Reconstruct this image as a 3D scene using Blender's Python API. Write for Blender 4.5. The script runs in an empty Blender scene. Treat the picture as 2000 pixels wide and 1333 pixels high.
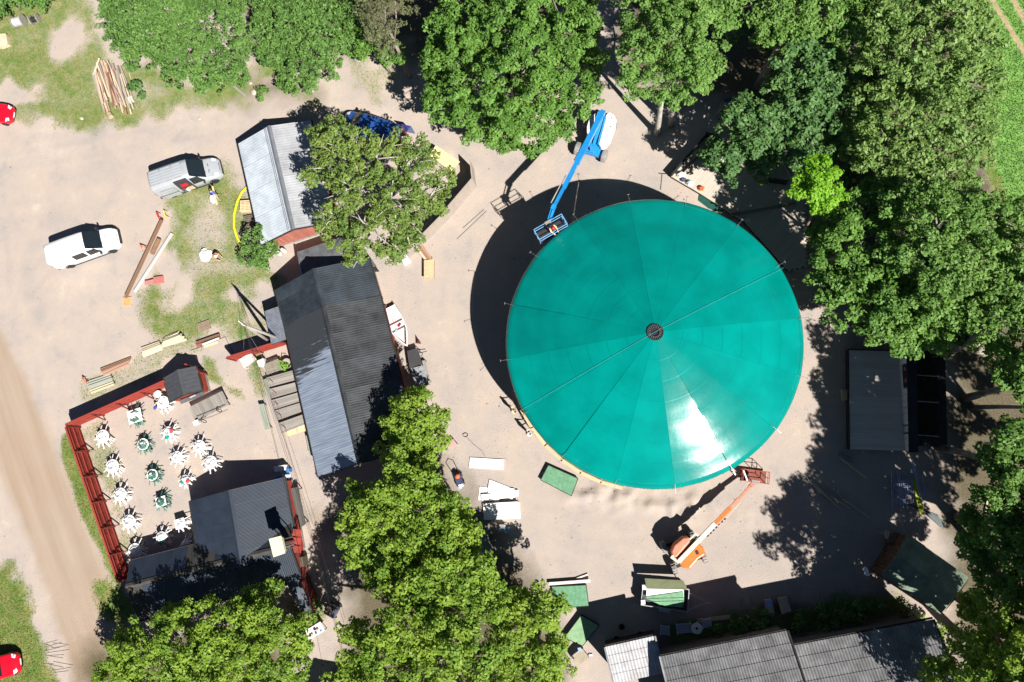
import bpy, math, random
import numpy as np
from mathutils import Vector, Matrix, Quaternion
random.seed(7); rng = np.random.default_rng(7)
SC = bpy.context.scene; COL = SC.collection
R_ = math.radians
# ------------------------------------------------------------------ camera, sky, sun, exposure
FPX = 1420.0; CAMH = 57.0; NAD = (1165.0, 885.0)          # focal length in photo pixels, flying height, nadir
_d = Vector((NAD[0]-1000, -(NAD[1]-666.5), -FPX)).normalized()
_Z = -_d; _Y = (Vector((0,1,0)) - _Z[1]*_Z).normalized(); _X = _Y.cross(_Z)
WC = Matrix((_X, _Y, _Z))                                  # camera axes -> world
cam = bpy.data.cameras.new('camera'); cam.sensor_width = 36; cam.lens = 36*FPX/2000; cam.clip_end = 3000; cam.clip_start = 1
co = bpy.data.objects.new('camera', cam); COL.objects.link(co)
co.matrix_world = Matrix.Translation((0,0,CAMH)) @ WC.to_4x4(); SC.camera = co
SUN_EL, SUN_AZ = 46.3, -46.2                               # azimuth: math angle of the direction towards the sun
w = bpy.data.worlds.new('World'); SC.world = w; w.use_nodes = True
nt = w.node_tree; nt.nodes.clear()
sky = nt.nodes.new('ShaderNodeTexSky'); sky.sky_type = 'NISHITA'; sky.sun_disc = False
sky.sun_elevation = R_(SUN_EL); sky.sun_rotation = R_(90-SUN_AZ); sky.air_density = 0.35; sky.dust_density = 0.0
bg = nt.nodes.new('ShaderNodeBackground'); bg.inputs['Strength'].default_value = 0.05
wo = nt.nodes.new('ShaderNodeOutputWorld')
nt.links.new(sky.outputs[0], bg.inputs[0]); nt.links.new(bg.outputs[0], wo.inputs[0])
sl = bpy.data.lights.new('sun', 'SUN'); sl.energy = 5.0; sl.angle = R_(0.5); sl.color = (1.0, 0.955, 0.89)
so = bpy.data.objects.new('sun', sl); COL.objects.link(so)
_s = Vector((math.cos(R_(SUN_AZ))*math.cos(R_(SUN_EL)), math.sin(R_(SUN_AZ))*math.cos(R_(SUN_EL)), math.sin(R_(SUN_EL))))
so.rotation_euler = _s.to_track_quat('Z','Y').to_euler(); so.location = _s*200
vs = SC.view_settings; vs.view_transform = 'Standard'; vs.look = 'None'; vs.gamma = 1; vs.exposure = 0.95; vs.use_curve_mapping = False
SC.cycles.max_bounces = 5; SC.cycles.diffuse_bounces = 3; SC.cycles.transparent_max_bounces = 6

def G(px, py, z=0.0):
    "world point at height z of a spot measured in the photograph (2000 x 1333)"
    v = WC @ Vector((px-1000, -(py-666.5), -FPX)); t = (z-CAMH)/v.z
    return Vector((v.x*t, v.y*t, z))
def ang(a, b, z=0):
    p, q = G(*a, z), G(*b, z); return math.atan2(q.y-p.y, q.x-p.x)

# ------------------------------------------------------------------ materials
MATS = {}
def _n(t, k, **kw):
    n = t.nodes.new('ShaderNode'+k)
    for a, b in kw.items(): setattr(n, a, b)
    return n
def M(name, col, rough=0.7, var=0.12, scale=2.0, bump=0.0, metal=0.0, spec=0.4, per=0.0, streak=None, col2=None, mix=0.5, coat=0.0, bscale=None, fine=0.0):
    if name in MATS: return MATS[name]
    m = bpy.data.materials.new(name); m.use_nodes = True; t = m.node_tree; L = t.links.new
    b = t.nodes['Principled BSDF']; b.inputs['Roughness'].default_value = rough; b.inputs['Metallic'].default_value = metal
    b.inputs['Specular IOR Level'].default_value = spec; b.inputs['Coat Weight'].default_value = coat; b.inputs['Coat Roughness'].default_value = 0.05
    tc = _n(t,'TexCoord'); mp = _n(t,'Mapping'); L(tc.outputs['Object'], mp.inputs[0])
    oi = _n(t,'ObjectInfo')
    if streak: mp.inputs['Scale'].default_value = streak
    off = _n(t,'VectorMath', operation='SCALE'); off.inputs[0].default_value = (37,17,5); L(oi.outputs['Random'], off.inputs['Scale'])
    if per: L(off.outputs[0], mp.inputs['Location'])
    no = _n(t,'TexNoise'); no.inputs['Scale'].default_value = scale; no.inputs['Detail'].default_value = 6; no.inputs['Roughness'].default_value = 0.65
    L(mp.outputs[0], no.inputs['Vector'])
    c = col; c2 = col2 or tuple(x*(1-2*var) for x in col); c1 = col if col2 else tuple(min(1, x*(1+var)) for x in col)
    cr = _n(t,'ValToRGB'); cr.color_ramp.elements[0].position = mix-0.18; cr.color_ramp.elements[1].position = mix+0.18
    cr.color_ramp.elements[0].color = (*c2,1); cr.color_ramp.elements[1].color = (*c1,1)
    L(no.outputs['Fac'], cr.inputs[0]); out = cr.outputs[0]
    if fine:
        nf = _n(t,'TexNoise'); nf.inputs['Scale'].default_value = scale*14; nf.inputs['Detail'].default_value = 4; L(mp.outputs[0], nf.inputs['Vector'])
        mr = _n(t,'MapRange'); mr.inputs[1].default_value = .3; mr.inputs[2].default_value = .7; mr.inputs[3].default_value = 1-fine; mr.inputs[4].default_value = 1+fine; L(nf.outputs['Fac'], mr.inputs[0])
        vm = _n(t,'VectorMath', operation='SCALE'); L(out, vm.inputs[0]); L(mr.outputs[0], vm.inputs['Scale']); out = vm.outputs[0]
    if per:
        mr = _n(t,'MapRange'); mr.inputs[3].default_value = 1-per; mr.inputs[4].default_value = 1+per*0.6; L(oi.outputs['Random'], mr.inputs[0])
        vm = _n(t,'VectorMath', operation='SCALE'); L(out, vm.inputs[0]); L(mr.outputs[0], vm.inputs['Scale']); out = vm.outputs[0]
    L(out, b.inputs['Base Color'])
    if bump:
        nb = _n(t,'TexNoise'); nb.inputs['Scale'].default_value = bscale or scale*6; nb.inputs['Detail'].default_value = 4; L(mp.outputs[0], nb.inputs['Vector'])
        bp = _n(t,'Bump'); bp.inputs['Strength'].default_value = bump; bp.inputs['Distance'].default_value = 0.03; L(nb.outputs['Fac'], bp.inputs['Height']); L(bp.outputs[0], b.inputs['Normal'])
    MATS[name] = m; return m
def leafmat(name, col, col2, trans=0.35, scale=0.5):
    m = bpy.data.materials.new(name); m.use_nodes = True; t = m.node_tree; L = t.links.new
    b = t.nodes['Principled BSDF']; b.inputs['Roughness'].default_value = 0.55; b.inputs['Specular IOR Level'].default_value = 0.35
    geo = _n(t,'NewGeometry'); tc = _n(t,'TexCoord'); no = _n(t,'TexNoise'); no.inputs['Scale'].default_value = scale; no.inputs['Detail'].default_value = 3; L(tc.outputs['Object'], no.inputs['Vector'])
    ad = _n(t,'Math', operation='MULTIPLY_ADD'); ad.inputs[1].default_value = 0.55; L(geo.outputs['Random Per Island'], ad.inputs[0])
    s2 = _n(t,'Math', operation='MULTIPLY_ADD'); s2.inputs[1].default_value = 1.5; s2.inputs[2].default_value = -0.55; L(no.outputs['Fac'], s2.inputs[0]); L(s2.outputs[0], ad.inputs[2])
    cr = _n(t,'ValToRGB'); cr.color_ramp.elements[0].position = 0.1; cr.color_ramp.elements[1].position = 0.9
    cr.color_ramp.elements[0].color = (*col,1); cr.color_ramp.elements[1].color = (*col2,1); L(ad.outputs[0], cr.inputs[0])
    L(cr.outputs[0], b.inputs['Base Color'])
    tr = _n(t,'BsdfTranslucent'); L(cr.outputs[0], tr.inputs[0]); mx = _n(t,'MixShader'); mx.inputs[0].default_value = trans
    L(b.outputs[0], mx.inputs[1]); L(tr.outputs[0], mx.inputs[2]); L(mx.outputs[0], t.nodes['Material Output'].inputs[0])
    MATS[name] = m; return m

# ------------------------------------------------------------------ mesh helpers
def tagp(o, label=None, cat=None, group=None, kind=None):
    for k, v in (('label',label),('category',cat),('group',group),('kind',kind)):
        if v: o[k] = v
    return o
def _sign(me): me.update()
class MB:
    def __init__(s): s.v = []; s.f = []; s.mi = []; s.cur = 0
    def add(s, vs, fs):
        k = len(s.v); s.v += [tuple(v) for v in vs]; s.f += [tuple(k+i for i in f) for f in fs]; s.mi += [s.cur]*len(fs); return s
    def box(s, c, d, rz=0.0, taper=1.0):
        cx, cy, cz = c; dx, dy, dz = d[0]/2, d[1]/2, d[2]/2; ca, sa = math.cos(rz), math.sin(rz); vs = []
        for z, k in ((-dz,1.0),(dz,taper)):
            for x, y in ((-dx,-dy),(dx,-dy),(dx,dy),(-dx,dy)):
                x *= k; y *= k; vs.append((cx+x*ca-y*sa, cy+x*sa+y*ca, cz+z))
        return s.add(vs, [(3,2,1,0),(4,5,6,7),(0,1,5,4),(1,2,6,5),(2,3,7,6),(3,0,4,7)])
    def beam(s, p0, p1, w, h, up=(0,0,1)):
        p0, p1 = Vector(p0), Vector(p1); x = (p1-p0).normalized(); u = Vector(up); y = u.cross(x)
        if y.length < 1e-4: y = Vector((0,1,0)).cross(x)
        y.normalize(); z = x.cross(y); vs = []
        for p in (p0, p1):
            for a, b in ((-1,-1),(1,-1),(1,1),(-1,1)): vs.append(p + y*a*w/2 + z*b*h/2)
        return s.add(vs, [(3,2,1,0),(4,5,6,7),(0,1,5,4),(1,2,6,5),(2,3,7,6),(3,0,4,7)])
    def cyl(s, p0, p1, r0, r1=None, n=10, caps=True):
        r1 = r0 if r1 is None else r1; p0, p1 = Vector(p0), Vector(p1); x = (p1-p0).normalized()
        y = x.orthogonal().normalized(); z = x.cross(y); vs = []
        for p, r in ((p0,r0),(p1,r1)):
            for i in range(n): a = 2*math.pi*i/n; vs.append(p + y*r*math.cos(a) + z*r*math.sin(a))
        fs = [(i,(i+1)%n,n+(i+1)%n,n+i) for i in range(n)]
        if caps: fs += [tuple(range(n-1,-1,-1)), tuple(range(n,2*n))]
        return s.add(vs, fs)
    def tube(s, pts, r, n=6):
        pts = [Vector(p) for p in pts]; rr = r if isinstance(r,(list,tuple)) else [r]*len(pts); vs = []; fs = []
        for i, p in enumerate(pts):
            d = (pts[min(i+1,len(pts)-1)]-pts[max(i-1,0)]).normalized(); y = Vector((0,0,1)).cross(d)
            if y.length < 1e-3: y = Vector((1,0,0))
            y.normalize(); z = d.cross(y)
            for k in range(n): a = 2*math.pi*k/n; vs.append(p + y*rr[i]*math.cos(a) + z*rr[i]*math.sin(a))
        for i in range(len(pts)-1):
            for k in range(n): fs.append((i*n+k, i*n+(k+1)%n, (i+1)*n+(k+1)%n, (i+1)*n+k))
        fs += [tuple(range(n-1,-1,-1)), tuple(range((len(pts)-1)*n, len(pts)*n))]
        return s.add(vs, fs)
    def prism(s, poly, z0, z1):
        n = len(poly); a = sum(poly[i][0]*poly[(i+1)%n][1]-poly[(i+1)%n][0]*poly[i][1] for i in range(n))
        if a < 0: poly = poly[::-1]
        vs = [(p[0],p[1],z0) for p in poly] + [(p[0],p[1],z1) for p in poly]
        return s.add(vs, [tuple(range(n-1,-1,-1)), tuple(range(n,2*n))] + [(i,(i+1)%n,n+(i+1)%n,n+i) for i in range(n)])
    def slab(s, pts, th):
        "polygon in space given thickness downwards"
        n = len(pts); pts = [Vector(p) for p in pts]
        nn = sum(((pts[i]-pts[0]).cross(pts[(i+1)%n]-pts[0]) for i in range(n)), Vector())
        if nn.z < 0: pts = pts[::-1]
        vs = pts + [p-Vector((0,0,th)) for p in pts]
        return s.add(vs, [tuple(range(n)), tuple(range(2*n-1,n-1,-1))] + [(i,n+i,n+(i+1)%n,(i+1)%n) for i in range(n)])
    def lathe(s, prof, c=(0,0,0), n=16):
        vs = []; fs = []
        for r, z in prof:
            for k in range(n): a = 2*math.pi*k/n; vs.append((c[0]+r*math.cos(a), c[1]+r*math.sin(a), c[2]+z))
        for i in range(len(prof)-1):
            for k in range(n): fs.append((i*n+k, i*n+(k+1)%n, (i+1)*n+(k+1)%n, (i+1)*n+k))
        fs += [tuple(range(n-1,-1,-1)), tuple(range((len(prof)-1)*n, len(prof)*n))]
        return s.add(vs, fs)
    def grid(s, f, nu, nv):
        vs = [f(i/nu, j/nv) for i in range(nu+1) for j in range(nv+1)]
        return s.add(vs, [(i*(nv+1)+j, (i+1)*(nv+1)+j, (i+1)*(nv+1)+j+1, i*(nv+1)+j+1) for i in range(nu) for j in range(nv)])
    def mesh(s, name, mats, smooth=False):
        me = bpy.data.meshes.new(name); me.from_pydata(s.v, [], s.f)
        for m in (mats if isinstance(mats,(list,tuple)) else [mats]): me.materials.append(m)
        me.polygons.foreach_set('material_index', s.mi)
        if smooth: me.polygons.foreach_set('use_smooth', [True]*len(s.f))
        me.update(); return me
    def build(s, name, mats, parent=None, smooth=False, label=None):
        o = bpy.data.objects.new(name, s.mesh(name, mats, smooth)); COL.objects.link(o)
        if parent is not None: o.parent = parent.o if isinstance(parent, T) else parent
        if label: o['label'] = label
        return o
def bevel(o, wd=0.02, seg=2, ang_=40):
    m = o.modifiers.new('bevel','BEVEL'); m.width = wd; m.segments = seg; m.limit_method = 'ANGLE'; m.angle_limit = R_(ang_); return o
class T:
    "a thing: an Empty at its base, parts are children in its local frame"
    def __init__(s, name, label, cat, loc, rz=0.0, group=None, z=0.0, kind=None):
        s.o = bpy.data.objects.new(name, None); COL.objects.link(s.o); s.o.empty_display_size = 0.3
        s.loc = Vector(loc) if len(loc) == 3 else G(loc[0], loc[1], z); s.rz = rz
        s.o.location = s.loc; s.o.rotation_euler = (0,0,rz)
        s.M = Matrix.Translation(s.loc) @ Matrix.Rotation(rz,4,'Z'); s.I = s.M.inverted()
        tagp(s.o, label, cat, group, kind)
    def g(s, px, py, z=0.0): return s.I @ G(px, py, z)
    def L(s, p): return s.I @ Vector(p)
def solo(mb, name, mats, label, cat, origin, group=None, smooth=False, kind=None):
    "a thing that is one mesh; vertices come in world coordinates"
    og = Vector(origin); mb.v = [(v[0]-og.x, v[1]-og.y, v[2]-og.z) for v in mb.v]
    o = mb.build(name, mats, None, smooth); o.location = og; return tagp(o, label, cat, group, kind)
UNIT = {}
def unit(mat, name='plank'):
    k = mat.name
    if k not in UNIT:
        mb = MB().box((0,0,0),(1,1,1)); UNIT[k] = mb.mesh('unit_'+name, mat)
    return UNIT[k]
def plank(par, p0, p1, w_, h_, mat, name='plank', up=(0,0,1), top=None):
    "one board as an object: shared unit box stretched between two points of the parent's frame"
    p0, p1 = Vector(p0), Vector(p1); d = p1-p0; x = d.normalized(); y = Vector(up).cross(x)
    if y.length < 1e-4: y = Vector((0,1,0)).cross(x)
    y.normalize(); z = x.cross(y)
    m = Matrix((( x.x*d.length, y.x*w_, z.x*h_, (p0.x+p1.x)/2),(x.y*d.length, y.y*w_, z.y*h_, (p0.y+p1.y)/2),(x.z*d.length, y.z*w_, z.z*h_, (p0.z+p1.z)/2),(0,0,0,1)))
    o = bpy.data.objects.new(name, unit(mat)); COL.objects.link(o)
    if par is not None: o.parent = par.o if isinstance(par, T) else par
    o.matrix_local = m; return o
def dup(o, parent=None, loc=None, rz=None, label=None, group=None):
    c = o.copy(); COL.objects.link(c)
    if parent is not None: c.parent = parent
    if loc is not None: c.location = loc
    if rz is not None: c.rotation_euler[2] = rz
    if label: c['label'] = label
    if group: c['group'] = group
    for ch in list(o.children): dup(ch, c)
    return c
# ------------------------------------------------------------------ the ground: one grid cut into named sheets that share their edges
def PG(pts): return np.array([tuple(G(*p))[:2] for p in pts])
def sd(poly, X, Y):
    "signed distance (metres, positive inside) of grid points to a polygon"
    n = len(poly); d = np.full(X.shape, 1e9); ins = np.zeros(X.shape, bool)
    for i in range(n):
        x0, y0 = poly[i]; x1, y1 = poly[(i+1)%n]; ex, ey = x1-x0, y1-y0; wx, wy = X-x0, Y-y0
        t = np.clip((wx*ex+wy*ey)/(ex*ex+ey*ey+1e-9), 0, 1); d = np.minimum(d, (wx-ex*t)**2+(wy-ey*t)**2)
        c = ((y0 <= Y) & (y1 > Y)) | ((y1 <= Y) & (y0 > Y))
        ins ^= c & (wx < (Y-y0)*ex/np.where(abs(ey) < 1e-9, 1e-9, ey))
    return np.where(ins, 1, -1)*np.sqrt(d)
def vnoise(X, Y, s, seed):
    r = np.random.default_rng(seed).random((256,256)); x = X/s+500; y = Y/s+500; xi = np.floor(x).astype(int); yi = np.floor(y).astype(int)
    fx = x-xi; fy = y-yi; fx = fx*fx*(3-2*fx); fy = fy*fy*(3-2*fy); g = lambda a, b: r[a%256, b%256]
    return (g(xi,yi)*(1-fx)+g(xi+1,yi)*fx)*(1-fy)+(g(xi,yi+1)*(1-fx)+g(xi+1,yi+1)*fx)*fy
def fbm(X, Y, s, seed, o=4):
    t = 0; a = 1; n = 0
    for k in range(o): t = t+a*vnoise(X, Y, s/2**k, seed+k); n += a; a *= .55
    return t/n-.5
gx = np.arange(-64, 44.01, 0.25); gy = np.arange(-26, 50.01, 0.25)
GX, GY = np.meshgrid(gx, gy, indexing='ij')
def soft(poly, edge=0.5, rag=0.8, seed=1): return np.clip(sd(PG(poly), GX, GY)/edge + fbm(GX,GY,1.6,seed)*2*rag + .5, 0, 1)
N1 = fbm(GX,GY,6,11); N2 = fbm(GX,GY,2.2,21); N3 = fbm(GX,GY,14,31)
grass = np.zeros_like(GX)
for k, (pl, e, st) in enumerate([
    ([(-150,-150),(150,-60),(190,60),(225,130),(290,120),(340,130),(500,150),(560,60),(620,200),(540,172),(470,208),(400,212),(330,218),(290,240),(250,246),(130,246),(60,236),(20,215),(-150,215)],1.6,.78),
    ([(375,325),(462,312),(490,455),(540,500),(560,535),(545,600),(525,560),(530,655),(478,672),(430,640),(385,655),(330,672),(285,640),(275,600),(290,545),(318,490),(335,440),(330,400)],1.8,.76),
    ([(118,850),(140,845),(170,930),(205,1040),(245,1130),(230,1150),(205,1110),(170,1030),(135,940),(118,890)],.4,1.15),
    ([(-100,1085),(20,1108),(52,1150),(68,1215),(88,1260),(92,1290),(118,1335),(130,1420),(-100,1420)],.9,1.1),
    ([(140,800),(150,745),(205,712),(260,690),(330,655),(420,640),(440,668),(330,700),(318,735),(150,805)],2.0,.42),
    ([(150,845),(205,835),(235,900),(255,975),(262,1060),(240,1100),(205,1000)],1.6,.55),
    ([(395,700),(410,695),(425,735),(470,765),(475,778),(445,772),(410,740)],.7,.85),
    ([(490,690),(520,690),(512,740),(520,775),(505,770),(492,730)],.7,.75),
    ([(185,1140),(240,1135),(262,1200),(250,1260),(200,1200)],1.0,.9),
    ([(1880,-150),(2200,-150),(2200,520),(1985,450),(1950,400),(1925,330),(1920,250),(1900,100)],.6,1.3),
    ([(1290,1215),(1540,1180),(1760,1165),(1800,1230),(1540,1255),(1300,1290)],1.0,.8),
    ([(560,150),(640,110),(780,120),(760,190),(700,175),(600,190)],2.5,.5),
    ([(570,1180),(640,1180),(640,1210),(590,1225)],.8,.7)]):
    grass = np.maximum(grass, st*soft(pl, e, .9, 40+k))
def hole(cx, cy, rx, ry, a, s, rag=.5):
    global grass
    c = G(cx,cy); u = (GX-c.x)/rx; v = (GY-c.y)/ry; ca, sa = math.cos(a), math.sin(a); d = 1-np.hypot(u*ca+v*sa, -u*sa+v*ca)+fbm(GX,GY,1.5,int(cx))*rag*2
    grass = grass*(1-s*np.clip(d*1.6+.1,0,1))
hole(130,78,2.0,2.9,0,.97); hole(20,188,4.0,1.6,0,.85,.8); hole(545,165,3,1.2,.3,.9); hole(640,150,3.2,2.2,0,1); hole(395,520,1.6,1.6,0,.4); hole(345,590,2,1.3,0,.55)
hole(400,430,1.8,2.6,0,.55,.8); hole(360,560,1.2,1.6,0,.7); hole(330,530,1.3,2.2,.3,.8); hole(560,505,2.6,1.3,0,.9); hole(470,520,2.2,.9,.2,.4); hole(455,575,1.2,.8,0,.7); hole(500,600,1.2,2,0,.6)
hole(290,180,3,1.5,0,.35); hole(380,160,1.8,.8,.2,.6); hole(210,150,1.6,2.0,0,.35); hole(430,470,.8,2.5,0,.35); hole(480,1000,3,3,0,1)
road = soft([(-120,560),(0,648),(38,715),(85,820),(118,900),(150,975),(178,1045),(208,1112),(216,1165),(222,1240),(240,1420),(165,1420),(140,1300),(100,1180),(62,1070),(20,975),(-30,860),(-140,760)],.9,.4,77)
road *= .88+.5*N1
ww = np.clip(fbm(GX*1.0,GY*1.0,3,91)*2+.2,0,1)
pale = np.clip(soft([(-150,250),(200,240),(420,215),(640,190),(900,200),(900,245),(700,225),(500,290),(300,300),(-150,330)],3,.6,55)*.8,0,1)
pale = np.maximum(pale, soft([(640,110),(740,90),(790,150),(800,200),(700,185),(640,190)],1.2,1.2,57))
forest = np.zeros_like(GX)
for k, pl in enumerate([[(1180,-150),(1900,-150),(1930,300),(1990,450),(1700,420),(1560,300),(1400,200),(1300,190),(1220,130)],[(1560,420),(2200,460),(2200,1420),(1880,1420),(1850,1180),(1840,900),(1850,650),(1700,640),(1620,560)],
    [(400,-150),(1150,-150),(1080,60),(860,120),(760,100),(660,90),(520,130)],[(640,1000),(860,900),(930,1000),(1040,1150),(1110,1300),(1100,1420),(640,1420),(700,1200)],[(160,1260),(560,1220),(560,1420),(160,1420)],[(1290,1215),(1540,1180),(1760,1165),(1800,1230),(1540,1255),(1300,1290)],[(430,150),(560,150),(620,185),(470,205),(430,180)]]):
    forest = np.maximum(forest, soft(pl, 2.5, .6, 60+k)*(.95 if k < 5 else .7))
grey = np.zeros_like(GX)
for cx, cy, rx, ry, a, s in [(78,620,1.1,1.6,.3,.8),(92,648,.9,1.2,0,.7),(190,340,4,1.4,.2,.35),(60,480,1.6,1.2,0,.3),(110,430,1.5,2,0,.3),(1560,1060,9,3.2,-.1,.35),(1420,1090,7,2.6,.1,.4),(930,950,2.2,3.6,0,.4),(1200,1130,6,1.5,0,.3),(870,480,3,4,.4,.15),(60,270,3,.7,0,.25)]:
    c = G(cx,cy); u = (GX-c.x)/rx; v = (GY-c.y)/ry; grey = np.maximum(grey, s*np.clip(1.2-np.hypot(u,v)+N2*1.6,0,1))
def ruts(pts, s, gap=1.5, w=.2):
    global grey
    P = [G(*p) for p in pts]; Q = []
    for i in range(len(P)-1):
        a, b = P[i], P[i+1]; pa = P[max(i-1,0)]; pb = P[min(i+2,len(P)-1)]
        for k in range(8):
            u = k/8; Q.append(.5*((2*a)+(b-pa)*u+(2*pa-5*a+4*b-pb)*u*u+(3*a-pa-3*b+pb)*u**3))
    Q.append(P[-1])
    for sg in (-1,1):
        d = np.full(GX.shape, 1e9)
        for i in range(len(Q)-1):
            t_ = (Q[i+1]-Q[i]).normalized(); n_ = Vector((-t_.y,t_.x,0))*gap/2*sg; a, b = Q[i]+n_, Q[i+1]+n_; ex, ey = b.x-a.x, b.y-a.y
            tt = np.clip(((GX-a.x)*ex+(GY-a.y)*ey)/(ex*ex+ey*ey+1e-9),0,1); d = np.minimum(d, np.hypot(GX-a.x-ex*tt, GY-a.y-ey*tt))
        grey = np.maximum(grey, s*np.clip(1.25-d/w*.5,0,1)*np.clip(.7+N2*3,0,1))
for pl, s in [([(-60,330),(120,300),(330,262),(560,225),(700,205)],.34),([(-60,420),(120,400),(240,330),(420,255),(600,215)],.26),([(20,660),(60,560),(160,440),(280,300),(450,240)],.24),([(60,760),(40,600),(20,450),(-60,380)],.3),([(860,255),(960,330),(905,450),(880,620),(900,800),(960,960)],.24),([(830,290),(800,600),(890,760),(930,950),(1080,1080),(1400,1110),(1600,1020)],.26),([(1240,1120),(1420,1080),(1560,980),(1620,820),(1640,660)],.3),([(1050,1010),(1200,1040),(1290,1020),(1400,1000),(1520,930)],.24),([(1110,330),(1210,380),(1270,330),(1200,190),(1190,60)],.24)]: ruts(pl, s)
# sand heaped and trodden south of the tent: real relief
rel = np.zeros_like(GX)
for cx, cy, rx, ry, h in [(1255,975,6.2,1.3,.34),(1325,992,2.2,1.6,.3),(1175,968,4.5,1.1,.2),(1440,1005,3,1.2,.1)]:
    c = G(cx,cy); rel += h*np.clip(1-((GX-c.x)/rx)**2-((GY-c.y)/ry)**2,0,1)*(.3+2.6*fbm(GX,GY,.8,5,3))
rel = np.clip(rel, 0, .3)
lump = np.clip(grass,0,1)*0.05*(fbm(GX,GY,.8,8,2)+.5)
GZ = rel
tex = np.stack([np.clip(grass+.25*N2*(grass>.05),0,1), np.clip(road,0,1), pale*ww, np.ones_like(GX)],-1)
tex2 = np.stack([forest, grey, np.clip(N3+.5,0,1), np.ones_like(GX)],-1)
def groundmat():
    m = bpy.data.materials.new('trodden_ground'); m.use_nodes = True; t = m.node_tree; L = t.links.new; b = t.nodes['Principled BSDF']
    b.inputs['Roughness'].default_value = .95; b.inputs['Specular IOR Level'].default_value = .1
    tc = _n(t,'TexCoord'); P = tc.outputs['Object']
    def noise(s, d=6, r=.6): n = _n(t,'TexNoise'); n.inputs['Scale'].default_value = s; n.inputs['Detail'].default_value = d; n.inputs['Roughness'].default_value = r; L(P, n.inputs['Vector']); return n.outputs['Fac']
    def ramp(f, stops):
        r = _n(t,'ValToRGB'); e = r.color_ramp.elements; e[0].position, e[1].position = stops[0][0], stops[-1][0]; e[0].color = (*stops[0][1],1); e[1].color = (*stops[-1][1],1)
        for p, c in stops[1:-1]: q = e.new(p); q.color = (*c,1)
        L(f, r.inputs[0]); return r.outputs[0]
    def mix(f, a, c): x = _n(t,'MixRGB'); L(f, x.inputs[0]); L(a, x.inputs[1]); L(c, x.inputs[2]); return x.outputs[0]
    def math_(op, a, c=None, v=None):
        x = _n(t,'Math', operation=op); L(a, x.inputs[0])
        if c is not None: L(c, x.inputs[1])
        if v is not None: x.inputs[1].default_value = v
        return x.outputs[0]
    a1 = _n(t,'Attribute'); a1.attribute_name = 'mask'; a2 = _n(t,'Attribute'); a2.attribute_name = 'mask_b'
    s1 = _n(t,'SeparateColor'); L(a1.outputs['Color'], s1.inputs[0]); s2 = _n(t,'SeparateColor'); L(a2.outputs['Color'], s2.inputs[0])
    nf = noise(9,5,.7); nm = noise(1.7,6,.65); nb = noise(.35,5,.6); gr = noise(38,3,.7)
    base = ramp(math_('MULTIPLY_ADD', nm, v=.6), [(0,(.37,.30,.25)),(1,(.37,.30,.25))])
    q = _n(t,'Math', operation='MULTIPLY_ADD'); L(nb, q.inputs[0]); q.inputs[1].default_value = .7; h2 = math_('MULTIPLY', nm, v=.3); L(h2, q.inputs[2])
    base = ramp(q.outputs[0], [(.30,(.305,.275,.262)),(.43,(.375,.325,.29)),(.52,(.405,.34,.295)),(.6,(.425,.355,.30)),(.7,(.48,.42,.37))])
    base = mix(s1.outputs[2], base, ramp(nm, [(.3,(.44,.37,.30)),(.7,(.56,.49,.42))]))
    base = mix(s2.outputs[1], base, ramp(nf, [(.3,(.24,.225,.215)),(.7,(.36,.33,.31))]))
    mp = _n(t,'Mapping'); mp.vector_type = 'TEXTURE'; mp.inputs['Rotation'].default_value = (0,0,R_(-63)); mp.inputs['Scale'].default_value = (14,.95,1); L(P, mp.inputs[0])
    ns = _n(t,'TexNoise'); ns.inputs['Scale'].default_value = 1; ns.inputs['Detail'].default_value = 5; L(mp.outputs[0], ns.inputs['Vector'])
    base = mix(s1.outputs[1], base, ramp(ns.outputs['Fac'], [(.3,(.29,.215,.155)),(.5,(.325,.245,.18)),(.7,(.355,.28,.215))]))
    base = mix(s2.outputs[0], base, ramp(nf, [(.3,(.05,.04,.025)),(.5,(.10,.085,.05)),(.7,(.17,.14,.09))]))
    # grass: thins out through its own noise so bare earth shows between the tufts
    gn = _n(t,'Math', operation='ADD'); L(s1.outputs[0], gn.inputs[0]); z = math_('MULTIPLY_ADD', nf, v=.9); z.node.inputs[2].default_value = -.45; L(z, gn.inputs[1])
    g2 = _n(t,'Math', operation='ADD'); L(gn.outputs[0], g2.inputs[0]); z2 = math_('MULTIPLY_ADD', nm, v=.8); z2.node.inputs[2].default_value = -.4; L(z2, g2.inputs[1])
    mr = _n(t,'MapRange'); mr.inputs[1].default_value = .25; mr.inputs[2].default_value = .85; L(g2.outputs[0], mr.inputs[0])
    gc = ramp(noise(.9,6,.7), [(.3,(.27,.24,.11)),(.45,(.20,.225,.075)),(.58,(.13,.20,.045)),(.7,(.085,.17,.03))])
    gcf = ramp(gr, [(.3,(.62,.62,.55)),(.7,(1.25,1.25,1.2))]); mm = _n(t,'MixRGB', blend_type='MULTIPLY'); mm.inputs[0].default_value = 1; L(gc, mm.inputs[1]); L(gcf, mm.inputs[2])
    col = mix(mr.outputs[0], base, mm.outputs[0])
    # grit and pebbles
    vo = _n(t,'TexVoronoi'); vo.inputs['Scale'].default_value = 5.5; L(P, vo.inputs['Vector'])
    peb = ramp(vo.outputs['Distance'], [(.02,(.55,.53,.5)),(.07,(1,1,1))]); vs_ = _n(t,'TexNoise'); vs_.inputs['Scale'].default_value = .8; L(P, vs_.inputs['Vector'])
    pf = _n(t,'MapRange'); pf.inputs[1].default_value = .58; pf.inputs[2].default_value = .7; L(vs_.outputs['Fac'], pf.inputs[0])
    mm2 = _n(t,'MixRGB', blend_type='MULTIPLY'); L(pf.outputs[0], mm2.inputs[0]); L(col, mm2.inputs[1]); L(peb, mm2.inputs[2])
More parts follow.
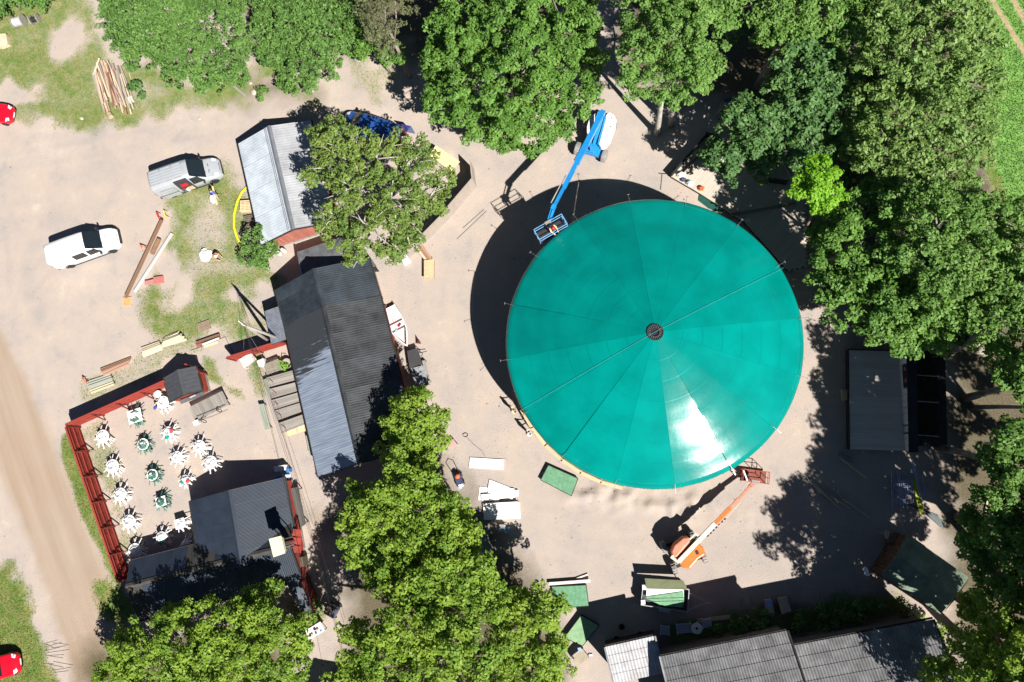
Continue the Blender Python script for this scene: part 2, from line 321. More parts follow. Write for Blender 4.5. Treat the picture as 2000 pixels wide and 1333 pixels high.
    mm3 = _n(t,'MixRGB', blend_type='MULTIPLY'); mm3.inputs[0].default_value = 1; L(mm2.outputs[0], mm3.inputs[1]); L(ramp(gr, [(.3,(.84,.84,.84)),(.7,(1.1,1.1,1.1))]), mm3.inputs[2])
    L(mm3.outputs[0], b.inputs['Base Color'])
    bs = _n(t,'Math', operation='ADD'); L(nf, bs.inputs[0]); L(math_('MULTIPLY', gr, v=.5), bs.inputs[1])
    bp = _n(t,'Bump'); bp.inputs['Strength'].default_value = .55; bp.inputs['Distance'].default_value = .06; L(bs.outputs[0], bp.inputs['Height']); L(bp.outputs[0], b.inputs['Normal'])
    return m
GM = groundmat()
# crop field colours live on their own sheet
CROP = M('crop_green', (.15,.30,.06), rough=.8, var=.2, scale=1.2, bump=.6, bscale=14, fine=.25)
nxg, nyg = GX.shape
fieldp = PG([(1905,-150),(2300,-150),(2300,700),(2040,520),(1990,440),(1965,380),(1935,300),(1925,200)])
CXm = (GX[:-1,:-1]+GX[1:,1:])/2; CYm = (GY[:-1,:-1]+GY[1:,1:])/2
cls = np.zeros(CXm.shape, int)                                 # 0 yard, 1 dirt road, 2 lawn, 3 forest floor, 4 field
def cen(a): return (a[:-1,:-1]+a[1:,1:]+a[1:,:-1]+a[:-1,1:])/4
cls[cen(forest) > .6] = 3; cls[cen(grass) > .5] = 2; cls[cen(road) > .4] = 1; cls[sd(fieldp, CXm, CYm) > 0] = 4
idx = np.arange(nxg*nyg).reshape(nxg, nyg)
F_ = np.stack([idx[:-1,:-1], idx[1:,:-1], idx[1:,1:], idx[:-1,1:]], -1)
allv = np.stack([GX, GY, GZ], -1).reshape(-1,3)
def npmesh(name, v, quads, mat, attrs=(), smooth=True, n=4):
    me = bpy.data.meshes.new(name); me.vertices.add(len(v)); me.vertices.foreach_set('co', np.ascontiguousarray(v, np.float32).ravel())
    nf = len(quads); me.loops.add(nf*n); me.loops.foreach_set('vertex_index', np.ascontiguousarray(quads, np.int32).ravel())
    me.polygons.add(nf); me.polygons.foreach_set('loop_start', np.arange(0, nf*n, n, dtype=np.int32)); me.polygons.foreach_set('loop_total', np.full(nf, n, np.int32))
    if smooth: me.polygons.foreach_set('use_smooth', np.ones(nf, bool))
    me.materials.append(mat); me.update(calc_edges=True)
    for an, ar in attrs:
        at = me.color_attributes.new(an, 'FLOAT_COLOR', 'POINT'); at.data.foreach_set('color', np.ascontiguousarray(ar, np.float32).ravel())
    return me
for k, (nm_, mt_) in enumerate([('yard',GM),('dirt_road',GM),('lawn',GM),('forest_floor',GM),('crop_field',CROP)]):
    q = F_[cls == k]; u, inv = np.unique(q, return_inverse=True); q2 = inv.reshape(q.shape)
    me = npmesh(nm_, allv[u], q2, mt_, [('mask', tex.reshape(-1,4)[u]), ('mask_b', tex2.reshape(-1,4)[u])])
    o = bpy.data.objects.new(nm_, me); COL.objects.link(o); o['kind'] = 'structure'
FAR = M('far_soil', (.22,.24,.1), rough=.95, var=.25, scale=.05)
o = MB().add([(-1500,-1500,-.12),(1500,-1500,-.12),(1500,1500,-.12),(-1500,1500,-.12)], [(0,1,2,3)]).build('ground', FAR); o['kind'] = 'structure'
# tractor tracks in the field: bare earth strips a few mm above the crop sheet
TRK = M('dry_track_earth', (.36,.28,.16), rough=.95, var=.2, scale=4, bump=.5)
mb = MB()
for a, b in (((1925,-20),(2012,122)),((1967,-20),(2012,58))):
    p, q = G(*a), G(*b); dd = (q-p).normalized(); nn = Vector((-dd.y, dd.x, 0)); n = 40; L1 = []; 
    vs = []
    for i in range(n+1):
        c = p.lerp(q, i/n); wv = .17+.06*math.sin(i*2.1)+.05*random.random(); vs += [c-nn*wv+Vector((0,0,.006)), c+nn*wv+Vector((0,0,.006))]
    mb.add(vs, [(2*i,2*i+1,2*i+3,2*i+2) for i in range(n)])
o = mb.build('tractor_tracks', TRK); o['kind'] = 'structure'

# ------------------------------------------------------------------ grass blades and field crop: stuff nobody could count
def blades(name, w8, n, hmin, hmax, wd, mat, zfun=None, seed=3):
    r = np.random.default_rng(seed); p = np.clip(w8, 0, None).ravel(); p = p/p.sum(); ii = r.choice(len(p), n, p=p)
    x = CXm.ravel()[ii]+r.uniform(-.125,.125,n); y = CYm.ravel()[ii]+r.uniform(-.125,.125,n); z = cen(GZ).ravel()[ii]
    a = r.uniform(0, 2*np.pi, n); h = r.uniform(hmin, hmax, n); le = r.uniform(.2,.9,n)*h; b = r.uniform(0,2*np.pi,n)
    dx, dy = np.cos(a)*wd*r.uniform(.5,1.3,n), np.sin(a)*wd*r.uniform(.5,1.3,n)
    v = np.empty((n,3,3)); v[:,0] = np.stack([x-dx,y-dy,z-.01],-1); v[:,1] = np.stack([x+dx,y+dy,z-.01],-1); v[:,2] = np.stack([x+np.cos(b)*le,y+np.sin(b)*le,z+h],-1)
    me = npmesh(name, v.reshape(-1,3), np.arange(n*3).reshape(-1,3), mat, (), False, 3); o = bpy.data.objects.new(name, me); COL.objects.link(o); o['kind'] = 'stuff'; return o
GR = leafmat('grass_blades', (.26,.25,.10), (.11,.20,.04), .3, 1.2)
CR = leafmat('crop_blades', (.20,.36,.08), (.12,.28,.05), .4, .8)
vis = np.ones_like(CXm)
gp = cen(grass)*np.clip(cen(N2)+.75,0,1); gp[cls == 4] = 0; gp[gp < .22] = 0
pp = WC.transposed(); 
tagp(blades('grass', gp*(1-.8*cen(forest)), 110000, .04, .12, .03, GR), 'short patchy grass growing on the yard verges and lawns', 'grass')
fd = (cls == 4).astype(float); fd[(CXm > 36)] = 0; fd[(CYm < 18)] = 0
for a, b in (((1925,-20),(2012,122)),((1967,-20),(2012,58))):
    p, q = G(*a), G(*b); e = q-p; t_ = np.clip(((CXm-p.x)*e.x+(CYm-p.y)*e.y)/(e.x**2+e.y**2),0,1); fd[np.hypot(CXm-p.x-e.x*t_, CYm-p.y-e.y*t_) < .28] = 0
tagp(blades('crop', fd, 24000, .04, .12, .05, CR, seed=5), 'dense green crop growing in the field beyond the trees', 'crop')

# loose stones and grit on the yard, too many to count
def stones(name, w8, n, r0, r1, mat, seed):
    r = np.random.default_rng(seed); p = np.clip(w8,0,None).ravel(); p = p/p.sum(); ii = r.choice(len(p), n, p=p); c = np.stack([CXm.ravel()[ii]+r.uniform(-.12,.12,n), CYm.ravel()[ii]+r.uniform(-.12,.12,n), cen(GZ).ravel()[ii]+.005],-1)
    R1 = r.uniform(r0,r1,n)*np.where(r.random(n) < .06, 2.0, 1); a = r.uniform(0,6.28,n); v = np.empty((n,5,3))
    for k in range(4): an = a+k*np.pi/2; rr = R1*r.uniform(.7,1.2,n); v[:,k] = c+np.stack([np.cos(an)*rr, np.sin(an)*rr, -.004*np.ones(n)],-1)
    v[:,4] = c+np.stack([r.uniform(-.3,.3,n)*R1, r.uniform(-.3,.3,n)*R1, R1*r.uniform(.5,.9,n)],-1)
    b_ = np.arange(n)[:,None]*5; f = np.stack([np.concatenate([b_+k, b_+(k+1)%4, b_+4],1) for k in range(4)],1).reshape(-1,3)
    o = bpy.data.objects.new(name, npmesh(name, v.reshape(-1,3), f, mat, (), False, 3)); COL.objects.link(o); o['kind'] = 'stuff'; return o
yd = (cls == 0)*np.clip(.25+3*cen(N2),.05,1)*(1-cen(grass)*.5)
tagp(stones('loose_stones', yd, 16000, .018, .05, M('grey_stone',(.34,.30,.27),rough=.9,var=.3,scale=.7), 9), 'loose stones and grit strewn over the sandy yard', 'stones')
# ------------------------------------------------------------------ trees and shrubs
LM = {
 'maple': leafmat('maple_leaf', (.08,.185,.028), (.165,.315,.052), .32, .6),
 'birch': leafmat('birch_leaf', (.10,.215,.038), (.20,.35,.075), .35, .6),
 'lime': leafmat('lime_leaf', (.12,.235,.022), (.29,.41,.045), .38, .45),
 'oak': leafmat('oak_leaf', (.10,.18,.036), (.22,.30,.06), .32, .5),
 'bright': leafmat('bright_leaf', (.15,.36,.015), (.27,.52,.035), .4, .8),
 'blue': leafmat('dark_leaf', (.05,.13,.035), (.135,.26,.07), .28, .7),
 'olive': leafmat('olive_leaf', (.10,.115,.05), (.17,.19,.085), .25, 1.0),
 'hedge': leafmat('hedge_leaf', (.08,.175,.035), (.17,.31,.07), .3, .45),
 'pale': leafmat('pale_leaf', (.125,.23,.05), (.25,.38,.10), .35, .9)}
BARK = M('grey_bark', (.24,.21,.175), rough=.9, var=.3, scale=3, bump=.8, streak=(1,1,.3))
PALEB = M('pale_bark', (.42,.39,.34), rough=.9, var=.25, scale=3, bump=.6)
def template(n, rad, leaf, flat, seed):
    r = np.random.default_rng(seed); d = r.normal(size=(n,3)); d /= np.linalg.norm(d,axis=1)[:,None]; d[:,2] = d[:,2]*.75+.25
    c = d*rad*r.uniform(.55,1.0,(n,1)); nrm = d*.7+np.array([0,0,.75])+r.normal(size=(n,3))*flat; nrm /= np.linalg.norm(nrm,axis=1)[:,None]
    t = np.cross(nrm, r.normal(size=(n,3))); t /= np.linalg.norm(t,axis=1)[:,None]; s = np.cross(nrm, t); l = leaf*r.uniform(.6,1.25,(n,1))
    q = np.stack([c-t*l*.62, c+s*l*.36-nrm*l*.06, c+t*l*.62, c-s*l*.36-nrm*l*.06], 1); return q
def rotz(a): c, s = np.cos(a), np.sin(a); z = np.zeros_like(a); o = np.ones_like(a); return np.stack([np.stack([c,-s,z],-1),np.stack([s,c,z],-1),np.stack([z,z,o],-1)],-2)
KINDS = { # clump radius, leaves per clump, leaf size, spread, clumps per m2
 'maple': (.45, 78, .185, .38, 2.0), 'birch': (.36, 48, .17, .45, 3.3), 'lime': (.41, 70, .165, .42, 2.7), 'oak': (.36, 46, .17, .45, 2.3), 'bright': (.34, 48, .17, .35, 3.6),
 'blue': (.46, 60, .21, .38, 1.8), 'olive': (.24, 34, .11, .5, 4.2), 'hedge': (.27, 32, .155, .6, 5.2), 'pale': (.32, 44, .17, .55, 3.8)}
TEMPL = {k: [template(v[1], v[0], v[2], v[3], 100+i) for i in range(8)] for k, v in KINDS.items()}
def crown(kind, lobes, seed, dens=1.0, gap=0.0, low=-.35):
    "lobes: world (x,y,z,rx,rz). Leaf clumps cover the lobes' outer shell unevenly, with a sparser layer inside"
    r = np.random.default_rng(seed); cr_, nl, lf, fl, per = KINDS[kind]; C = []; S = []
    lob = np.array(lobes)
    for (x, y, z, rx, rz) in lobes:
        n = int(2*np.pi*rx*rx*per*dens*1.15); d = r.normal(size=(n*2,3)); d /= np.linalg.norm(d,axis=1)[:,None]; d = d[d[:,2] > low][:n]
        ln = 1+.20*np.sin(d[:,0]*5+seed+x)+.14*np.sin(d[:,1]*6+seed*2+y)+.12*np.sin(d[:,2]*7+d[:,0]*4)     # uneven outline
        k = ln*(1-np.abs(r.normal(size=len(d)))*.13)
        inner = r.random(len(d)) < .33; k = np.where(inner, k*r.uniform(.45,.8,len(d)), k)
        p = np.stack([x+d[:,0]*k*rx, y+d[:,1]*k*rx, z+d[:,2]*k*rz], -1)
        keep = np.ones(len(p), bool)
        for (x2,y2,z2,r2,h2) in lobes:
            if (x2,y2,z2) == (x,y,z): continue
            keep &= ~((((p[:,0]-x2)/r2)**2+((p[:,1]-y2)/r2)**2+((p[:,2]-z2)/h2)**2) < .52)
        keep &= (vnoise(p[:,0]*1.0+seed, p[:,1]+p[:,2]*.7, 1.1, 5) > max(gap, .17)) | (inner & (gap < .25))
        C.append(p[keep])
    C = np.concatenate(C); C = C[C[:,2] > .1]; K = len(C); ti = r.integers(0, 8, K); out = []
    sc = r.uniform(.7,1.35,K)
    for i in range(8):
        sel = np.where(ti == i)[0]
        if not len(sel): continue
        Rm = rotz(r.uniform(0,2*np.pi,len(sel))); q = np.einsum('kij,nvj->knvi', Rm, TEMPL[kind][i])*sc[sel][:,None,None,None]
        out.append((q+C[sel][:,None,None,:]).reshape(-1,4,3))
    return np.concatenate(out), C
def tree(name, label, kind, base, zc, lobes, cat='tree', group=None, rzk=.75, dens=1.0, gap=0.0, trunk=.28, seed=None, low=-.35, bark=None, limbs=True, trunks=None, bare=0):
    seed = seed or (int(base[0]*7+base[1]*13) % 9973)
    b0 = G(*base); L_ = []
    for lb in lobes:
        px, py, rp = lb[:3]; z = zc+(lb[3] if len(lb) > 3 else 0); c = G(px, py, z); s = (G(px+rp, py, z)-c).length; L_.append((c.x, c.y, z, s, min(s*rzk, z*.85)))
    t = T(name, label, cat, b0, 0, group)
    q, C = crown(kind, L_, seed, dens, gap, low); q = q-np.array([b0.x,b0.y,0]); n = len(q)
    me = npmesh('crown', q.reshape(-1,3), np.arange(n*4).reshape(-1,4), LM[kind], (), False)
    o = bpy.data.objects.new('crown', me); COL.objects.link(o); o.parent = t.o; t.crown = o
    bk = bark or BARK; r = random.Random(seed)
    mb = MB(); bases = trunks or [base]
    for bi, bb in enumerate(bases):
        p0 = t.g(*bb); tgt = [L_[i] for i in range(bi, len(L_), len(bases))]; cx = sum(a[0]*a[3] for a in tgt)/sum(a[3] for a in tgt)-b0.x; cy = sum(a[1]*a[3] for a in tgt)/sum(a[3] for a in tgt)-b0.y
        top = Vector((cx*.8+p0.x*.2, cy*.8+p0.y*.2, zc*.95)); pts = []; rr = []
        for i in range(7): f = i/6; pts.append(p0.lerp(Vector((top.x,top.y,top.z)), f)+Vector((r.uniform(-.12,.12),r.uniform(-.12,.12),0))*f*3*trunk+Vector(((f-f*f)*(p0.x-top.x)*.4,(f-f*f)*(p0.y-top.y)*.4,0))); rr.append(trunk*(1.15-.75*f))
        mb.tube(pts, rr, 8)
    o = mb.build('trunk', bk, t, True)
    if limbs:
        for i, a in enumerate(L_):
            st = Vector((pts[4].x, pts[4].y, pts[4].z)); en = Vector((a[0]-b0.x, a[1]-b0.y, a[2]+a[4]*.35)); lm = MB()
            mid = st.lerp(en, .5)+Vector((r.uniform(-.4,.4),r.uniform(-.4,.4),-.3)); lm.tube([st, mid, en], [trunk*.5, trunk*.34, trunk*.12], 6)
            for k in range(4+bare):
                d = Vector((r.uniform(-1,1),r.uniform(-1,1),r.uniform(.1,.9))).normalized()*a[3]*(.75 if k < 4 else 1.02); f = r.uniform(.4,1); s_ = mid.lerp(en, f)
                e_ = Vector((a[0]-b0.x,a[1]-b0.y,a[2]))+Vector((d.x,d.y,d.z*rzk)); m_ = s_.lerp(e_, .5)+Vector((r.uniform(-.25,.25),r.uniform(-.25,.25),r.uniform(-.1,.25))); lm.tube([s_, m_, e_], [trunk*.2, trunk*.14, .018], 5)
            lm.build('limb', bk, t, True)
    return t
def TREES():
    tree('maple_tree','large rounded dark green maple crown north of the blue boom lift','maple',(1012,232),7.6,[(990,135,125,.6),(905,85,72,-.6),(893,178,68,-1),(1080,90,85,0),(1115,170,62,-1),(1000,30,95,.3),(1040,232,62,-1.6),(958,228,60,-1.6),(925,20,75,-.4),(1122,55,50,-.8),(990,268,34,-2.4),(1075,250,38,-2.2),(870,130,48,-1.6),(1150,120,34,-1.8),(1065,-20,85,0)],trunk=.42)
    tree('birch_tree','tall light green tree with two bare grey trunks, east of the blue boom lift','birch',(1283,262),10.6,[(1310,62,84,.8),(1272,118,58,-.6),(1362,130,50,-.8),(1318,165,52,-1.6),(1262,165,38,-1.6),(1372,45,60,0),(1292,5,74,0),(1238,150,26,-2),(1352,170,34,-2.2),(1395,0,48,-.4),(1245,60,36,-1)],trunk=.22,trunks=[(1283,262),(1310,246)],bark=PALEB,gap=.12)
    tree('birch_tree','tall green tree at the top edge, right of the two-trunk birch','birch',(1480,170),9.6,[(1500,20,66,0),(1572,14,66,.3),(1630,40,56,-.4),(1452,-10,50,-.4),(1545,66,38,-1.2),(1680,0,60,-.4),(1600,-50,80,0),(1505,70,30,-1.6)],trunk=.3,gap=.1)
    tree('linden_tree','dark bluish-green tree between the deck and the tall birches','blue',(1528,235),7.4,[(1575,112,50,.4),(1612,128,40,0),(1540,150,42,-.4),(1566,205,52,-.2),(1600,165,44,0),(1600,235,50,-.6),(1580,285,42,-1.2),(1625,200,36,-.5)],trunk=.28,gap=.2)
    tree('linden_tree','dark green tree overhanging the north end of the wooden deck','blue',(1435,320),6.0,[(1462,262,62,.4),(1508,222,50,.3),(1432,302,44,-.6),(1504,290,48,-.4),(1400,300,32,-1.2),(1528,180,38,0),(1478,322,34,-1.6),(1426,330,26,-1.8),(1450,215,30,-.2),(1535,250,40,-.4)],trunk=.25,gap=.16)
    tree('young_maple_tree','small bright yellow-green maple beside the deck','bright',(1570,450),8.6,[(1600,350,40,.4),(1575,378,28,-.4),(1622,382,28,-.4),(1598,322,24,.2),(1582,405,18,-1),(1612,412,16,-1)],trunk=.12)
    tree('poplar_tree','broad pale green tree at the field edge in the top right corner','pale',(1690,190),10.4,[(1800,20,92,0),(1870,60,70,-.4),(1760,95,70,.2),(1840,110,90,.3),(1900,170,56,-.8),(1705,100,46,-1),(1720,20,60,-.6),(1910,90,40,-1.2),(1880,-30,80,0)],trunk=.36,gap=.12)
    tree('poplar_tree','broad pale green tree at the field edge, south of the corner tree','pale',(1660,340),8.2,[(1790,215,88,.3),(1865,230,72,-.2),(1740,290,70,0),(1830,310,80,.2),(1885,300,50,-.8),(1700,215,56,-.8),(1680,290,42,-1.2),(1790,360,56,-.6),(1915,240,32,-1.4),(1860,370,48,-.8)],trunk=.36,gap=.12)
    tree('sycamore_tree','large leafy tree overhanging the shadow east of the green tent','maple',(1600,520),7.6,[(1675,470,66,.3),(1632,550,46,-1),(1650,420,46,-.6),(1712,545,66,.2),(1670,600,50,-.8),(1740,460,60,.4),(1700,400,50,0),(1640,500,50,-.4),(1735,600,52,-.3),(1605,455,28,-1.8)],trunk=.32,gap=.16)
    tree('sycamore_tree','large leafy tree against the field, east of the bright young maple','birch',(1730,520),10.0,[(1830,440,76,.3),(1895,415,60,-.2),(1868,520,72,.2),(1790,500,58,0),(1925,480,52,-.4),(1770,410,50,-.4),(1940,410,36,-1),(1830,560,60,0)],trunk=.34,gap=.14)
    tree('sycamore_tree','leafy tree overhanging the north end of the open-air stage','maple',(1700,670),7.8,[(1770,600,64,.2),(1728,650,42,-1),(1825,620,56,0),(1780,660,40,-1.2),(1875,600,56,0),(1835,668,30,-1.6),(1702,660,22,-2)],trunk=.3,gap=.14)
    tree('sycamore_tree','leafy tree at the right edge just below the crop field','birch',(1850,690),9.6,[(1965,560,70,.3),(1930,640,58,-.3),(1990,480,60,.2),(1985,650,56,0),(2050,560,90,.2),(1960,700,34,-1.4),(2030,440,60,0)],trunk=.32,gap=.12)
    lt = 'trees on the slope behind the stage'
    tree('ash_tree','tall tree behind the stage with a pale trunk leaning right, the northern one','maple',(1885,778),10.6,[(2040,735,84,.4),(1995,690,52,-.6),(2090,680,80,0),(2040,800,60,-.4)],trunk=.26,gap=.42,bark=BARK)
    tree('ash_tree','tall tree behind the stage with a thin pale trunk, the middle one','maple',(1898,796),10.4,[(2060,800,60,0),(2030,850,70,0),(2120,820,90,.6),(2130,740,80,.4)],trunk=.17,gap=.42)
    tree('ash_tree','tall tree behind the stage with a long pale forked trunk, the southern one','maple',(1832,874),9.8,[(2000,905,62,0),(2045,870,60,.4),(1965,960,58,-.6),(2020,970,76,0),(2090,930,90,.6),(2110,1010,90,.8),(1930,900,30,-1)],trunk=.24,gap=.2)
    tree('maple_tree','dark leafy tree right of the scaffold frames','maple',(1870,1010),8.6,[(1960,1040,62,0),(1905,1075,46,-1),(1985,1110,62,0),(2040,1040,80,.3),(1925,1120,46,-.8),(1900,1010,32,-1.4)],trunk=.3,gap=.1)
    tree('maple_tree','sunlit leafy tree in the bottom right corner','lime',(1890,1180),8.0,[(1925,1235,66,0),(1880,1295,56,-.4),(1975,1185,58,.2),(1970,1285,74,.2),(1860,1350,56,-.8),(2040,1240,80,0),(1835,1300,30,-1.6),(1890,1180,28,-1.5),(1950,1370,80,0)],trunk=.34)
    tree('maple_tree','leafy tree beyond the right edge, south of the green-roofed hut','lime',(1870,1240),12.2,[(2010,1300,84,-.6),(2075,1385,110,.4),(1965,1385,80,-.6),(2100,1265,95,0),(2180,1330,110,0)],trunk=.34)
    tree('maple_tree','leafy tree beyond the right edge, behind the stage','maple',(2080,960),11.2,[(2260,960,130,.3),(2350,1000,130,0),(2280,860,110,0),(2340,1100,130,0),(2190,900,80,-.4)],trunk=.34,gap=.46)
    tree('maple_tree','leafy tree beyond the right edge, east of the scaffold frames','maple',(1990,1170),11.6,[(2175,1250,115,0),(2120,1150,100,.3),(2215,1160,110,0),(2100,1060,80,-.5),(2240,1050,110,0),(2290,1240,120,0),(2310,1120,120,0),(2180,980,90,0)],trunk=.34,gap=.24)
    tree('maple_tree','small bright green maple at the south-east corner of the long barn','bright' if 0 else 'lime',(845,868),5.6,[(815,818,48,.3),(790,868,42,-.3),(846,858,36,-.4),(818,902,42,-.2),(792,792,26,-.4),(858,822,24,-1),(770,835,24,-1)],trunk=.2,dens=1.1)
    tree('linden_tree','leafy tree south of the small bright maple, shading the lane','lime',(830,985),7.2,[(790,952,58,.2),(742,1000,50,-.4),(840,990,58,.3),(762,1052,52,-.3),(826,1050,58,.2),(862,962,30,-.8),(702,1030,34,-1.2),(700,960,26,-1.6),(890,1012,26,-1.4),(720,1070,38,-1),(790,1100,40,-.4)],trunk=.34)
    tree('linden_tree','leafy tree in the middle of the row beside the lane','lime',(910,1110),8.2,[(850,1132,62,.3),(912,1120,44,0),(790,1132,46,-.3),(948,1142,38,-.8),(880,1190,56,.2),(940,1180,46,-.2),(740,1120,30,-1.4),(885,1060,46,-.4),(905,1066,28,-1.3)],trunk=.32)
    tree('lime_tree','big yellow-green tree at the bottom edge in the middle','lime',(880,1270),8.8,[(810,1235,66,.4),(740,1250,52,-.3),(880,1252,64,.3),(765,1310,66,0),(850,1325,74,.2),(700,1300,36,-1.2),(935,1285,50,-.2),(925,1350,66,0),(700,1230,28,-1.4),(800,1180,40,-.2),(680,1360,46,-1)],trunk=.38)
    tree('lime_tree','yellow-green tree right of the big bottom tree, beside the green ramp','lime',(1060,1220),6.4,[(1040,1205,54,.2),(1080,1180,28,-1),(1052,1275,58,.2),(995,1245,48,0),(1085,1265,30,-.8),(1040,1335,60,0),(990,1180,36,-.6),(1095,1310,26,-1.2),(990,1320,50,-.2)],trunk=.28)
    tree('lime_tree','sunlit leafy tree at the bottom left, right of the dirt road','lime',(330,1250),5.2,[(285,1275,60,.2),(232,1318,42,-.8),(345,1245,56,.2),(300,1335,66,0),(390,1300,66,.3),(255,1240,24,-1.6),(220,1350,40,-1),(350,1200,28,-1.6)],trunk=.32)
    tree('lime_tree','sunlit leafy tree below the dark-roofed house','lime',(520,1215),5.4,[(440,1228,58,.2),(505,1200,46,0),(555,1240,46,-.2),(480,1285,64,.3),(545,1295,50,0),(425,1330,66,.1),(535,1150,22,-1.4),(585,1270,20,-1.6),(520,1350,60,0),(490,1170,26,-1.2)],trunk=.32)
    tree('oak_tree','spreading oak with pale bare branches over the silver-roofed barn','oak',(790,440),7.6,[(668,286,52,.2),(738,308,58,.5),(640,325,44,-.4),(808,325,52,.1),(690,372,58,.3),(768,392,62,.3),(655,432,46,-.3),(722,452,54,.1),(800,440,44,-.2),(845,395,38,-.8),(695,495,30,-1.2),(775,488,34,-1),(640,270,34,-.8),(600,345,18,-2),(865,350,24,-1.6)],trunk=.36,gap=.16,bark=PALEB,bare=5,rzk=.62)
    tree('willow_tree','small grey-green tree at the top edge, left of the large maple','olive',(800,150),7.0,[(755,38,38,.2),(735,62,24,-.8),(775,8,42,0),(760,90,22,-1.4),(730,10,30,-.4)],trunk=.2)
    tree('thorn_bush','green bush with glossy leaves below the small grey-green tree','maple',(760,140),3.0,[(745,95,22,0),(715,88,22,0),(690,62,26,0),(770,110,18,-.4)],cat='bush',trunk=.1)
    for lab, base, zc, lb in [('dense green thicket at the top edge between the bare earth and the dirt road',(345,125),2.6,[(250,20,55,0),(300,70,60,.1),(352,90,62,.3),(395,60,62,.3),(330,20,62,.2),(432,105,48,0),(418,150,32,-.6),(270,105,32,-.7),(445,45,50,.1),(380,130,40,-.3),(470,150,22,-1),(225,-30,50,0),(465,100,30,-.3),(430,0,60,0),(240,60,26,-.9)]),
        ('dense green thicket at the top edge north of the blue van',(600,110),3.0,[(560,50,55,.2),(620,70,56,.3),(582,125,44,-.3),(655,50,48,.1),(690,85,30,-.7),(540,105,32,-.4),(640,128,30,-.6),(590,0,66,.3),(660,-10,56,.2),(570,160,24,-1),(525,20,30,0),(610,165,18,-1.3)]),
        ('green bush in the top left corner beside the cable drums',(40,20),1.8,[(20,-14,38,0),(80,-12,28,-.3),(-4,14,20,-.4),(60,-40,50,0)])]:
        tree('hedge_bush', lab, 'hedge', base, zc, lb, cat='bush', trunk=.09, dens=1.15, low=-.2, rzk=.7)
    tree('lilac_bush','green bush at the south-west corner of the silver-roofed barn','hedge',(515,492),1.5,[(505,472,26,.2),(492,500,22,-.3),(525,490,24,-.1),(515,512,16,-.6)],cat='bush',trunk=.06,low=-.2)
    tree('spruce_sapling','small dark shrub at the right end of the timber heap','blue',(268,180),.6,[(264,176,11,0),(274,186,8,-.1)],cat='bush',trunk=.03,limbs=False)
    tree('plum_shrub','dark red-brown shrub at the north-east corner of the tiled house','olive',(1762,1196),1.1,[(1762,1192,16,0),(1778,1200,12,-.1)],cat='bush',trunk=.05)
    tree('rose_shrub','pale green shrub at the end of the red annexe','pale',(620,1188),.9,[(620,1182,13,0),(614,1194,9,0)],cat='bush',trunk=.04,limbs=False)
    tree('ivy_bush','low green bush climbing the corner of the tiled house','lime',(1810,1222),1.2,[(1800,1214,14,0),(1822,1240,18,.1),(1838,1262,16,0)],cat='bush',trunk=.05,limbs=False)
    for lab, base, lb in [('low dark shrub bed along the tiled house, west half',(1470,1222),[(1440,1222,18,0),(1475,1214,18,0),(1500,1210,14,0),(1400,1232,12,-.1)]),('low dark shrub bed along the tiled house, east half',(1650,1192),[(1560,1212,16,0),(1600,1202,18,0),(1640,1196,20,0),(1680,1186,18,0),(1710,1180,14,0),(1620,1220,16,0),(1670,1206,18,0)]),
        ('leafy green shrub at the roadside below the thicket',(515,180),[(512,182,12,0),(560,165,12,0),(520,176,8,0)]),('leafy bush beside the cluttered table at the foot of the lane',(585,1225),[(582,1218,16,.1),(592,1238,12,0),(570,1236,14,0)])]:
        tree('garden_shrub', lab, 'hedge', base, .6, lb, cat='shrub', trunk=.04, limbs=False, low=-.1)
    tree('hazel_thicket','low dark thicket filling the gaps under the trees along the field','blue',(1650,300),2.6,[(1640,60,60,0),(1560,60,50,0),(1700,160,60,0),(1690,250,50,0),(1760,330,60,0),(1690,360,50,0),(1740,60,60,0),(1780,170,60,0),(1620,280,40,0),(1660,440,50,0),(1760,420,50,0),(1820,480,60,0),(1700,520,50,0),(1780,570,60,0),(1860,400,50,0),(1870,560,60,0),(1850,640,50,0),(1930,600,60,0),(1480,60,50,0),(1920,500,50,0)],cat='thicket',trunk=.06,limbs=False,low=0,dens=.8)
    # trees wholly beyond the frame on the sun side, felt only through their shade
TREES()
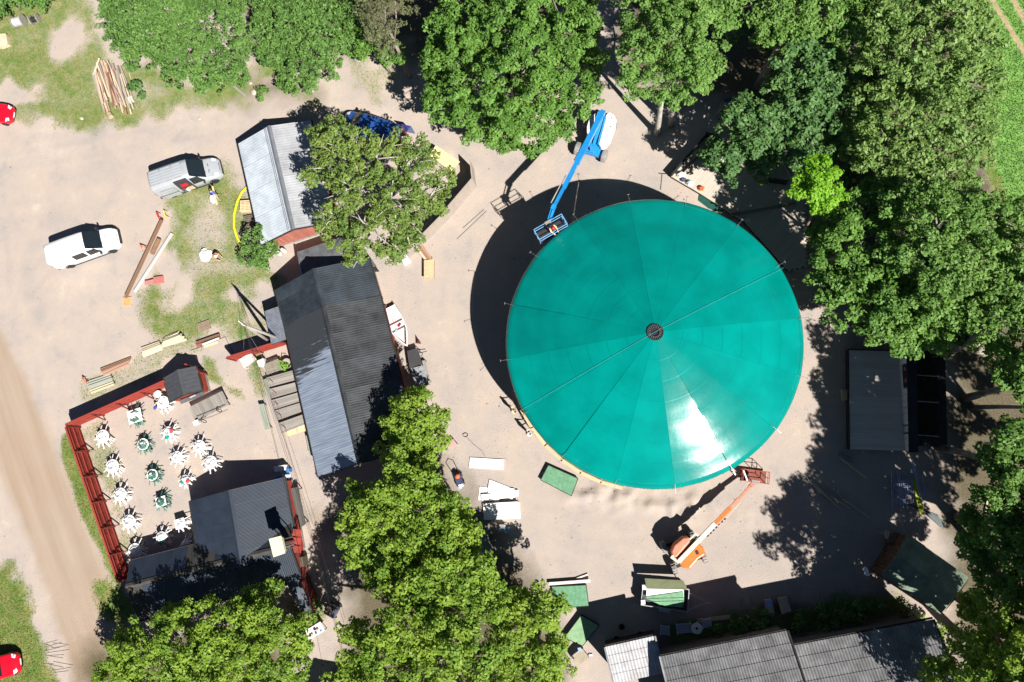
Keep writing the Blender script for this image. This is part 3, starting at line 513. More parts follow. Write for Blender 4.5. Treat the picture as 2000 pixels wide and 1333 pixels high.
# ------------------------------------------------------------------ buildings
STEEL_SKY = M('sky_tinted_galvanised_sheet', (.60,.66,.71), rough=.42, var=.12, scale=.8, metal=.25, spec=.5, per=.06)  # paler blue copy: the west slope's sky reflection is put into the colour
BLACKR = M('blue_black_sheet', (.028,.037,.047), rough=.5, var=.3, scale=.6, spec=.5, per=.08)
BROWNR = M('weathered_dark_sheet', (.036,.04,.044), rough=.5, var=.32, scale=.7, spec=.5, per=.1)
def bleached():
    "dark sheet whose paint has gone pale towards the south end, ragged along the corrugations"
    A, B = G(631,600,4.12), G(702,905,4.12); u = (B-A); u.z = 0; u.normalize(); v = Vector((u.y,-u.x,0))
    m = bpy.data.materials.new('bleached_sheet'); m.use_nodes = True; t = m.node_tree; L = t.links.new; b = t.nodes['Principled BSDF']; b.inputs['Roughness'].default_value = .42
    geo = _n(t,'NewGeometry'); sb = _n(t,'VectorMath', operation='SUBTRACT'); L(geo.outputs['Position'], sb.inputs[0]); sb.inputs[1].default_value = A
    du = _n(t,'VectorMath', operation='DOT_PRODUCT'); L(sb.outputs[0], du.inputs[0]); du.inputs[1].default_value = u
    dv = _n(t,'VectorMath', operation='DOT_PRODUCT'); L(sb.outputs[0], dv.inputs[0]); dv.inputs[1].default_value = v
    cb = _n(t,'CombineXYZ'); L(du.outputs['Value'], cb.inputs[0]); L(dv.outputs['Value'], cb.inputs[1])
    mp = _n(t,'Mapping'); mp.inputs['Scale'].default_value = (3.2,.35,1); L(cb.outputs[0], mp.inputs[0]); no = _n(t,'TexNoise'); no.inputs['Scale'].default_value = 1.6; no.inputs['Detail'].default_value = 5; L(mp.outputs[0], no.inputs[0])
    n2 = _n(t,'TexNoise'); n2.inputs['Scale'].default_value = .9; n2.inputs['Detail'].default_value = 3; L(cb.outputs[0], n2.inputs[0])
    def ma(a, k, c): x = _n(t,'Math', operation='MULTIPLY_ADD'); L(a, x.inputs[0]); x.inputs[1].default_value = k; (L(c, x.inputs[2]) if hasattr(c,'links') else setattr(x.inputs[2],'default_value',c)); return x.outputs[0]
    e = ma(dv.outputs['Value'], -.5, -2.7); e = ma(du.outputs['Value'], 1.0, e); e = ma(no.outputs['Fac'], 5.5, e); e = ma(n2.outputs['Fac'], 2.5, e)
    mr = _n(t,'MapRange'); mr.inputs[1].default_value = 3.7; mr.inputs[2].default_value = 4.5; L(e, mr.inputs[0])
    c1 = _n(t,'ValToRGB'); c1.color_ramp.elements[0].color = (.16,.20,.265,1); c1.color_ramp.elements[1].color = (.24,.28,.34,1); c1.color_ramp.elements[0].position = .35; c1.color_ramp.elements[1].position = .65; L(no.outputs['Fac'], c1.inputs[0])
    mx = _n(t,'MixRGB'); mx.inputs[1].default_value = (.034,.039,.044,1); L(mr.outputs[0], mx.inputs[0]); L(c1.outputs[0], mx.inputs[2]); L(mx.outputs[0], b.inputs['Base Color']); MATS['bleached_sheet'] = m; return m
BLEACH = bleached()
ROOFG = M('grey_roof_felt', (.115,.12,.13), rough=.7, var=.2, scale=1.3, bump=.3)
SHGL = M('slate_blue_sheet', (.021,.030,.047), rough=.5, var=.12, scale=.8, spec=.45, per=.06)
CORR = M('old_brown_fibre_sheet', (.055,.052,.045), rough=.85, var=.3, scale=1.0, bump=.3, streak=(1,.15,1))
RED = M('falu_red_board', (.30,.042,.028), rough=.85, var=.15, scale=3, per=.15, bump=.3)
REDP = M('faded_red_board', (.42,.15,.11), rough=.9, var=.15, scale=3, per=.18, bump=.3)
REDD = M('dark_red_post', (.17,.028,.022), rough=.85, var=.2, scale=3)
DKW = M('dark_stained_timber', (.028,.026,.025), rough=.85, var=.3, scale=3, bump=.4, per=.2)
WOOD = M('fresh_timber', (.62,.47,.28), rough=.75, var=.12, scale=2, per=.16, streak=(1,6,6), bump=.2)
GWOOD = M('grey_timber', (.30,.275,.245), rough=.9, var=.18, scale=2, per=.2, streak=(1,7,7), bump=.3)
BWOOD = M('brown_timber', (.24,.135,.08), rough=.85, var=.2, scale=2, per=.2, streak=(1,6,6), bump=.3)
WHITE = M('white_paint', (.78,.77,.75), rough=.6, var=.04, scale=2)
BLACK = M('black_rubber', (.018,.018,.02), rough=.7, var=.2, scale=5)
STONE = M('plinth_stone', (.28,.26,.24), rough=.9, var=.2, scale=3, bump=.6)
GLASS = M('dark_glass', (.012,.018,.022), rough=.06, var=.1, scale=2, spec=.8)
METAL = M('bare_steel', (.45,.46,.48), rough=.35, var=.1, scale=4, metal=.8)
def corr_mesh(name, w_, l_, n, amp, mat, steps=0):
    "corrugated sheet: x along the ridge, y from ridge to eave, unit frame; steps > 0 gives tile-like courses"
    mb = MB(); nx = n*4; ny = max(1, steps)
    if steps:
        vs = []; fs = []
        for j in range(steps):
            for e in (0,1):
                for i in range(nx+1):
                    ph = (i%4)/4*2*math.pi; vs.append((w_*i/nx, l_*(j+e)/steps - (0.0 if e else 0), amp*(math.cos(ph)) + (.022 if e else 0)))
            for i in range(nx):
                a = j*2*(nx+1)+i; fs.append((a, a+1, a+nx+2, a+nx+1))
                if j < steps-1: fs.append((a+nx+1, a+nx+2, a+2*(nx+1)+1, a+2*(nx+1)))
        mb.add(vs, fs)
    else: mb.grid(lambda u, v: (w_*u, l_*v, amp*math.cos(u*n*2*math.pi)), nx, 1)
    me = mb.mesh(name, mat, not steps); return me
def slope(th, A, B, D, mats, pitch=.2, amp=.007, sheet=1.1, name='roof_sheet', steps=0, th_=.05, deck=None, pick=None):
    "one roof slope in the thing's local frame: A-B is the upper edge, D the vector from ridge to eave"
    A, B, D = Vector(A), Vector(B), Vector(D); L_ = (B-A).length; n = max(1, round(L_/sheet)); w_ = L_/n; x = (B-A).normalized(); y = D.normalized(); z = x.cross(y)
    if z.z < 0: A, B = B, A; x = -x; z = x.cross(y)
    cache = {}
    for i in range(n):
        mt = pick(i, n) if pick else mats
        if mt.name not in cache: cache[mt.name] = corr_mesh('sheet', w_*.995, D.length+.0, max(2,round(w_/pitch)), amp, mt, steps)
        o = bpy.data.objects.new(name, cache[mt.name]); COL.objects.link(o); o.parent = th.o
        p = A + x*w_*i + z*(.03+.004*(i%2)); o.matrix_local = Matrix(((x.x,y.x,z.x,p.x),(x.y,y.y,z.y,p.y),(x.z,y.z,z.z,p.z),(0,0,0,1)))
    mb = MB(); dn = z*-.08; P = [A, B, B+D, A+D]; mb.add(P+[p+dn for p in P], [(0,1,2,3),(7,6,5,4),(0,4,5,1),(1,5,6,2),(2,6,7,3),(3,7,4,0)]); mb.build('roof_deck', deck or DKW, th)
def barn(name, label, cat, ra, rb, zr, hw, ze, wall, roof, over=.35, pick=None, boards=None, mats2=None, ridgecap=None, pitch=.2, gl=None, sheet=1.1, hw2=None, open_=False):
    RA, RB = G(*ra, zr), G(*rb, zr); c = (RA+RB)/2; c.z = 0; rz = math.atan2(RB.y-RA.y, RB.x-RA.x); L_ = (RB-RA).length
    th = T(name, label, cat, c, rz); hw2 = hw2 or hw; h = L_/2; wi = over; s1 = (zr-ze)/hw
    # walls (x from A at -h to B at +h; +y is left of A->B)
    for sgn, w_ in ((1,hw),(-1,hw2)):
        mb = MB().box((0, sgn*(w_-wi), (ze)/2), (L_-2*wi, .12, ze-.02)); mb.build('wall', wall, th)
    for sgn in (-1,1):
        x = sgn*(h-wi); y1, y2 = hw-wi, -(hw2-wi); zz = ze+s1*wi-.12
        poly = [(y2,0),(y1,0),(y1,zz),(0,zr-.12),(y2,zz)]; vs = [(x-.06,p[0],p[1]) for p in poly]+[(x+.06,p[0],p[1]) for p in poly]
        mb = MB().add(vs, [(4,3,2,1,0),(5,6,7,8,9)]+[(i,(i+1)%5,5+(i+1)%5,5+i) for i in range(5)]); mb.build('gable_wall', wall, th)
        if boards and sgn in boards[0]:
            n = int((y1-y2)/.2)
            for i in range(n):
                y = y2+(i+.5)*(y1-y2)/n; zt = zr-.16-(zr-.12-zz)*abs(y)/(hw-wi); plank(th, (x+sgn*.075,y,.35), (x+sgn*.075,y,zt), (y1-y2)/n*.86, .03, boards[1], 'board', up=(sgn,0,0))
    slope(th, (-h,0,zr), (h,0,zr), (0,hw,ze-zr), roof, sheet=sheet, pitch=pitch, pick=pick and (lambda i, n: pick(i, n, 1)))
    slope(th, (-h,0,zr), (h,0,zr), (0,-hw2,ze-zr), mats2 or roof, sheet=sheet, pitch=pitch, pick=pick and (lambda i, n: pick(i, n, -1)))
    mb = MB(); mb.add([(-h-.02,-.2,zr-.02),(-h-.02,0,zr+.09),(-h-.02,.2,zr-.02),(h+.02,-.2,zr-.02),(h+.02,0,zr+.09),(h+.02,.2,zr-.02)], [(0,3,4,1),(1,4,5,2),(0,1,2),(5,4,3)]); mb.build('ridge_cap', ridgecap or roof, th)
    for sgn in (-1,1):
        for e in (-1,1):
            w_ = hw if e > 0 else hw2; mb = MB().beam((sgn*(h+.02),0,zr-.09),(sgn*(h+.02),e*(w_+.02),ze-.09),.04,.18); mb.build('barge_board', DKW, th)
    for e, w_ in ((1,hw),(-1,hw2)):
        mb = MB().tube([(-h,e*(w_+.06),ze-.03),(h,e*(w_+.06),ze-.05)], .06, 6); mb.build('gutter', DKW, th)
    MB().box((0,(hw-hw2)/2,.15),(L_-2*wi+.14,hw+hw2-2*wi+.14,.3)).build('plinth', STONE, th)
    return th, h
# silver barn, north-west
b1, h1 = barn('barn','long barn with silver corrugated roof and faded red gable beside the grey van','barn',(525,247),(572,448),3.15,3.25,2.05,RED,M('plain_galvanised_sheet',(.40,.41,.43),rough=.5,var=.12,scale=.8,metal=.2,per=.08),over=.25,boards=((1,),REDP),mats2=STEEL_SKY,ridgecap=M('roof_ridge_grey',(.14,.15,.17),rough=.6,var=.1),pitch=.22,sheet=2.2)  # one roof metal: west slope gets the sky-tinted copy, east the plain one
# snow rail along the ridge of the silver barn
mb = MB()
for k in (.28,.42): mb.tube([(-h1,-k,3.15-k*.34+.16),(h1,-k,3.15-k*.34+.16)], .02, 4)
mb.build('snow_rail', METAL, b1)
# long black barn: north part and south part meet under a visible seam
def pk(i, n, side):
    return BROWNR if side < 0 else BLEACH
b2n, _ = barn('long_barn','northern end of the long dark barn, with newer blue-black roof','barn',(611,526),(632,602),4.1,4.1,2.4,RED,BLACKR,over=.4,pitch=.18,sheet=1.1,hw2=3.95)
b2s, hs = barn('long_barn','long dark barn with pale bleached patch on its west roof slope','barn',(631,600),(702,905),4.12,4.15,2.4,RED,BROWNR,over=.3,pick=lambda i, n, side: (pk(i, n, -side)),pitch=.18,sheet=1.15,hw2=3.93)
for k in range(3):
    yy = b2s.g(704-14*k, 911+10*k, 3)
# low lean-to between the barns
t = T('shed','low black felt-roofed shed between the two barns','shed',(640,515)); P = [t.g(x,y,z) for x,y,z in ((582,492,1.6),(690,455,1.6),(735,520,2.0),(590,540,2.0))]
MB().slab(P,.12).build('roof', ROOFG, t); MB().prism([(p[0]*.93,p[1]*.93) for p in P],0,1.5).build('wall', DKW, t)
MB().beam(P[0]+Vector((0,0,.05)),P[3]+Vector((0,0,.05)),.12,.08).build('flashing', METAL, t)
t = T('shed','small grey metal lean-to roof on the west side of the long barn','shed',(545,640)); P = [t.g(x,y,z) for x,y,z in ((517,609,1.7),(550,597,1.9),(564,662,1.9),(531,656,1.7))]
slope(t, P[1], P[2], P[0]-P[1], M('pale_grey_sheet',(.19,.21,.25),rough=.4,var=.15,scale=2,metal=.2,per=.1), sheet=.7, pitch=.12, amp=.012); MB().prism([(p[0]*.85,p[1]*.85) for p in P],0,1.55).build('wall', RED, t)
# dark house, south-west
b3, _ = barn('house','dark-roofed red house beside the plastic tables, main wing','house',(447,958),(472,1108),3.1,4.02,1.95,RED,SHGL,over=.25,pitch=.1,sheet=1.1,ridgecap=SHGL,hw2=3.9)
b4, _ = barn('house','long low dark roof wing of the red house, partly shaded by trees','house',(246,1146),(566,1066),2.9,1.8,1.9,RED,SHGL,over=.2,hw2=2.75,pitch=.15,sheet=1.2,ridgecap=CORR,pick=lambda i, n, s: (CORR if s > 0 and .32 < i/n < .5 or i/n > .86 else SHGL))
t = T('annexe','narrow grey flat-roofed annexe at the south end of the red house','annexe',(580,1160)); P = [t.g(x,y,2.1) for x,y in ((548,1118),(574,1109),(611,1196),(592,1203))]
MB().slab(P,.1).build('roof', M('annexe_roof_felt',(.10,.11,.135),rough=.7,var=.15,scale=1.2), t); MB().prism([(p[0]*.94,p[1]*.94) for p in P],0,1.95).build('wall', RED, t)
q = [t.g(602,1140,0), t.g(607,1160,0)]
c = G(541,1069,5.0); q = [G(525,1053,5.0),G(549,1047,5.0),G(557,1081,5.0),G(534,1089,5.0)]
t2 = T('vent_hood','cream sheet-metal hood on steel legs above the dark house roof','vent hood',(c.x,c.y,2.7)); Q = [t2.L(p) for p in q]
CREAM = M('cream_metal',(.66,.62,.45),rough=.5,var=.08,scale=3); MB().slab(Q,.08).build('lid', CREAM, t2); MB().slab([p*.82+Vector((0,0,p.z*.18-.1)) for p in Q],.4).build('hood', CREAM, t2)
for p in Q: MB().cyl((p.x*.6,p.y*.6,.0),(p.x*.6,p.y*.6,2.1),.04,n=6).build('leg', METAL, t2)
MB().cyl((0,0,-.4),(0,0,1.9),.22,n=12).build('flue', METAL, t2)
# small dark hut in the fence corner
b5, _ = barn('hut','small hut with dark grey gabled roof at the gap in the red fence','hut',(347,723),(359,771),2.35,1.15,1.6,RED,M('hut_roof_felt',(.05,.054,.062),rough=.75,var=.1,scale=2),over=.15,pitch=.4,sheet=1.1,hw2=1.7)
t = T('counter_hatch','open grey hatch board along the south side of the small hut','hatch',(388,775)); P = [t.g(x,y,z) for x,y,z in ((352,788,1.4),(396,764,1.4),(398,771,1.3),(356,789,1.3))]
MB().slab([t.g(x,y,1.4) for x,y in ((351,783),(396,765),(398,772),(353,790))],.04).build('board', ROOFG, t); MB().slab([t.g(x,y,1.46) for x,y in ((370,776),(381,771),(382,773),(371,778))],.03).build('sign_plate', M('pale_plate',(.45,.45,.45),rough=.5), t)
for x, y in ((356,786),(395,769)): MB().cyl(t.g(x,y,0)*1,t.g(x,y,1.38),.03,n=6).build('post', DKW, t)
# tiled house at the bottom right
TILE = M('grey_tile_sheet',(.20,.20,.205),rough=.55,var=.2,scale=1.1,spec=.4,per=.1,fine=.12); TILEP = M('pale_tile_sheet',(.42,.42,.43),rough=.5,var=.14,scale=1.4,spec=.4,per=.08,fine=.12)
th = T('tiled_house','large house with grey tile-profile metal roof at the bottom edge','house',(1560,1330)); 
def tiles(A, B, run, mat, n_c, sheet, pitch, amp=.03):
    A, B = Vector(A), Vector(B); x = (B-A).normalized(); d = Vector((0,0,1)).cross(x)
    if d.y > 0: d = -d
    D = -d*run+Vector((0,0,run*.36)); 
    slope(th, A-D*-1, B+D, -D, mat, pitch=pitch, amp=amp, sheet=sheet, name='tile_sheet', steps=n_c)
def tile_slope(th, a, b, z, run, mat, n_c, sheet=1.15, pitch=.19, rise=.36, nm='tile_sheet'):
    A, B = th.g(*a, z), th.g(*b, z); x = (B-A).normalized(); d = Vector((x.y,-x.x,0))
    if d.y > 0: d = -d
    up = d*run+Vector((0,0,run*rise)); slope(th, A+up, B+up, -up, mat, pitch=pitch, amp=.018, sheet=sheet, name=nm, steps=n_c)
    MB().tube([A+Vector((0,.08,-.06)),B+Vector((0,.08,-.06))],.07,6).build('gutter', DKW, th); return A, B, d, up
A, B, d, up = tile_slope(th,(1289,1283),(1538,1232),4.0,6.6,TILE,9)
A2, B2, d2, up2 = tile_slope(th,(1546,1262),(1822,1210),4.0,5.6,TILE,8)
for (a_, b_, w_) in ((A,B,6),(A2,B2,5.5)):
    P = [a_+d*.4, b_+d*.4, b_+d*w_, a_+d*w_]; MB().prism([(p.x,p.y) for p in P],0,3.9).build('wall', M('house_wall_dark',(.12,.11,.10),rough=.8), th)
MB().beam(B+Vector((.03,0,.02)),B+up+Vector((.03,0,.02)),.1,.2).build('verge_board', DKW, th); MB().beam(A+Vector((-.03,0,.02)),A+up+Vector((-.03,0,.02)),.1,.2).build('verge_board', TILEP, th)
MB().beam(B2+Vector((.03,0,.02)),B2+up2+Vector((.03,0,.02)),.1,.2).build('verge_board', DKW, th)
tp = T('porch','low porch with pale tile-profile roof at the corner of the tiled house','porch',(1235,1275)); _th = th
A, B, d, up = tile_slope(tp,(1181,1264),(1279,1242),3.0,2.45,TILEP,4,sheet=.8,pitch=.21,rise=.06)
MB().prism([(p.x,p.y) for p in (A+d*.3,B+d*.3,B+d*2.3,A+d*2.3)],0,2.8).build('wall', DKW, tp); 
for p, q in ((A,A+up),(B,B+up)): MB().beam(p+Vector((0,0,.06)),q+Vector((0,0,.06)),.12,.16).build('verge_board', M('zinc_flashing',(.3,.3,.31),rough=.4,metal=.5), tp)
# a shed just south of the frame: its gable shadow falls into the lane
barn('shed','shed just south of the frame whose gable shadow falls on the lane','shed',(640,1408),(655,1480),4.2,2.6,2.6,RED,BLACKR,over=.2,sheet=1.5)
# green-roofed hut at the right
GRF = M('green_roof_felt',(.17,.225,.165),rough=.75,var=.25,scale=.7,bump=.3,fine=.1)
t = T('green_hut','wooden hut with moss-green roof under the trees at the lower right','hut',(1780,1130)); zr, ze = 3.4, 2.5
SHADEB = M('shaded_brown_board',(.13,.08,.055),rough=.9,var=.2,per=.2); R0, R1 = t.g(1752,1084,zr), t.g(1866,1166,zr); S0, S1 = t.g(1722,1124,ze), t.g(1837,1200,ze); N0, N1 = t.g(1773,1044,ze), t.g(1892,1128,ze)  # hut boards darkened: tree shade is put into their brown
def strips(a, b, c, d, n, nm, mt):
    for i in range(n):
        f0, f1 = i/n, (i+1)/n; u = .012*(i%2); MB().slab([a.lerp(b,f0)+Vector((0,0,u)),a.lerp(b,f1)+Vector((0,0,u)),d.lerp(c,f1)+Vector((0,0,u)),d.lerp(c,f0)+Vector((0,0,u))],.05).build(nm, mt, t)
strips(R0,R1,S1,S0,5,'felt_strip',GRF); strips(R0,R1,N1,N0,5,'felt_strip',GRF)
w0, w1, w2, w3 = [p.lerp((S0+S1+N0+N1)/4, .07) for p in (S0,S1,N1,N0)]; MB().prism([(p.x,p.y) for p in (w0,w1,w2,w3)],0,ze-.1).build('wall', BWOOD, t)
for i in range(26): f = i/25; p = w0.lerp(w1,f)-Vector((0,.05,0)); plank(t, (p.x,p.y,0),(p.x,p.y,ze-.1),.15,.04,SHADEB if i%3 else GWOOD,'board',up=(0,-1,0))
for i in range(14): f = i/13; p = w0.lerp(w3,f)-Vector((.06,0,0)); plank(t, (p.x,p.y,0),(p.x,p.y,ze+.85*(1-abs(f*2-1))-.1),.16,.04,SHADEB,'board',up=(-1,0,0))
MB().add([R1+Vector((.02,0,0)),S1,N1,R1+Vector((.1,-.05,0)),S1+Vector((.06,-.03,0)),N1+Vector((.06,-.03,0))],[(0,1,2),(5,4,3)]).build('gable_board', M('pale_green_board',(.30,.34,.20),rough=.8,var=.1), t)
# open-air stage
t = T('stage','open-air stage with beige board floor and black roof at the right','stage',(1710,780)); zf = .55
DECKF = M('beige_deck_board',(.62,.56,.50),rough=.85,var=.1,scale=2,per=.09,streak=(1,5,5),bump=.15)
a, b, c, d = [t.g(x,y,zf) for x, y in ((1656,683),(1762,686),(1770,881),(1658,878))]
n = 36
for i in range(n): f0 = (i+.5)/n; p, q = a.lerp(d,f0), b.lerp(c,f0); plank(t, p, q, (d-a).length/n*.97, .04, DECKF, 'floor_board')
MB().prism([(p.x,p.y) for p in (a,b,c,d)],0,zf-.03).build('base', DKW, t)
for p, q in ((a,b),(a,d)): MB().beam(p+Vector((0,0,.03)),q+Vector((0,0,.03)),.08,.14).build('edge_shadow_strip', DKW, t)  # dark strips stand in for the shadow along the top and left edges
W0, W1 = t.g(1756,690,zf), t.g(1769,882,zf); zt = 2.2; wm = M('white_board_wall',(.80,.77,.72),rough=.75,var=.08,scale=2,per=.05)
for i in range(16):
    p, q = W0.lerp(W1,i/16), W0.lerp(W1,(i+1)/16); plank(t, ((p.x+q.x)/2,(p.y+q.y)/2,zf),((p.x+q.x)/2,(p.y+q.y)/2,zt-.05),(q-p).length*.94,.06,wm,'wall_board',up=(-1,0,0))
for f in (.74,.82): p = W0.lerp(W1,f); MB().box((p.x-.05,p.y,1.35),(.05,.06,1.6)).build('batten', DKW, t)
MB().box(tuple(W0.lerp(W1,.25)+Vector((-.08,0,1.0))),(.05,1.7,.75)).build('dark_sign_board', BLACK, t)
MB().box(tuple(W0.lerp(W1,.18)+Vector((-.12,0,1.1))),(.02,.25,.3)).build('sign_mark', REDP, t)
MB().box(tuple(W0.lerp(W1,.3)+Vector((-.12,0,1.1))),(.02,.25,.3)).build('sign_mark', REDP, t)
BLK = M('black_roof_felt',(.016,.02,.032),rough=.5,var=.2,scale=1)
P = [t.g(x,y,2.35) for x,y in ((1771,682),(1790,682),(1794,884),(1776,884))]; MB().slab(P,.12).build('roof', BLK, t)
for (y0, y1) in ((686,731),(736,782),(787,846)):
    P = [t.g(x,y,2.1) for x,y in ((1790,y0),(1830,y0+1),(1834,y1+3),(1792,y1))]; MB().slab(P,.06).build('roof_panel', M('black_plastic_sheet',(.008,.009,.012),rough=.22,var=.3,scale=3,bump=.5,bscale=3), t)
for y in (683,733,784,850): MB().beam(t.g(1790,y,2.2),t.g(1834,y+3,2.2),.07,.08).build('roof_batten', METAL, t)
MB().prism([(p.x,p.y) for p in [t.g(x,y,0) for x,y in ((1765,690),(1822,690),(1826,870),(1770,872))]],0,1.95).build('back_room', DKW, t)
tagp(plank(t, t.g(1647,762,.0)+Vector((0,0,.12)), t.g(1649,783,.0)+Vector((0,0,.12)), .35,.24, WOOD, 'step'), 'fresh wooden step')
# wooden deck under the trees, north-east
t = T('deck','large shaded wooden deck under the trees north-east of the tent','deck',(1430,380)); zf = .35
dm = M('dance_floor_board',(.50,.44,.37),rough=.85,var=.12,scale=2,per=.06,streak=(1,5,5))
q = [t.g(x,y,zf) for x,y in ((1311,345),(1404,238),(1570,330),(1575,520),(1540,530),(1452,432),(1364,376))]
poly = [(p.x,p.y) for p in q]; MB().prism(poly,0,zf-.045).build('base', DKW, t)
x = (q[1]-q[0]).normalized(); y = Vector((-x.y,x.x,0)); us = [(p.x*x.x+p.y*x.y, p.x*y.x+p.y*y.y) for p in q]; v0, v1 = min(u[1] for u in us), max(u[1] for u in us); bw = .22; v = v0+bw/2
while v < v1:
    xs = []
    for i in range(len(us)):
        (a0,a1),(b0,b1) = us[i], us[(i+1)%len(us)]
        if (a1 > v) != (b1 > v): xs.append(a0+(v-a1)*(b0-a0)/(b1-a1))
    if len(xs) >= 2: u0, u1 = min(xs), max(xs); plank(t, x*u0+y*v+Vector((0,0,zf-.02)), x*u1+y*v+Vector((0,0,zf-.02)), bw*.97,.04,dm,'floor_board')
    v += bw
KERB = M('deck_edge_board',(.5,.44,.35),rough=.8,var=.1,scale=2)
for i, (p, r_) in enumerate(((q[0],q[6]),(q[6],q[5]))): MB().beam(p+Vector((0,0,.02)),r_+Vector((0,0,.02)),.07,.12).build('edge_board', KERB, t)
MB().beam(q[0]+Vector((0,0,.28)),q[1]+Vector((0,0,.28)),.1,.6).build('back_wall', BLACK, t)
MB().beam(t.g(1428,420,.5),t.g(1554,398,.5),.22,.16).build('divider_beam', M('olive_grey_beam',(.2,.19,.14),rough=.8,per=.1), t)
MB().beam(t.g(1395,272,.5),t.g(1334,338,.5),.03,.3).build('kick_board', DKW, t)
BOOTH = M('booth_panel',(.27,.26,.22),rough=.7,var=.08,scale=2)
t = T('booth','pale board booth half hidden by leaves on the north end of the deck','booth',(1395,260)); P = [t.g(x,y,1.6) for x,y in ((1390,227),(1406,236),(1400,262),(1378,256))]; MB().slab(P,.06).build('roof', BOOTH, t); MB().prism([(p.x*.9,p.y*.9) for p in P],0,1.54).build('wall', DKW, t)
t = T('booth','pale board booth roof beside the bright young maple','booth',(1530,335)); P = [t.g(x,y,2.0) for x,y in ((1500,308),(1530,322),(1548,337),(1546,352),(1502,346))]; MB().slab(P[:4]+[P[4]],.06).build('roof', BOOTH, t); MB().beam(P[1]+Vector((0,0,.05)),P[3]+Vector((0,0,.05)),.06,.08).build('batten', KERB, t); MB().prism([(p.x*.85,p.y*.85) for p in P],0,1.94).build('wall', DKW, t)
t = T('canopy','blue tarpaulin canopy on poles in the shade north of the deck','canopy',(1425,205)); P = [t.g(x,y,2.3) for x,y in ((1411,196),(1446,186),(1462,200),(1440,212))]
MB().slab(P,.03).build('tarpaulin', M('blue_tarp',(.02,.06,.25),rough=.35,var=.15,scale=2,bump=.4), t)
for p in P: MB().cyl((p.x,p.y,0),(p.x,p.y,2.28),.03,n=6).build('pole', METAL, t)
solo(MB().beam(G(1417,201,1.2),G(1396,228,1.2),.05,.06).beam(G(1417,201,.6),G(1396,228,.6),.05,.06).cyl(G(1417,201,0),G(1417,201,1.25),.04).cyl(G(1396,228,0),G(1396,228,1.25),.04),'railing',KERB,'short pale railing between the blue canopy and the booth','railing',G(1406,214))
# screen wall beside the oak
t = T('screen_wall','tall bare board screen wall beside the cream table top','screen wall',(900,390)); SCR = M('raw_board_screen',(.33,.28,.24),rough=.85,var=.06,scale=2,per=.04)
for (a, b) in (((930,366),(884,420)),((930,366),(926,332))):
    p, q_ = t.g(*a,0), t.g(*b,0); n = max(2, round((q_-p).length/.6))
    for i in range(n): u, v_ = p.lerp(q_,i/n), p.lerp(q_,(i+1)/n); MB().beam(u.lerp(v_,.5)-((v_-u)*.505)+Vector((0,0,1.0)),u.lerp(v_,.5)+((v_-u)*.505)+Vector((0,0,1.0)),.05,2.0).build('board_panel', SCR, t)
    MB().beam(p+Vector((0,0,2.02)),q_+Vector((0,0,2.02)),.09,.05).build('top_rail', SCR, t)
p, q_ = t.g(884,420,0), t.g(800,505,0)
for i in range(6): u, v_ = p.lerp(q_,i/6), p.lerp(q_,(i+1)/6); MB().beam(u-(v_-u)*.005+Vector((0,0,.9)),v_+(v_-u)*.005+Vector((0,0,.9)),.05,1.8).build('board_panel', SCR, t)
# paving slabs outside the red house
PAV = M('paving_slab',(.42,.37,.31),rough=.9,var=.15,scale=2,per=.1,bump=.3)
t = T('paving','patch of square beige paving slabs beside the red house','paving',(600,1100))
p0 = t.g(578,1085,0); ux = (t.g(618,1079,0)-p0)/3; uy = (t.g(596,1140,0)-p0)/4
for i in range(3):
    for j in range(4):
        c = p0+ux*(i+.5)+uy*(j+.5); 
        if (i,j) in ((0,3),): continue
        plank(t, c-ux*.47+Vector((0,0,.02)), c+ux*.47+Vector((0,0,.02)), uy.length*.94, .05, PAV, 'slab')
t = T('porch','red-trimmed entrance porch on the east side of the red house','porch',(582,1062))
for yy in (1040,1056,1072): MB().beam(t.g(572,yy,2.2),t.g(588,yy+2,2.2),.5,.05).build('roof_board', RED, t)
MB().beam(t.g(578,1034,2.1),t.g(582,1082,2.1),.08,.12).build('beam', REDD, t)
for yy in (1036,1080): MB().cyl(t.g(587,yy,0),t.g(587,yy,2.15),.05,n=6).build('post', REDD, t)
# ------------------------------------------------------------------ fences
def fence(label, pts, h, bays, inner=1, cat='fence', brace=True, bw=.0):
    a, b = G(*pts[0]), G(*pts[1]); rz = math.atan2(b.y-a.y, b.x-a.x); t = T('fence', label, cat, a, rz); L_ = (b-a).length; bl = L_/bays; n = max(3, round(bl/.42))
    for i in range(bays):
        for k in range(n):
            x0 = i*bl+k*bl/n; plank(t, (x0+bl/n/2,.008*(k%2),.05),(x0+bl/n/2,.008*(k%2),h),bl/n*1.01,.025,RED,'board',up=(0,inner,0))
        for z in (.35,h*.55,h-.25): plank(t,(i*bl+.06,inner*.05,z),((i+1)*bl-.06,inner*.05,z),.05,.1,RED,'rail')
        plank(t,(i*bl,0,h+.02),((i+1)*bl,0,h+.02),.14,.04,RED,'cap_board')
    for i in range(bays+1):
        x = min(i*bl,L_-.05); plank(t,(x,inner*.06,0),(x,inner*.06,h),.1,.1,REDD,'post',up=(0,1,0))
        if brace and 0 < i: MB().beam((x,inner*.08,h-.2),(x,inner*.5,.05),.06,.09).build('brace', REDD, t)
    return t
fence('long red board fence along the dirt road with sloping braces', ((157,836),(258,1131)), 1.75, 6, 1)
fence('red board fence between the fence corner and the small dark hut', ((157,831),(345,748)), 1.75, 4, -1)
fence('short bright red board fence west of the long dark barn', ((462,704),(566,672)), 1.7, 2, -1, brace=False)
fence('stub of red board fence at the east side of the small dark hut', ((382,716),(407,731)), 1.6, 1, -1, brace=False)
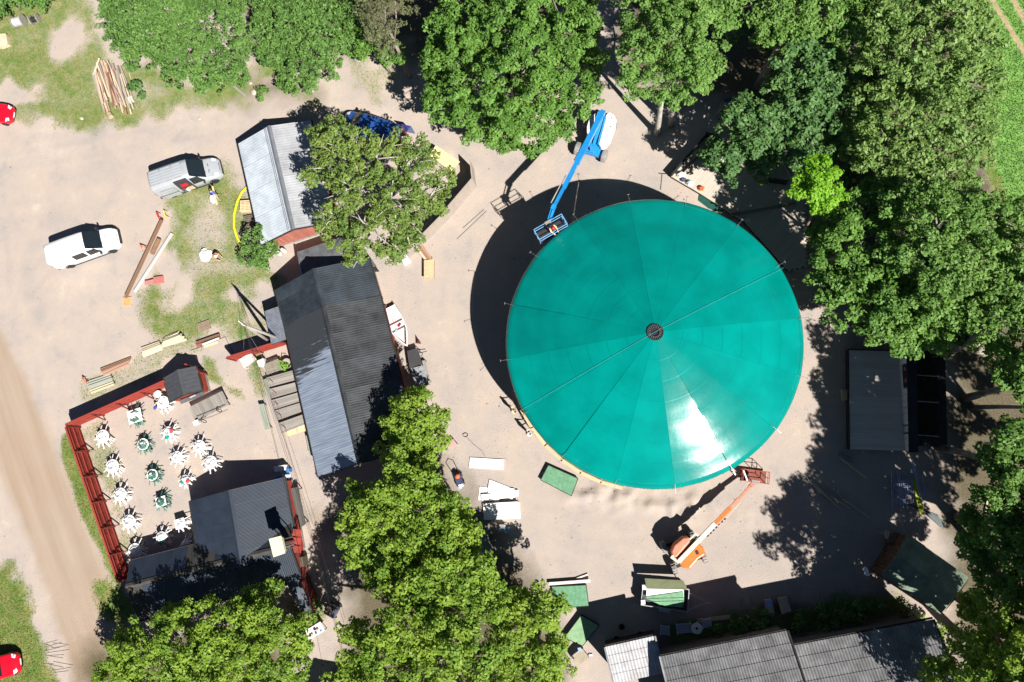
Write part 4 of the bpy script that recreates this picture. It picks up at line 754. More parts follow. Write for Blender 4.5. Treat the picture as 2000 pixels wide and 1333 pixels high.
# ------------------------------------------------------------------ the round green tent roof
TC = G(1279,672,5.7); TR = 10.34; TZ = 5.7; TA = R_(8.2)
_e = [G(987,660,TZ), G(1571,655,TZ), G(1262,387,TZ), G(1290,958,TZ)]; TC = Vector(((_e[0].x+_e[1].x)/2, (_e[2].y+_e[3].y)/2, 0)); TR = ((_e[1].x-_e[0].x)/2+(_e[2].y-_e[3].y)/2)/2
TENTM = bpy.data.materials.new('green_pvc_canvas'); TENTM.use_nodes = True; _t = TENTM.node_tree; _b = _t.nodes['Principled BSDF']; _L = _t.links.new
_b.inputs['Roughness'].default_value = .125; _b.inputs['Specular IOR Level'].default_value = .5
_tc = _n(_t,'TexCoord'); _oi = _n(_t,'ObjectInfo'); _no = _n(_t,'TexNoise'); _no.inputs['Scale'].default_value = .5; _no.inputs['Detail'].default_value = 4; _L(_tc.outputs['Object'], _no.inputs[0])
_cr = _n(_t,'ValToRGB'); _cr.color_ramp.elements[0].color = (.0,.17,.148,1); _cr.color_ramp.elements[1].color = (.0,.215,.187,1); _cr.color_ramp.elements[0].position = .35; _cr.color_ramp.elements[1].position = .65; _L(_no.outputs['Fac'], _cr.inputs[0])
_mr = _n(_t,'MapRange'); _mr.inputs[3].default_value = .94; _mr.inputs[4].default_value = 1.1; _L(_oi.outputs['Random'], _mr.inputs[0]); _vm = _n(_t,'VectorMath', operation='SCALE'); _L(_cr.outputs[0], _vm.inputs[0]); _L(_mr.outputs[0], _vm.inputs['Scale']); _L(_vm.outputs[0], _b.inputs['Base Color'])
_nb = _n(_t,'TexNoise'); _nb.inputs['Scale'].default_value = 1.1; _nb.inputs['Detail'].default_value = 3; _L(_tc.outputs['Object'], _nb.inputs[0]); _bp = _n(_t,'Bump'); _bp.inputs['Strength'].default_value = .07; _bp.inputs['Distance'].default_value = .1; _L(_nb.outputs['Fac'], _bp.inputs['Height']); _L(_bp.outputs[0], _b.inputs['Normal'])
t = T('tent_roof','huge round green tent roof with sixteen radial gores','tent',(TC.x,TC.y,0),0)
r0 = .5; HZ = 3.45
SL = [math.tan(R_(a)) for a in (21.0,20.8,19.6,17.0,16.0,15.6,15.4)]; RW = (TR-r0)/7; HZ = sum(SL)*RW
def tent_z(r, ga=0):
    d = min(max((TR-r)/RW,0),6.9999); i = int(d); return TZ+sum(SL[:i])*RW+SL[i]*RW*(d-i)
NR = 7; rings = [r0+(TR-r0)*(i/NR) for i in range(NR+1)]
for k in range(16):
    a0, a1 = TA+k*math.pi/8, TA+(k+1)*math.pi/8; mb = MB(); nv = 10; nr = NR*4; amp = .02+.03*random.random()
    def f(u, v, a0=a0, a1=a1, k=k, amp=amp):
        r = r0+(TR-.38-r0)*u; a = a0+(a1-a0)*v; chord = math.cos((a1-a0)/2)/math.cos(a-(a0+a1)/2); edge = chord*(1-.0)+ (1-chord)*.9
        z = tent_z(r)-amp*math.sin(math.pi*v)*(.3+u)*math.sin(math.pi*min(1,u*1.02)*.97)
        seam = (u*NR) % 1.0; z += .012*math.sin(2*math.pi*(u*NR))*(1 if k%2 else .6)*u
        cc = {12:.05,13:.035}.get(k,.0 if k%3 else .012); z -= cc*r*(a1-a0)*v*min(1,u*1.6)  # two gores shaped with a side tilt to place the sun's highlight
        return (r*edge*math.cos(a), r*edge*math.sin(a), z)
    mb.grid(f, nr, nv); o = mb.build('canopy_gore', TENTM, t, True)
    # welded cross seams: narrow raised tapes across the gore
    sm = MB()
    for i in range(1, NR):
        u = i/NR; P = [Vector(f(u, j/12))+Vector((0,0,.007)) for j in range(13)]; rd = Vector((math.cos((a0+a1)/2),math.sin((a0+a1)/2),-.33))*.03; vs = []
        for p in P: vs += [p-rd, p+rd]
        sm.add(vs, [(2*j,2*j+1,2*j+3,2*j+2) for j in range(12)])
    sm.build('cross_seam', TENTM, o)
    sm = MB(); P = [Vector(f(u/28, 0))+Vector((0,0,.007)) for u in range(29)]; td = Vector((-math.sin(a0),math.cos(a0),0))*.02; sm.add([q_ for p in P for q_ in (p+td,p-td)], [(2*j,2*j+1,2*j+3,2*j+2) for j in range(28)]); sm.build('radial_seam', TENTM, t)
    if k in (12,13):  # added strip closes the step left by the gores tilted for the highlight
        fp = MB(); V = []
        for q_ in range(29): p = Vector(f(q_/28,1)); V += [p, p+Vector((0,0,{12:.05,13:.035}[k]*math.hypot(p.x,p.y)*(a1-a0)*min(1,q_/28*1.6)+.01))]
        fp.add(V, [(2*j,2*j+2,2*j+3,2*j+1) for j in range(28)]); fp.build('step_closing_strip', TENTM, t)
    # valance with small folds
    vb = MB(); m = 72; vs = []; wr = [random.uniform(-1,1) for _ in range(m+1)]; wr[0] = wr[m] = 0; deep = 1.0 if k in (11,12,13) else .35
    for j in range(m+1):
        p = Vector(f(1, j/m)); rr = math.hypot(p.x,p.y); d = Vector((p.x/rr,p.y/rr,0)); w_ = wr[j]*deep
        vs += [p, p+d*.13+Vector((0,0,-.055+.012*w_)), p+d*(.26+.012*w_)+Vector((0,0,-.135-.03*w_)), p+d*(.35+.02*w_)+Vector((0,0,-.25-.03*w_)), p+d*(.38+.03*w_)+Vector((0,0,-.48-.03*abs(w_)))]
    vb.add(vs, [(5*j+e,5*j+1+e,5*j+6+e,5*j+5+e) for j in range(m) for e in range(4)]); vb.build('valance', TENTM, t, True)
    # mast at each seam with its outward peg
    c, s = math.cos(a0), math.sin(a0); mp = MB().cyl((c*(TR-.1),s*(TR-.1),0),(c*(TR-.1),s*(TR-.1),TZ-.05),.06,n=8); mo = mp.build('mast', METAL, t)
    MB().tube([(c*(TR-.35),s*(TR-.35),TZ+.17),(c*(TR+.02),s*(TR+.02),TZ+.1),(c*(TR+.42),s*(TR+.42),TZ-.02)],.014,6).build('peg', METAL, mo)
    MB().beam((c*(TR+.41)-s*.09,s*(TR+.41)+c*.09,TZ),(c*(TR+.41)+s*.09,s*(TR+.41)-c*.09,TZ),.03,.03).build('peg_end', M('mast_tip',(.25,.2,.18),rough=.6), mo)
    # rafter under the gore seam
    MB().tube([(c*r_,s*r_,tent_z(r_)-.2) for r_ in [TR-.1-(TR-.6)*q_/8 for q_ in range(9)]],.05,5).build('rafter', METAL, t)
# crown ring
mb = MB(); 
for rr, zz, w_ in ((.52,.02,.05),(.30,.0,.04)):
    mb.tube([(rr*math.cos(a),rr*math.sin(a),TZ+HZ+zz) for a in [i*2*math.pi/24 for i in range(25)]], w_, 6)
rg = mb.build('crown_ring', BLACK, t)
for i in range(20): a = i*2*math.pi/20; MB().beam((.3*math.cos(a),.3*math.sin(a),TZ+HZ+.03),(.5*math.cos(a),.5*math.sin(a),TZ+HZ+.03),.03,.04).build('spoke', M('grey_spoke',(.2,.2,.2),rough=.5,metal=.5), rg)
MB().cyl((0,0,TZ+HZ-.5),(0,0,TZ+HZ-.05),.5,.5,24).build('crown_drum', M('crown_dark',(.01,.012,.02),rough=.6), t)
MB().lathe([(TR-.6,.0),(TR-.55,.10)],(0,0,0),64).build('dance_floor', GWOOD, t)
# blue rope over the roof
a = math.atan2(G(1530,523,TZ).y-G(1013,803,TZ).y, G(1530,523,TZ).x-G(1013,803,TZ).x); P = []
for i in range(41):
    s = -1+2*i/40; r = abs(s)*(TR+.1); aa = a if s > 0 else a+math.pi; z = tent_z(min(max(r,r0),TR))+.05; P.append((TC.x+r*math.cos(aa), TC.y+r*math.sin(aa), z))
solo(MB().tube(P,.010,5),'rope',M('pale_blue_rope',(.06,.32,.36),rough=.6,var=.1),'thin blue rope stretched across the green tent roof over its crown','rope',(TC.x,TC.y,TZ))
# timber ring wall round the dance floor, only its south-west arc shows
t = T('timber_ring','ring of fresh timber benches and boards under the edge of the tent','ring wall',(TC.x,TC.y,0),0)
for i in range(40):
    a = TA+i*2*math.pi/40; a2 = a+2*math.pi/40*.94; rr = TR+.33 if 190 < math.degrees(a)%360 < 252 else TR-.3; p, q = Vector((rr*math.cos(a),rr*math.sin(a),1.0)), Vector((rr*math.cos(a2),rr*math.sin(a2),1.0))
    plank(t,p,q,.26,.05,WOOD,'bench_board'); plank(t,p*.985+Vector((0,0,-.45)),q*.985+Vector((0,0,-.45)),.04,.9,BWOOD,'panel'); 
    m_ = p.lerp(q,.5); MB().beam((p.x*1.01,p.y*1.01,0),(p.x*1.0,p.y*1.0,.97),.1,.1).build('post', WOOD, t)
    plank(t,(p.x*.97,p.y*.97,1.75),(q.x*.97,q.y*.97,1.45),.16,.05,WOOD,'brace')
# ------------------------------------------------------------------ vehicles
TYRE = M('tyre_rubber', (.02,.02,.022), rough=.85, var=.2, scale=8); RIM = M('alloy_rim', (.5,.5,.52), rough=.3, metal=.8, var=.05)
PLAST = M('black_bumper_plastic', (.03,.03,.033), rough=.6, var=.1); LAMP = M('lamp_lens', (.6,.62,.62), rough=.1, var=.05, spec=.8); REDL = M('rear_lamp', (.35,.02,.02), rough=.15, var=.05)
def wheel(th, x, y, r=.34, w_=.22, tyre=TYRE, rim=RIM):
    s = 1 if y > 0 else -1
    o = MB().lathe([(r*.62,-w_/2),(r*.93,-w_/2),(r,-w_*.3),(r,w_*.3),(r*.93,w_/2),(r*.62,w_/2)], n=20)
    o.v = [(x+v[0], y+v[2], r+v[1]) for v in o.v]; o = o.build('wheel', tyre, th, True)
    q = MB().lathe([(.05,-.02),(r*.62,-.01),(r*.64,.03)], n=14); q.v = [(x+v[0], y+s*(w_/2-.02)+v[2], r+v[1]) for v in q.v]; q.build('rim', rim, o, True)
def carbody(th, st, mats, smooth=True):
    "st: (x, z bottom, z belt, z top, half width low, half width belt, half width top)"
    mb = MB(); vs = []; m = 13
    for (x, zb, zm, zt, wl, wm_, wt) in st:
        rg = [(-wl*.9,zb),(-wl,zb+.12),(-wm_,zm*.6+zb*.4),(-wm_,zm),(-wt-(wm_-wt)*.25,zt-(zt-zm)*.22),(-wt+.05,zt-.03),(-wt*.5,zt+.012),(0,zt+.02)]
        rg = rg+[(-y,z) for y, z in rg[-2::-1]]; m = len(rg); vs += [(x,y,z) for y, z in rg]
    fs = []
    for i in range(len(st)-1):
        for j in range(m-1): fs.append((i*m+j,(i+1)*m+j,(i+1)*m+j+1,i*m+j+1))
        fs.append((i*m+m-1,(i+1)*m+m-1,(i+1)*m,i*m))
    fs += [tuple(range(m)), tuple(range((len(st))*m-1,(len(st)-1)*m-1,-1))]
    mb.add(vs, fs); o = mb.build('body', mats, th, smooth); return o
def quadpart(th, nm, P, mat, th_=.02, label=None):
    P = [Vector(p) for p in P]; n = (P[1]-P[0]).cross(P[2]-P[0]).normalized(); c = sum(P, Vector())/4; ce = Vector((0,0,.9))
    if n.dot(c-ce) < 0: n = -n
    mb = MB(); Q = [p+n*th_ for p in P]; mb.add(P+Q, [(0,1,2,3),(7,6,5,4),(0,4,5,1),(1,5,6,2),(2,6,7,3),(3,7,4,0)]); return mb.build(nm, mat, th, label=label)
def van(label, rear, front, name, paint, L_=5.3, W=1.98, H=1.98, opened=False, glass_side=True, roofribs=False, flip=False, cx=None, rz=None):
    if cx is None: cx = tuple((G(*rear)+G(*front))/2)
    rz = rz if rz is not None else ang(rear, front)
    t = T(name, label, 'van', cx, rz); hw = W/2; h = L_/2; x = lambda f: -h+f*L_
    st = [(x(0),.45,1.0,H-.32,hw-.08,hw-.05,hw-.2),(x(.012),.32,1.0,H-.1,hw-.03,hw-.01,hw-.15),(x(.05),.28,1.02,H-.01,hw,hw,hw-.13),(x(.35),.26,1.03,H+.01,hw,hw,hw-.12),(x(.56),.26,1.05,H-.01,hw,hw,hw-.13),(x(.62),.26,1.06,H-.06,hw,hw,hw-.16),
          (x(.70),.26,1.07,H-.06+(1.26-H)*.44-.05,hw,hw,hw-.19),(x(.80),.26,1.05,1.17,hw,hw-.02,hw-.14),(x(.87),.27,.98,1.08,hw,hw-.04,hw-.16),(x(.94),.28,.86,.97,hw-.04,hw-.1,hw-.24),(x(.98),.3,.74,.82,hw-.16,hw-.24,hw-.4),(x(1),.34,.6,.68,hw-.36,hw-.42,hw-.6)]
    carbody(t, st, paint)
    wt = hw-.16
    mb = MB(); f = lambda u, v: (x(.625)+(x(.795)-x(.625))*u, (wt-.02+.02*u)*(2*v-1), (H-.055)+(1.2-H+.055)*u+.045+.05*math.sin(math.pi*v)-(.0 if 1 else 0)); mb.grid(f, 4, 6); mb.build('windscreen', GLASS, t, True)
    for s in (-1,1):
        yb, yt = s*(hw+.004), s*(hw-.1)
        quadpart(t,'front_window',[(x(.58),yb,1.12),(x(.765),yb-s*.02,1.12),(x(.70),yt-s*.03,H-.42),(x(.59),yt,H-.28)],GLASS)
        if glass_side and not (opened and s < 0): quadpart(t,'side_window',[(x(.36),yb,1.14),(x(.55),yb,1.14),(x(.55),yt+s*.0,H-.3),(x(.36),yt,H-.3)],GLASS)
        mb = MB().box((x(.745),s*(hw+.14),1.16),(.12,.24,.22)); bevel(mb.build('mirror', PLAST, t),.03)
        mb = MB().box((0,s*(hw-.005),.3),(L_*.8,.05,.14)); mb.build('sill', PLAST, t)
        for f_ in (.17,.84): 
            wheel(t, x(f_), s*(hw-.1))
            MB().tube([(x(f_)+.41*math.cos(a),s*(hw+.005),.34+.41*math.sin(a)) for a in [k*math.pi/8 for k in range(9)]],.035,6).build('wheel_arch', PLAST, t, True)
        quadpart(t,'headlight',[(x(.905),s*(hw-.12),.98),(x(.965),s*(hw-.26),.86),(x(.955),s*(hw-.46),.9),(x(.91),s*(hw-.42),1.0)],LAMP,.03)
        MB().box((x(.004),s*(hw-.12),1.2),(.08,.1,.5)).build('rear_light', REDL, t)
        MB().beam((x(.3),s*(hw+.004),.72),(x(.56),s*(hw+.004),.72),.02,.05).build('side_strip', paint if roofribs else PLAST, t)
    MB().box((x(.985),0,.5),(.2,W*.62,.3)).build('front_bumper', PLAST, t); bevel(MB().box((x(0)-.02,0,.42),(.16,W*.94,.22)).build('rear_bumper', PLAST, t),.03)
    MB().box((x(.975),0,.74),(.16,.7,.14)).build('grille', PLAST, t)
    for s in (-.28,.28): MB().box((x(.845),s,1.125),(.05,.3,.03),s*.5).build('bonnet_vent', PLAST, t)
    for s in (-.1,.0): MB().beam((x(.795),s-.3,1.215),(x(.765),s+.35,1.3),.02,.02).build('wiper', PLAST, t)
    if roofribs:
        for yy in np.linspace(-.62,.62,6):
            for a, b in ((.04,.2),(.22,.38),(.40,.52)): bevel(MB().box((x((a+b)/2),yy,H+.015),((b-a)*L_,.13,.035)).build('roof_rib', paint, t),.015)
    return t, x, hw, H
VWHITE = M('white_van_paint', (.80,.80,.80), rough=.25, var=.02, coat=.6); VGREY = M('silver_grey_van_paint', (.43,.455,.48), rough=.32, var=.03, metal=.25, coat=.6); VBLUE = M('blue_van_paint', (.02,.075,.27), rough=.25, var=.05, coat=.6)
# the white van: heading measured along its south sill
def vanat(px_r, px_f, side=-1, W=1.98, over=.1):
    a, b = G(*px_r,.25), G(*px_f,.25); d = (b-a).normalized(); n = Vector((-d.y,d.x,0)); return ((a+b)/2+n*(W/2)+d*over, math.atan2(d.y,d.x))
c, rz = vanat((120,529),(238,487)); van('white panel van parked alone on the gravel, closed, with one dark side window',None,None,'parked_van',VWHITE,L_=5.95,cx=(c.x,c.y,0),rz=rz,H=2.15)
c, rz = vanat((319,391),(437,351)); tv, x, hw, H = van('silver-grey panel van with its sliding side door open and tools inside',None,None,'parked_van',VGREY,L_=5.85,cx=(c.x,c.y,0),rz=rz,opened=True,roofribs=True,H=2.3)
# the door opening: dark hold seen through the side, with its load
HOLD = M('dark_van_hold', (.035,.035,.04), rough=.8); CARD = M('plywood_shelf', (.55,.40,.24), rough=.7, var=.1); CRIM = M('red_tool_box', (.45,.02,.03), rough=.4, var=.1)
quadpart(tv,'door_opening',[(x(.36),-hw-.015,.36),(x(.57),-hw-.015,.36),(x(.57),-hw-.01,1.08),(x(.36),-hw-.01,1.08)],HOLD,.008); quadpart(tv,'door_opening',[(x(.36),-hw-.015,1.08),(x(.57),-hw-.015,1.08),(x(.565),-hw+.075,H-.26),(x(.365),-hw+.075,H-.26)],HOLD,.02); quadpart(tv,'door_opening',[(x(.365),-hw+.07,H-.26),(x(.565),-hw+.07,H-.26),(x(.565),-hw+.15,H-.03),(x(.365),-hw+.15,H-.03)],HOLD,.02)
MB().box((x(.5),-hw-.02,.75),(.55,.12,.5)).build('shelf_box', CARD, tv); MB().box((x(.47),-hw+.0,1.5),(.62,.12,.4)).build('tool_box', CRIM, tv); MB().box((x(.405),-hw-.02,.9),(.22,.08,.2)).build('tool_box', CRIM, tv)
MB().box((x(.44),-hw-.03,.62),(.25,.1,.42)).build('crate', WHITE, tv); MB().box((x(.39),-hw-.03,.5),(.12,.1,.22)).build('bottle_pack', M('teal_plastic',(.05,.22,.3),rough=.4), tv)
bevel(MB().box((x(.2),-hw-.06,1.0),(L_ if 0 else 1.35,.05,1.35)).build('sliding_door', VGREY, tv),.03)
MB().beam((x(.03),-hw-.1,.98),(x(.33),-hw-.1,.98),.02,.05).build('door_rail', PLAST, tv)
# blue van under the oak
tv, x, hw, H = van('blue panel van half under the oak with its rear doors open',None,None,'parked_van',VBLUE,L_=5.5,cx=tuple(G(730,262,0)),rz=ang((795,284),(668,240)),glass_side=False,H=2.0)
quadpart(tv,'load_opening',[(x(0)-.03,-hw+.12,.5),(x(0)-.03,hw-.12,.5),(x(.012)-.03,hw-.22,H-.15),(x(.012)-.03,-hw+.22,H-.15)],HOLD,.01)
for s, yy in ((1,1.0),(-1,.2)): MB().beam((x(0)-.02,s*(hw-.04),1.15),(x(0)-.85,s*(hw+yy*.35),1.15),.05,1.4).build('rear_door', VBLUE if s < 0 else M('door_lining',(.2,.19,.18),rough=.7), tv)
for i, (dx, dy, dz, sz, mt) in enumerate([(-.28,.3,.75,(.35,.5,.4),CRIM),(-.3,-.2,.7,(.4,.35,.4),WHITE),(-.25,-.55,.8,(.3,.3,.3),CRIM),(-.2,.62,.7,(.3,.25,.3),CARD),(-.42,.05,.6,(.2,.3,.2),WHITE)]): MB().box((x(0)+dx,dy,dz),sz,.3*i).build('box', mt, tv)
def car(label, cx, rz, paint, L_=4.2, W=1.78, H=1.45, front=True):
    t = T('parked_car', label, 'car', cx, rz); hw = W/2; h = L_/2; x = lambda f: -h+f*L_
    st = [(x(0),.4,.75,.85,hw-.3,hw-.3,hw-.5),(x(.02),.28,.8,.98,hw-.08,hw-.1,hw-.3),(x(.06),.22,.88,1.1,hw,hw-.02,hw-.25),(x(.16),.2,.9,H-.03,hw,hw,hw-.3),(x(.3),.2,.92,H,hw,hw,hw-.28),(x(.5),.2,.92,H-.02,hw,hw,hw-.28),
          (x(.57),.2,.92,H-.1,hw,hw,hw-.28),(x(.72),.2,.9,.98,hw,hw-.01,hw-.16),(x(.85),.2,.82,.88,hw,hw-.04,hw-.2),(x(.94),.22,.7,.76,hw-.06,hw-.12,hw-.3),(x(.985),.28,.58,.62,hw-.22,hw-.3,hw-.5),(x(1),.32,.5,.54,hw-.4,hw-.45,hw-.65)]
    carbody(t, st, paint); wt = hw-.27
    MB().grid(lambda u, v: (x(.575)+(x(.715)-x(.575))*u, (wt-.02+.08*u)*(2*v-1), (H-.09)+(1.0-H+.09)*u+.035+.03*math.sin(math.pi*v)),4,6).build('windscreen', GLASS, t, True)
    MB().grid(lambda u, v: (x(.05)+(x(.15)-x(.05))*u, (wt-.02)*(2*v-1), 1.1+(H-.08-1.1)*u+.05),3,6).build('rear_window', GLASS, t, True)
    for s in (-1,1):
        quadpart(t,'side_window',[(x(.2),s*(hw+.003),.98),(x(.64),s*(hw+.003),.98),(x(.56),s*(hw-.2),H-.14),(x(.24),s*(hw-.2),H-.1)],GLASS)
        bevel(MB().box((x(.63),s*(hw+.1),1.0),(.12,.2,.14)).build('mirror', paint, t),.03)
        for f_ in (.18,.81): wheel(t, x(f_), s*(hw-.1),.31,.2)
        quadpart(t,'headlight',[(x(.90),s*(hw-.08),.76),(x(.965),s*(hw-.26),.64),(x(.955),s*(hw-.5),.69),(x(.91),s*(hw-.4),.8)],LAMP,.03)
        MB().box((x(.025),s*(hw-.2),.9),(.08,.22,.2)).build('rear_light', REDL, t)
    MB().box((x(.975),0,.38),(.16,1.2,.14)).build('grille', PLAST, t); MB().box((x(1)+.005,0,.42),(.03,.5,.11)).build('number_plate', WHITE, t)
    MB().box((x(0)-.02,0,.45),(.12,1.35,.2)).build('rear_bumper', PLAST, t); return t
RCAR = M('red_car_paint', (.55,.005,.02), rough=.22, var=.03, coat=.9)
car('red car cut off by the left edge of the picture, near the top', tuple(G(-6,228,0)), R_(176+180), RCAR)
car('red car cut off by the left edge of the picture, in the bottom corner', tuple(G(2,1302,0)), R_(16), RCAR)
# ------------------------------------------------------------------ boom lifts
LBLUE = M('lift_blue_paint', (.015,.24,.60), rough=.35, var=.06, coat=.3); LWH = M('lift_white_cowl', (.78,.79,.79), rough=.35, var=.04); LOR = M('lift_orange_paint', (.75,.16,.03), rough=.35, var=.08, coat=.3); LORP = M('faded_orange_paint', (.62,.22,.13), rough=.5, var=.12); LCR = M('lift_cream_boom', (.70,.64,.48), rough=.45, var=.06)
DIRTT = M('dusty_tyre', (.27,.26,.25), rough=.95, var=.2, scale=6, bump=.5)
def bigwheel(t, c, ax, r=.5, w_=.4):
    c = Vector(c); a = Vector(ax).normalized(); mb = MB(); prof = [(r*.5,-w_/2),(r*.9,-w_/2),(r,-w_*.32),(r,w_*.32),(r*.9,w_/2),(r*.5,w_/2)]; y = a.orthogonal().normalized(); z = a.cross(y); n = 18; vs = []
    for rr, zz in prof:
        for k in range(n): q = 2*math.pi*k/n; vs.append(c+a*zz+(y*math.cos(q)+z*math.sin(q))*rr)
    fs = [(i*n+k,i*n+(k+1)%n,(i+1)*n+(k+1)%n,(i+1)*n+k) for i in range(5) for k in range(n)]+[tuple(range(n-1,-1,-1)),tuple(range(5*n,6*n))]; mb.add(vs, fs)
    for k in range(14):
        q = 2*math.pi*k/14; dd = y*math.cos(q)+z*math.sin(q); mb.beam(c+dd*(r+.01)-a*w_*.42, c+dd*(r+.01)+a*w_*.42,.06,.04,up=tuple(dd))
    mb.build('wheel', DIRTT, t)
def basket(t, c, u, v, w_, d_, h_, mat, floor=PLAST, z=0):
    "c centre of the floor, u along the long side"
    c, u, v = Vector(c), Vector(u).normalized(), Vector(v).normalized(); P = [c+u*a*w_/2+v*b*d_/2 for a, b in ((-1,-1),(1,-1),(1,1),(-1,1))]
    MB().slab([p+Vector((0,0,.03)) for p in P],.05).build('basket_floor', floor, t)
    for hh, nm in ((h_,'top_rail'),(h_*.55,'mid_rail')):
        mb = MB()
        for i in range(4): mb.tube([P[i]+Vector((0,0,hh)),P[(i+1)%4]+Vector((0,0,hh))],.028,6)
        mb.build(nm, mat, t)
    mb = MB()
    for i in range(4):
        for f in (0,.5): p = P[i].lerp(P[(i+1)%4],f); mb.tube([p,p+Vector((0,0,h_))],.025,6)
    mb.build('uprights', mat, t)
t = T('boom_lift','blue telescopic boom lift with white engine cowl reaching to the tent rim','boom lift',(1165,268))
fw = (t.g(1143,222,0)-t.g(1160,292,0)).normalized()
w1, w2 = t.g(1180,306,.4), t.g(1128,292,.4); ax = (w1-w2).normalized(); ax.z = 0; ln = Vector((-ax.y,ax.x,0)); 
for p in (w1, w2, w1+ln*2.4, w2+ln*2.4): bigwheel(t, (p.x,p.y,.48), ax)
c = (w1+w2)/2+ln*1.2; MB().box((c.x,c.y,.62),(1.5,2.9,.4),math.atan2(ax.y,ax.x)).build('chassis', LBLUE, t)
for k in (0,1): p, q = w1+ln*2.4*k, w2+ln*2.4*k; MB().beam((p.x,p.y,.5),(q.x,q.y,.5),.22,.22).build('axle', LBLUE, t)
MB().box(((w1.x+w2.x)/2-.1,(w1.y+w2.y)/2+.2,.85),(.8,.7,.5),math.atan2(ax.y,ax.x)).build('front_box', LBLUE, t)
pl = [t.g(x_,y_,1.5) for x_, y_ in ((1170,283),(1168,273),(1183,225),(1189,218),(1199,224),(1204,234),(1202,250),(1192,276),(1182,287),(1174,288))]
bevel(MB().prism([(p.x,p.y) for p in pl],.85,1.55).build('engine_cowl', LWH, t),.12,3)
pl = [t.g(x_,y_,1.3) for x_, y_ in ((1146,265),(1146,248),(1152,228),(1164,222),(1160,250),(1155,268))]; bevel(MB().prism([(p.x,p.y) for p in pl],.85,1.4).build('side_cowl', LWH, t),.08,2)
MB().prism([(p.x,p.y) for p in [t.g(x_,y_,1) for x_, y_ in ((1150,275),(1168,218),(1186,222),(1175,288),(1156,290))]],.8,1.05).build('turntable', LBLUE, t)
for px, py in ((1195,232),(1193,248)): p = t.g(px,py,1.5); MB().cyl((p.x,p.y,1.5),(p.x,p.y,1.6),.05).build('exhaust_cap', PLAST, t)
RE = t.g(1178,219,2.9); FR = t.g(1081,406,6.2)
lo0, lo1 = t.g(1160,283,1.6), t.g(1177,226,2.7); MB().beam(lo0,lo1,.22,.26).build('riser_arm', LBLUE, t); MB().beam(lo0+Vector((.35,0,0)),lo1+Vector((.25,0,-.2)),.14,.18).build('riser_link', LBLUE, t); MB().cyl(t.g(1154,282,1.3),t.g(1160,246,2.9),.07).build('lift_cylinder', METAL, t)
MB().box(tuple(t.g(1156,285,1.3)),(.5,.6,.7),.3).build('knuckle', LBLUE, t)
m1 = RE.lerp(FR,.55); m2 = RE.lerp(FR,.8)
MB().beam(RE,m1,.40,.44).build('boom_outer', LBLUE, t); MB().beam(m1-(m1-RE)*.02,m2,.30,.34).build('boom_middle', LBLUE, t); MB().beam(m2,FR,.22,.26).build('boom_inner', LBLUE, t)
off = Vector((-.33,.05,0)); MB().beam(RE.lerp(FR,.68)+off,RE.lerp(FR,.98)+off,.06,.08).build('hose_track', M('pale_hose_track',(.5,.45,.4),rough=.5), t)
for k in range(12): p = RE.lerp(FR,.32+.018*k)+Vector((-.28,.0,.05)); MB().box(tuple(p),(.07,.1,.1),.5).build('cable_link', BLACK, t)
J1 = t.g(1074,431,6.0); MB().box(tuple(FR),(.34,.3,.42),1.1).build('jib_knuckle', LBLUE, t); MB().beam(FR+Vector((.06,0,-.1)),J1,.16,.18).build('jib', LBLUE, t); MB().beam(FR+Vector((-.12,0,.1)),J1+Vector((-.14,0,.2)),.06,.06).build('jib_link', LBLUE, t)
bc = t.g(1077,452,5.2); bu = (t.g(1105,436,5.2)-t.g(1052,466,5.2)); bu.z = 0; bu.normalize(); bv = Vector((-bu.y,bu.x,0)); basket(t, bc, bu, bv, 2.3, .85, 1.1, M('pale_blue_rail',(.16,.36,.62),rough=.4)); MB().beam(J1,bc+bv*.42+Vector((0,0,.7)),.3,.3).build('basket_mount', LBLUE, t)
MB().box(tuple(bc+bv*.38+Vector((0,0,1.05))),(.45,.22,.22),math.atan2(bu.y,bu.x)).build('control_box', M('grey_panel',(.3,.28,.26),rough=.5), t)
BK1 = (t, bc, bu, bv)
# orange lift
t = T('boom_lift','orange boom lift with cream boom, its basket low beside the tent edge','boom lift',(1338,1085))
A0, A1 = t.g(1316,1108,.45), t.g(1374,1088,.45); ax = (A1-A0); ax.z = 0; ax.normalize(); W_ = [(1316,1109),(1374,1087),(1296,1068),(1352,1048)]
for px, py in W_: p = t.g(px,py,.45); bigwheel(t,(p.x,p.y,.45),ax,.45,.36)
ps = [t.g(px,py,.5) for px, py in W_]; c = sum(ps,Vector())/4; MB().slab([ps[0].lerp(c,.25)+Vector((0,0,.2)),ps[1].lerp(c,.25)+Vector((0,0,.2)),ps[3].lerp(c,.25)+Vector((0,0,.2)),ps[2].lerp(c,.25)+Vector((0,0,.2))],.4).build('chassis', M('chassis_dark',(.12,.05,.03),rough=.6), t)
for a_, b_ in ((0,1),(2,3)): MB().beam(ps[a_],ps[b_],.2,.2).build('axle', BLACK, t)
pl = [t.g(x_,y_,1.9) for x_, y_ in ((1311,1077),(1317,1064),(1334,1050),(1346,1049),(1349,1058),(1322,1090),(1314,1091))]; bevel(MB().prism([(p.x,p.y) for p in pl],.8,1.95).build('left_cowl', LORP, t),.14,3)
pl = [t.g(x_,y_,1.45) for x_, y_ in ((1326,1101),(1365,1061),(1374,1070),(1378,1084),(1364,1093),(1348,1112),(1333,1110))]; bevel(MB().prism([(p.x,p.y) for p in pl],.8,1.45).build('right_cowl', LOR, t),.12,3)
MB().box(tuple(t.g(1362,1080,1.5)),(.2,.25,.06),.3).build('cowl_grip', BLACK, t)
B0, B1 = t.g(1322,1096,1.9), t.g(1396,1023,1.7)
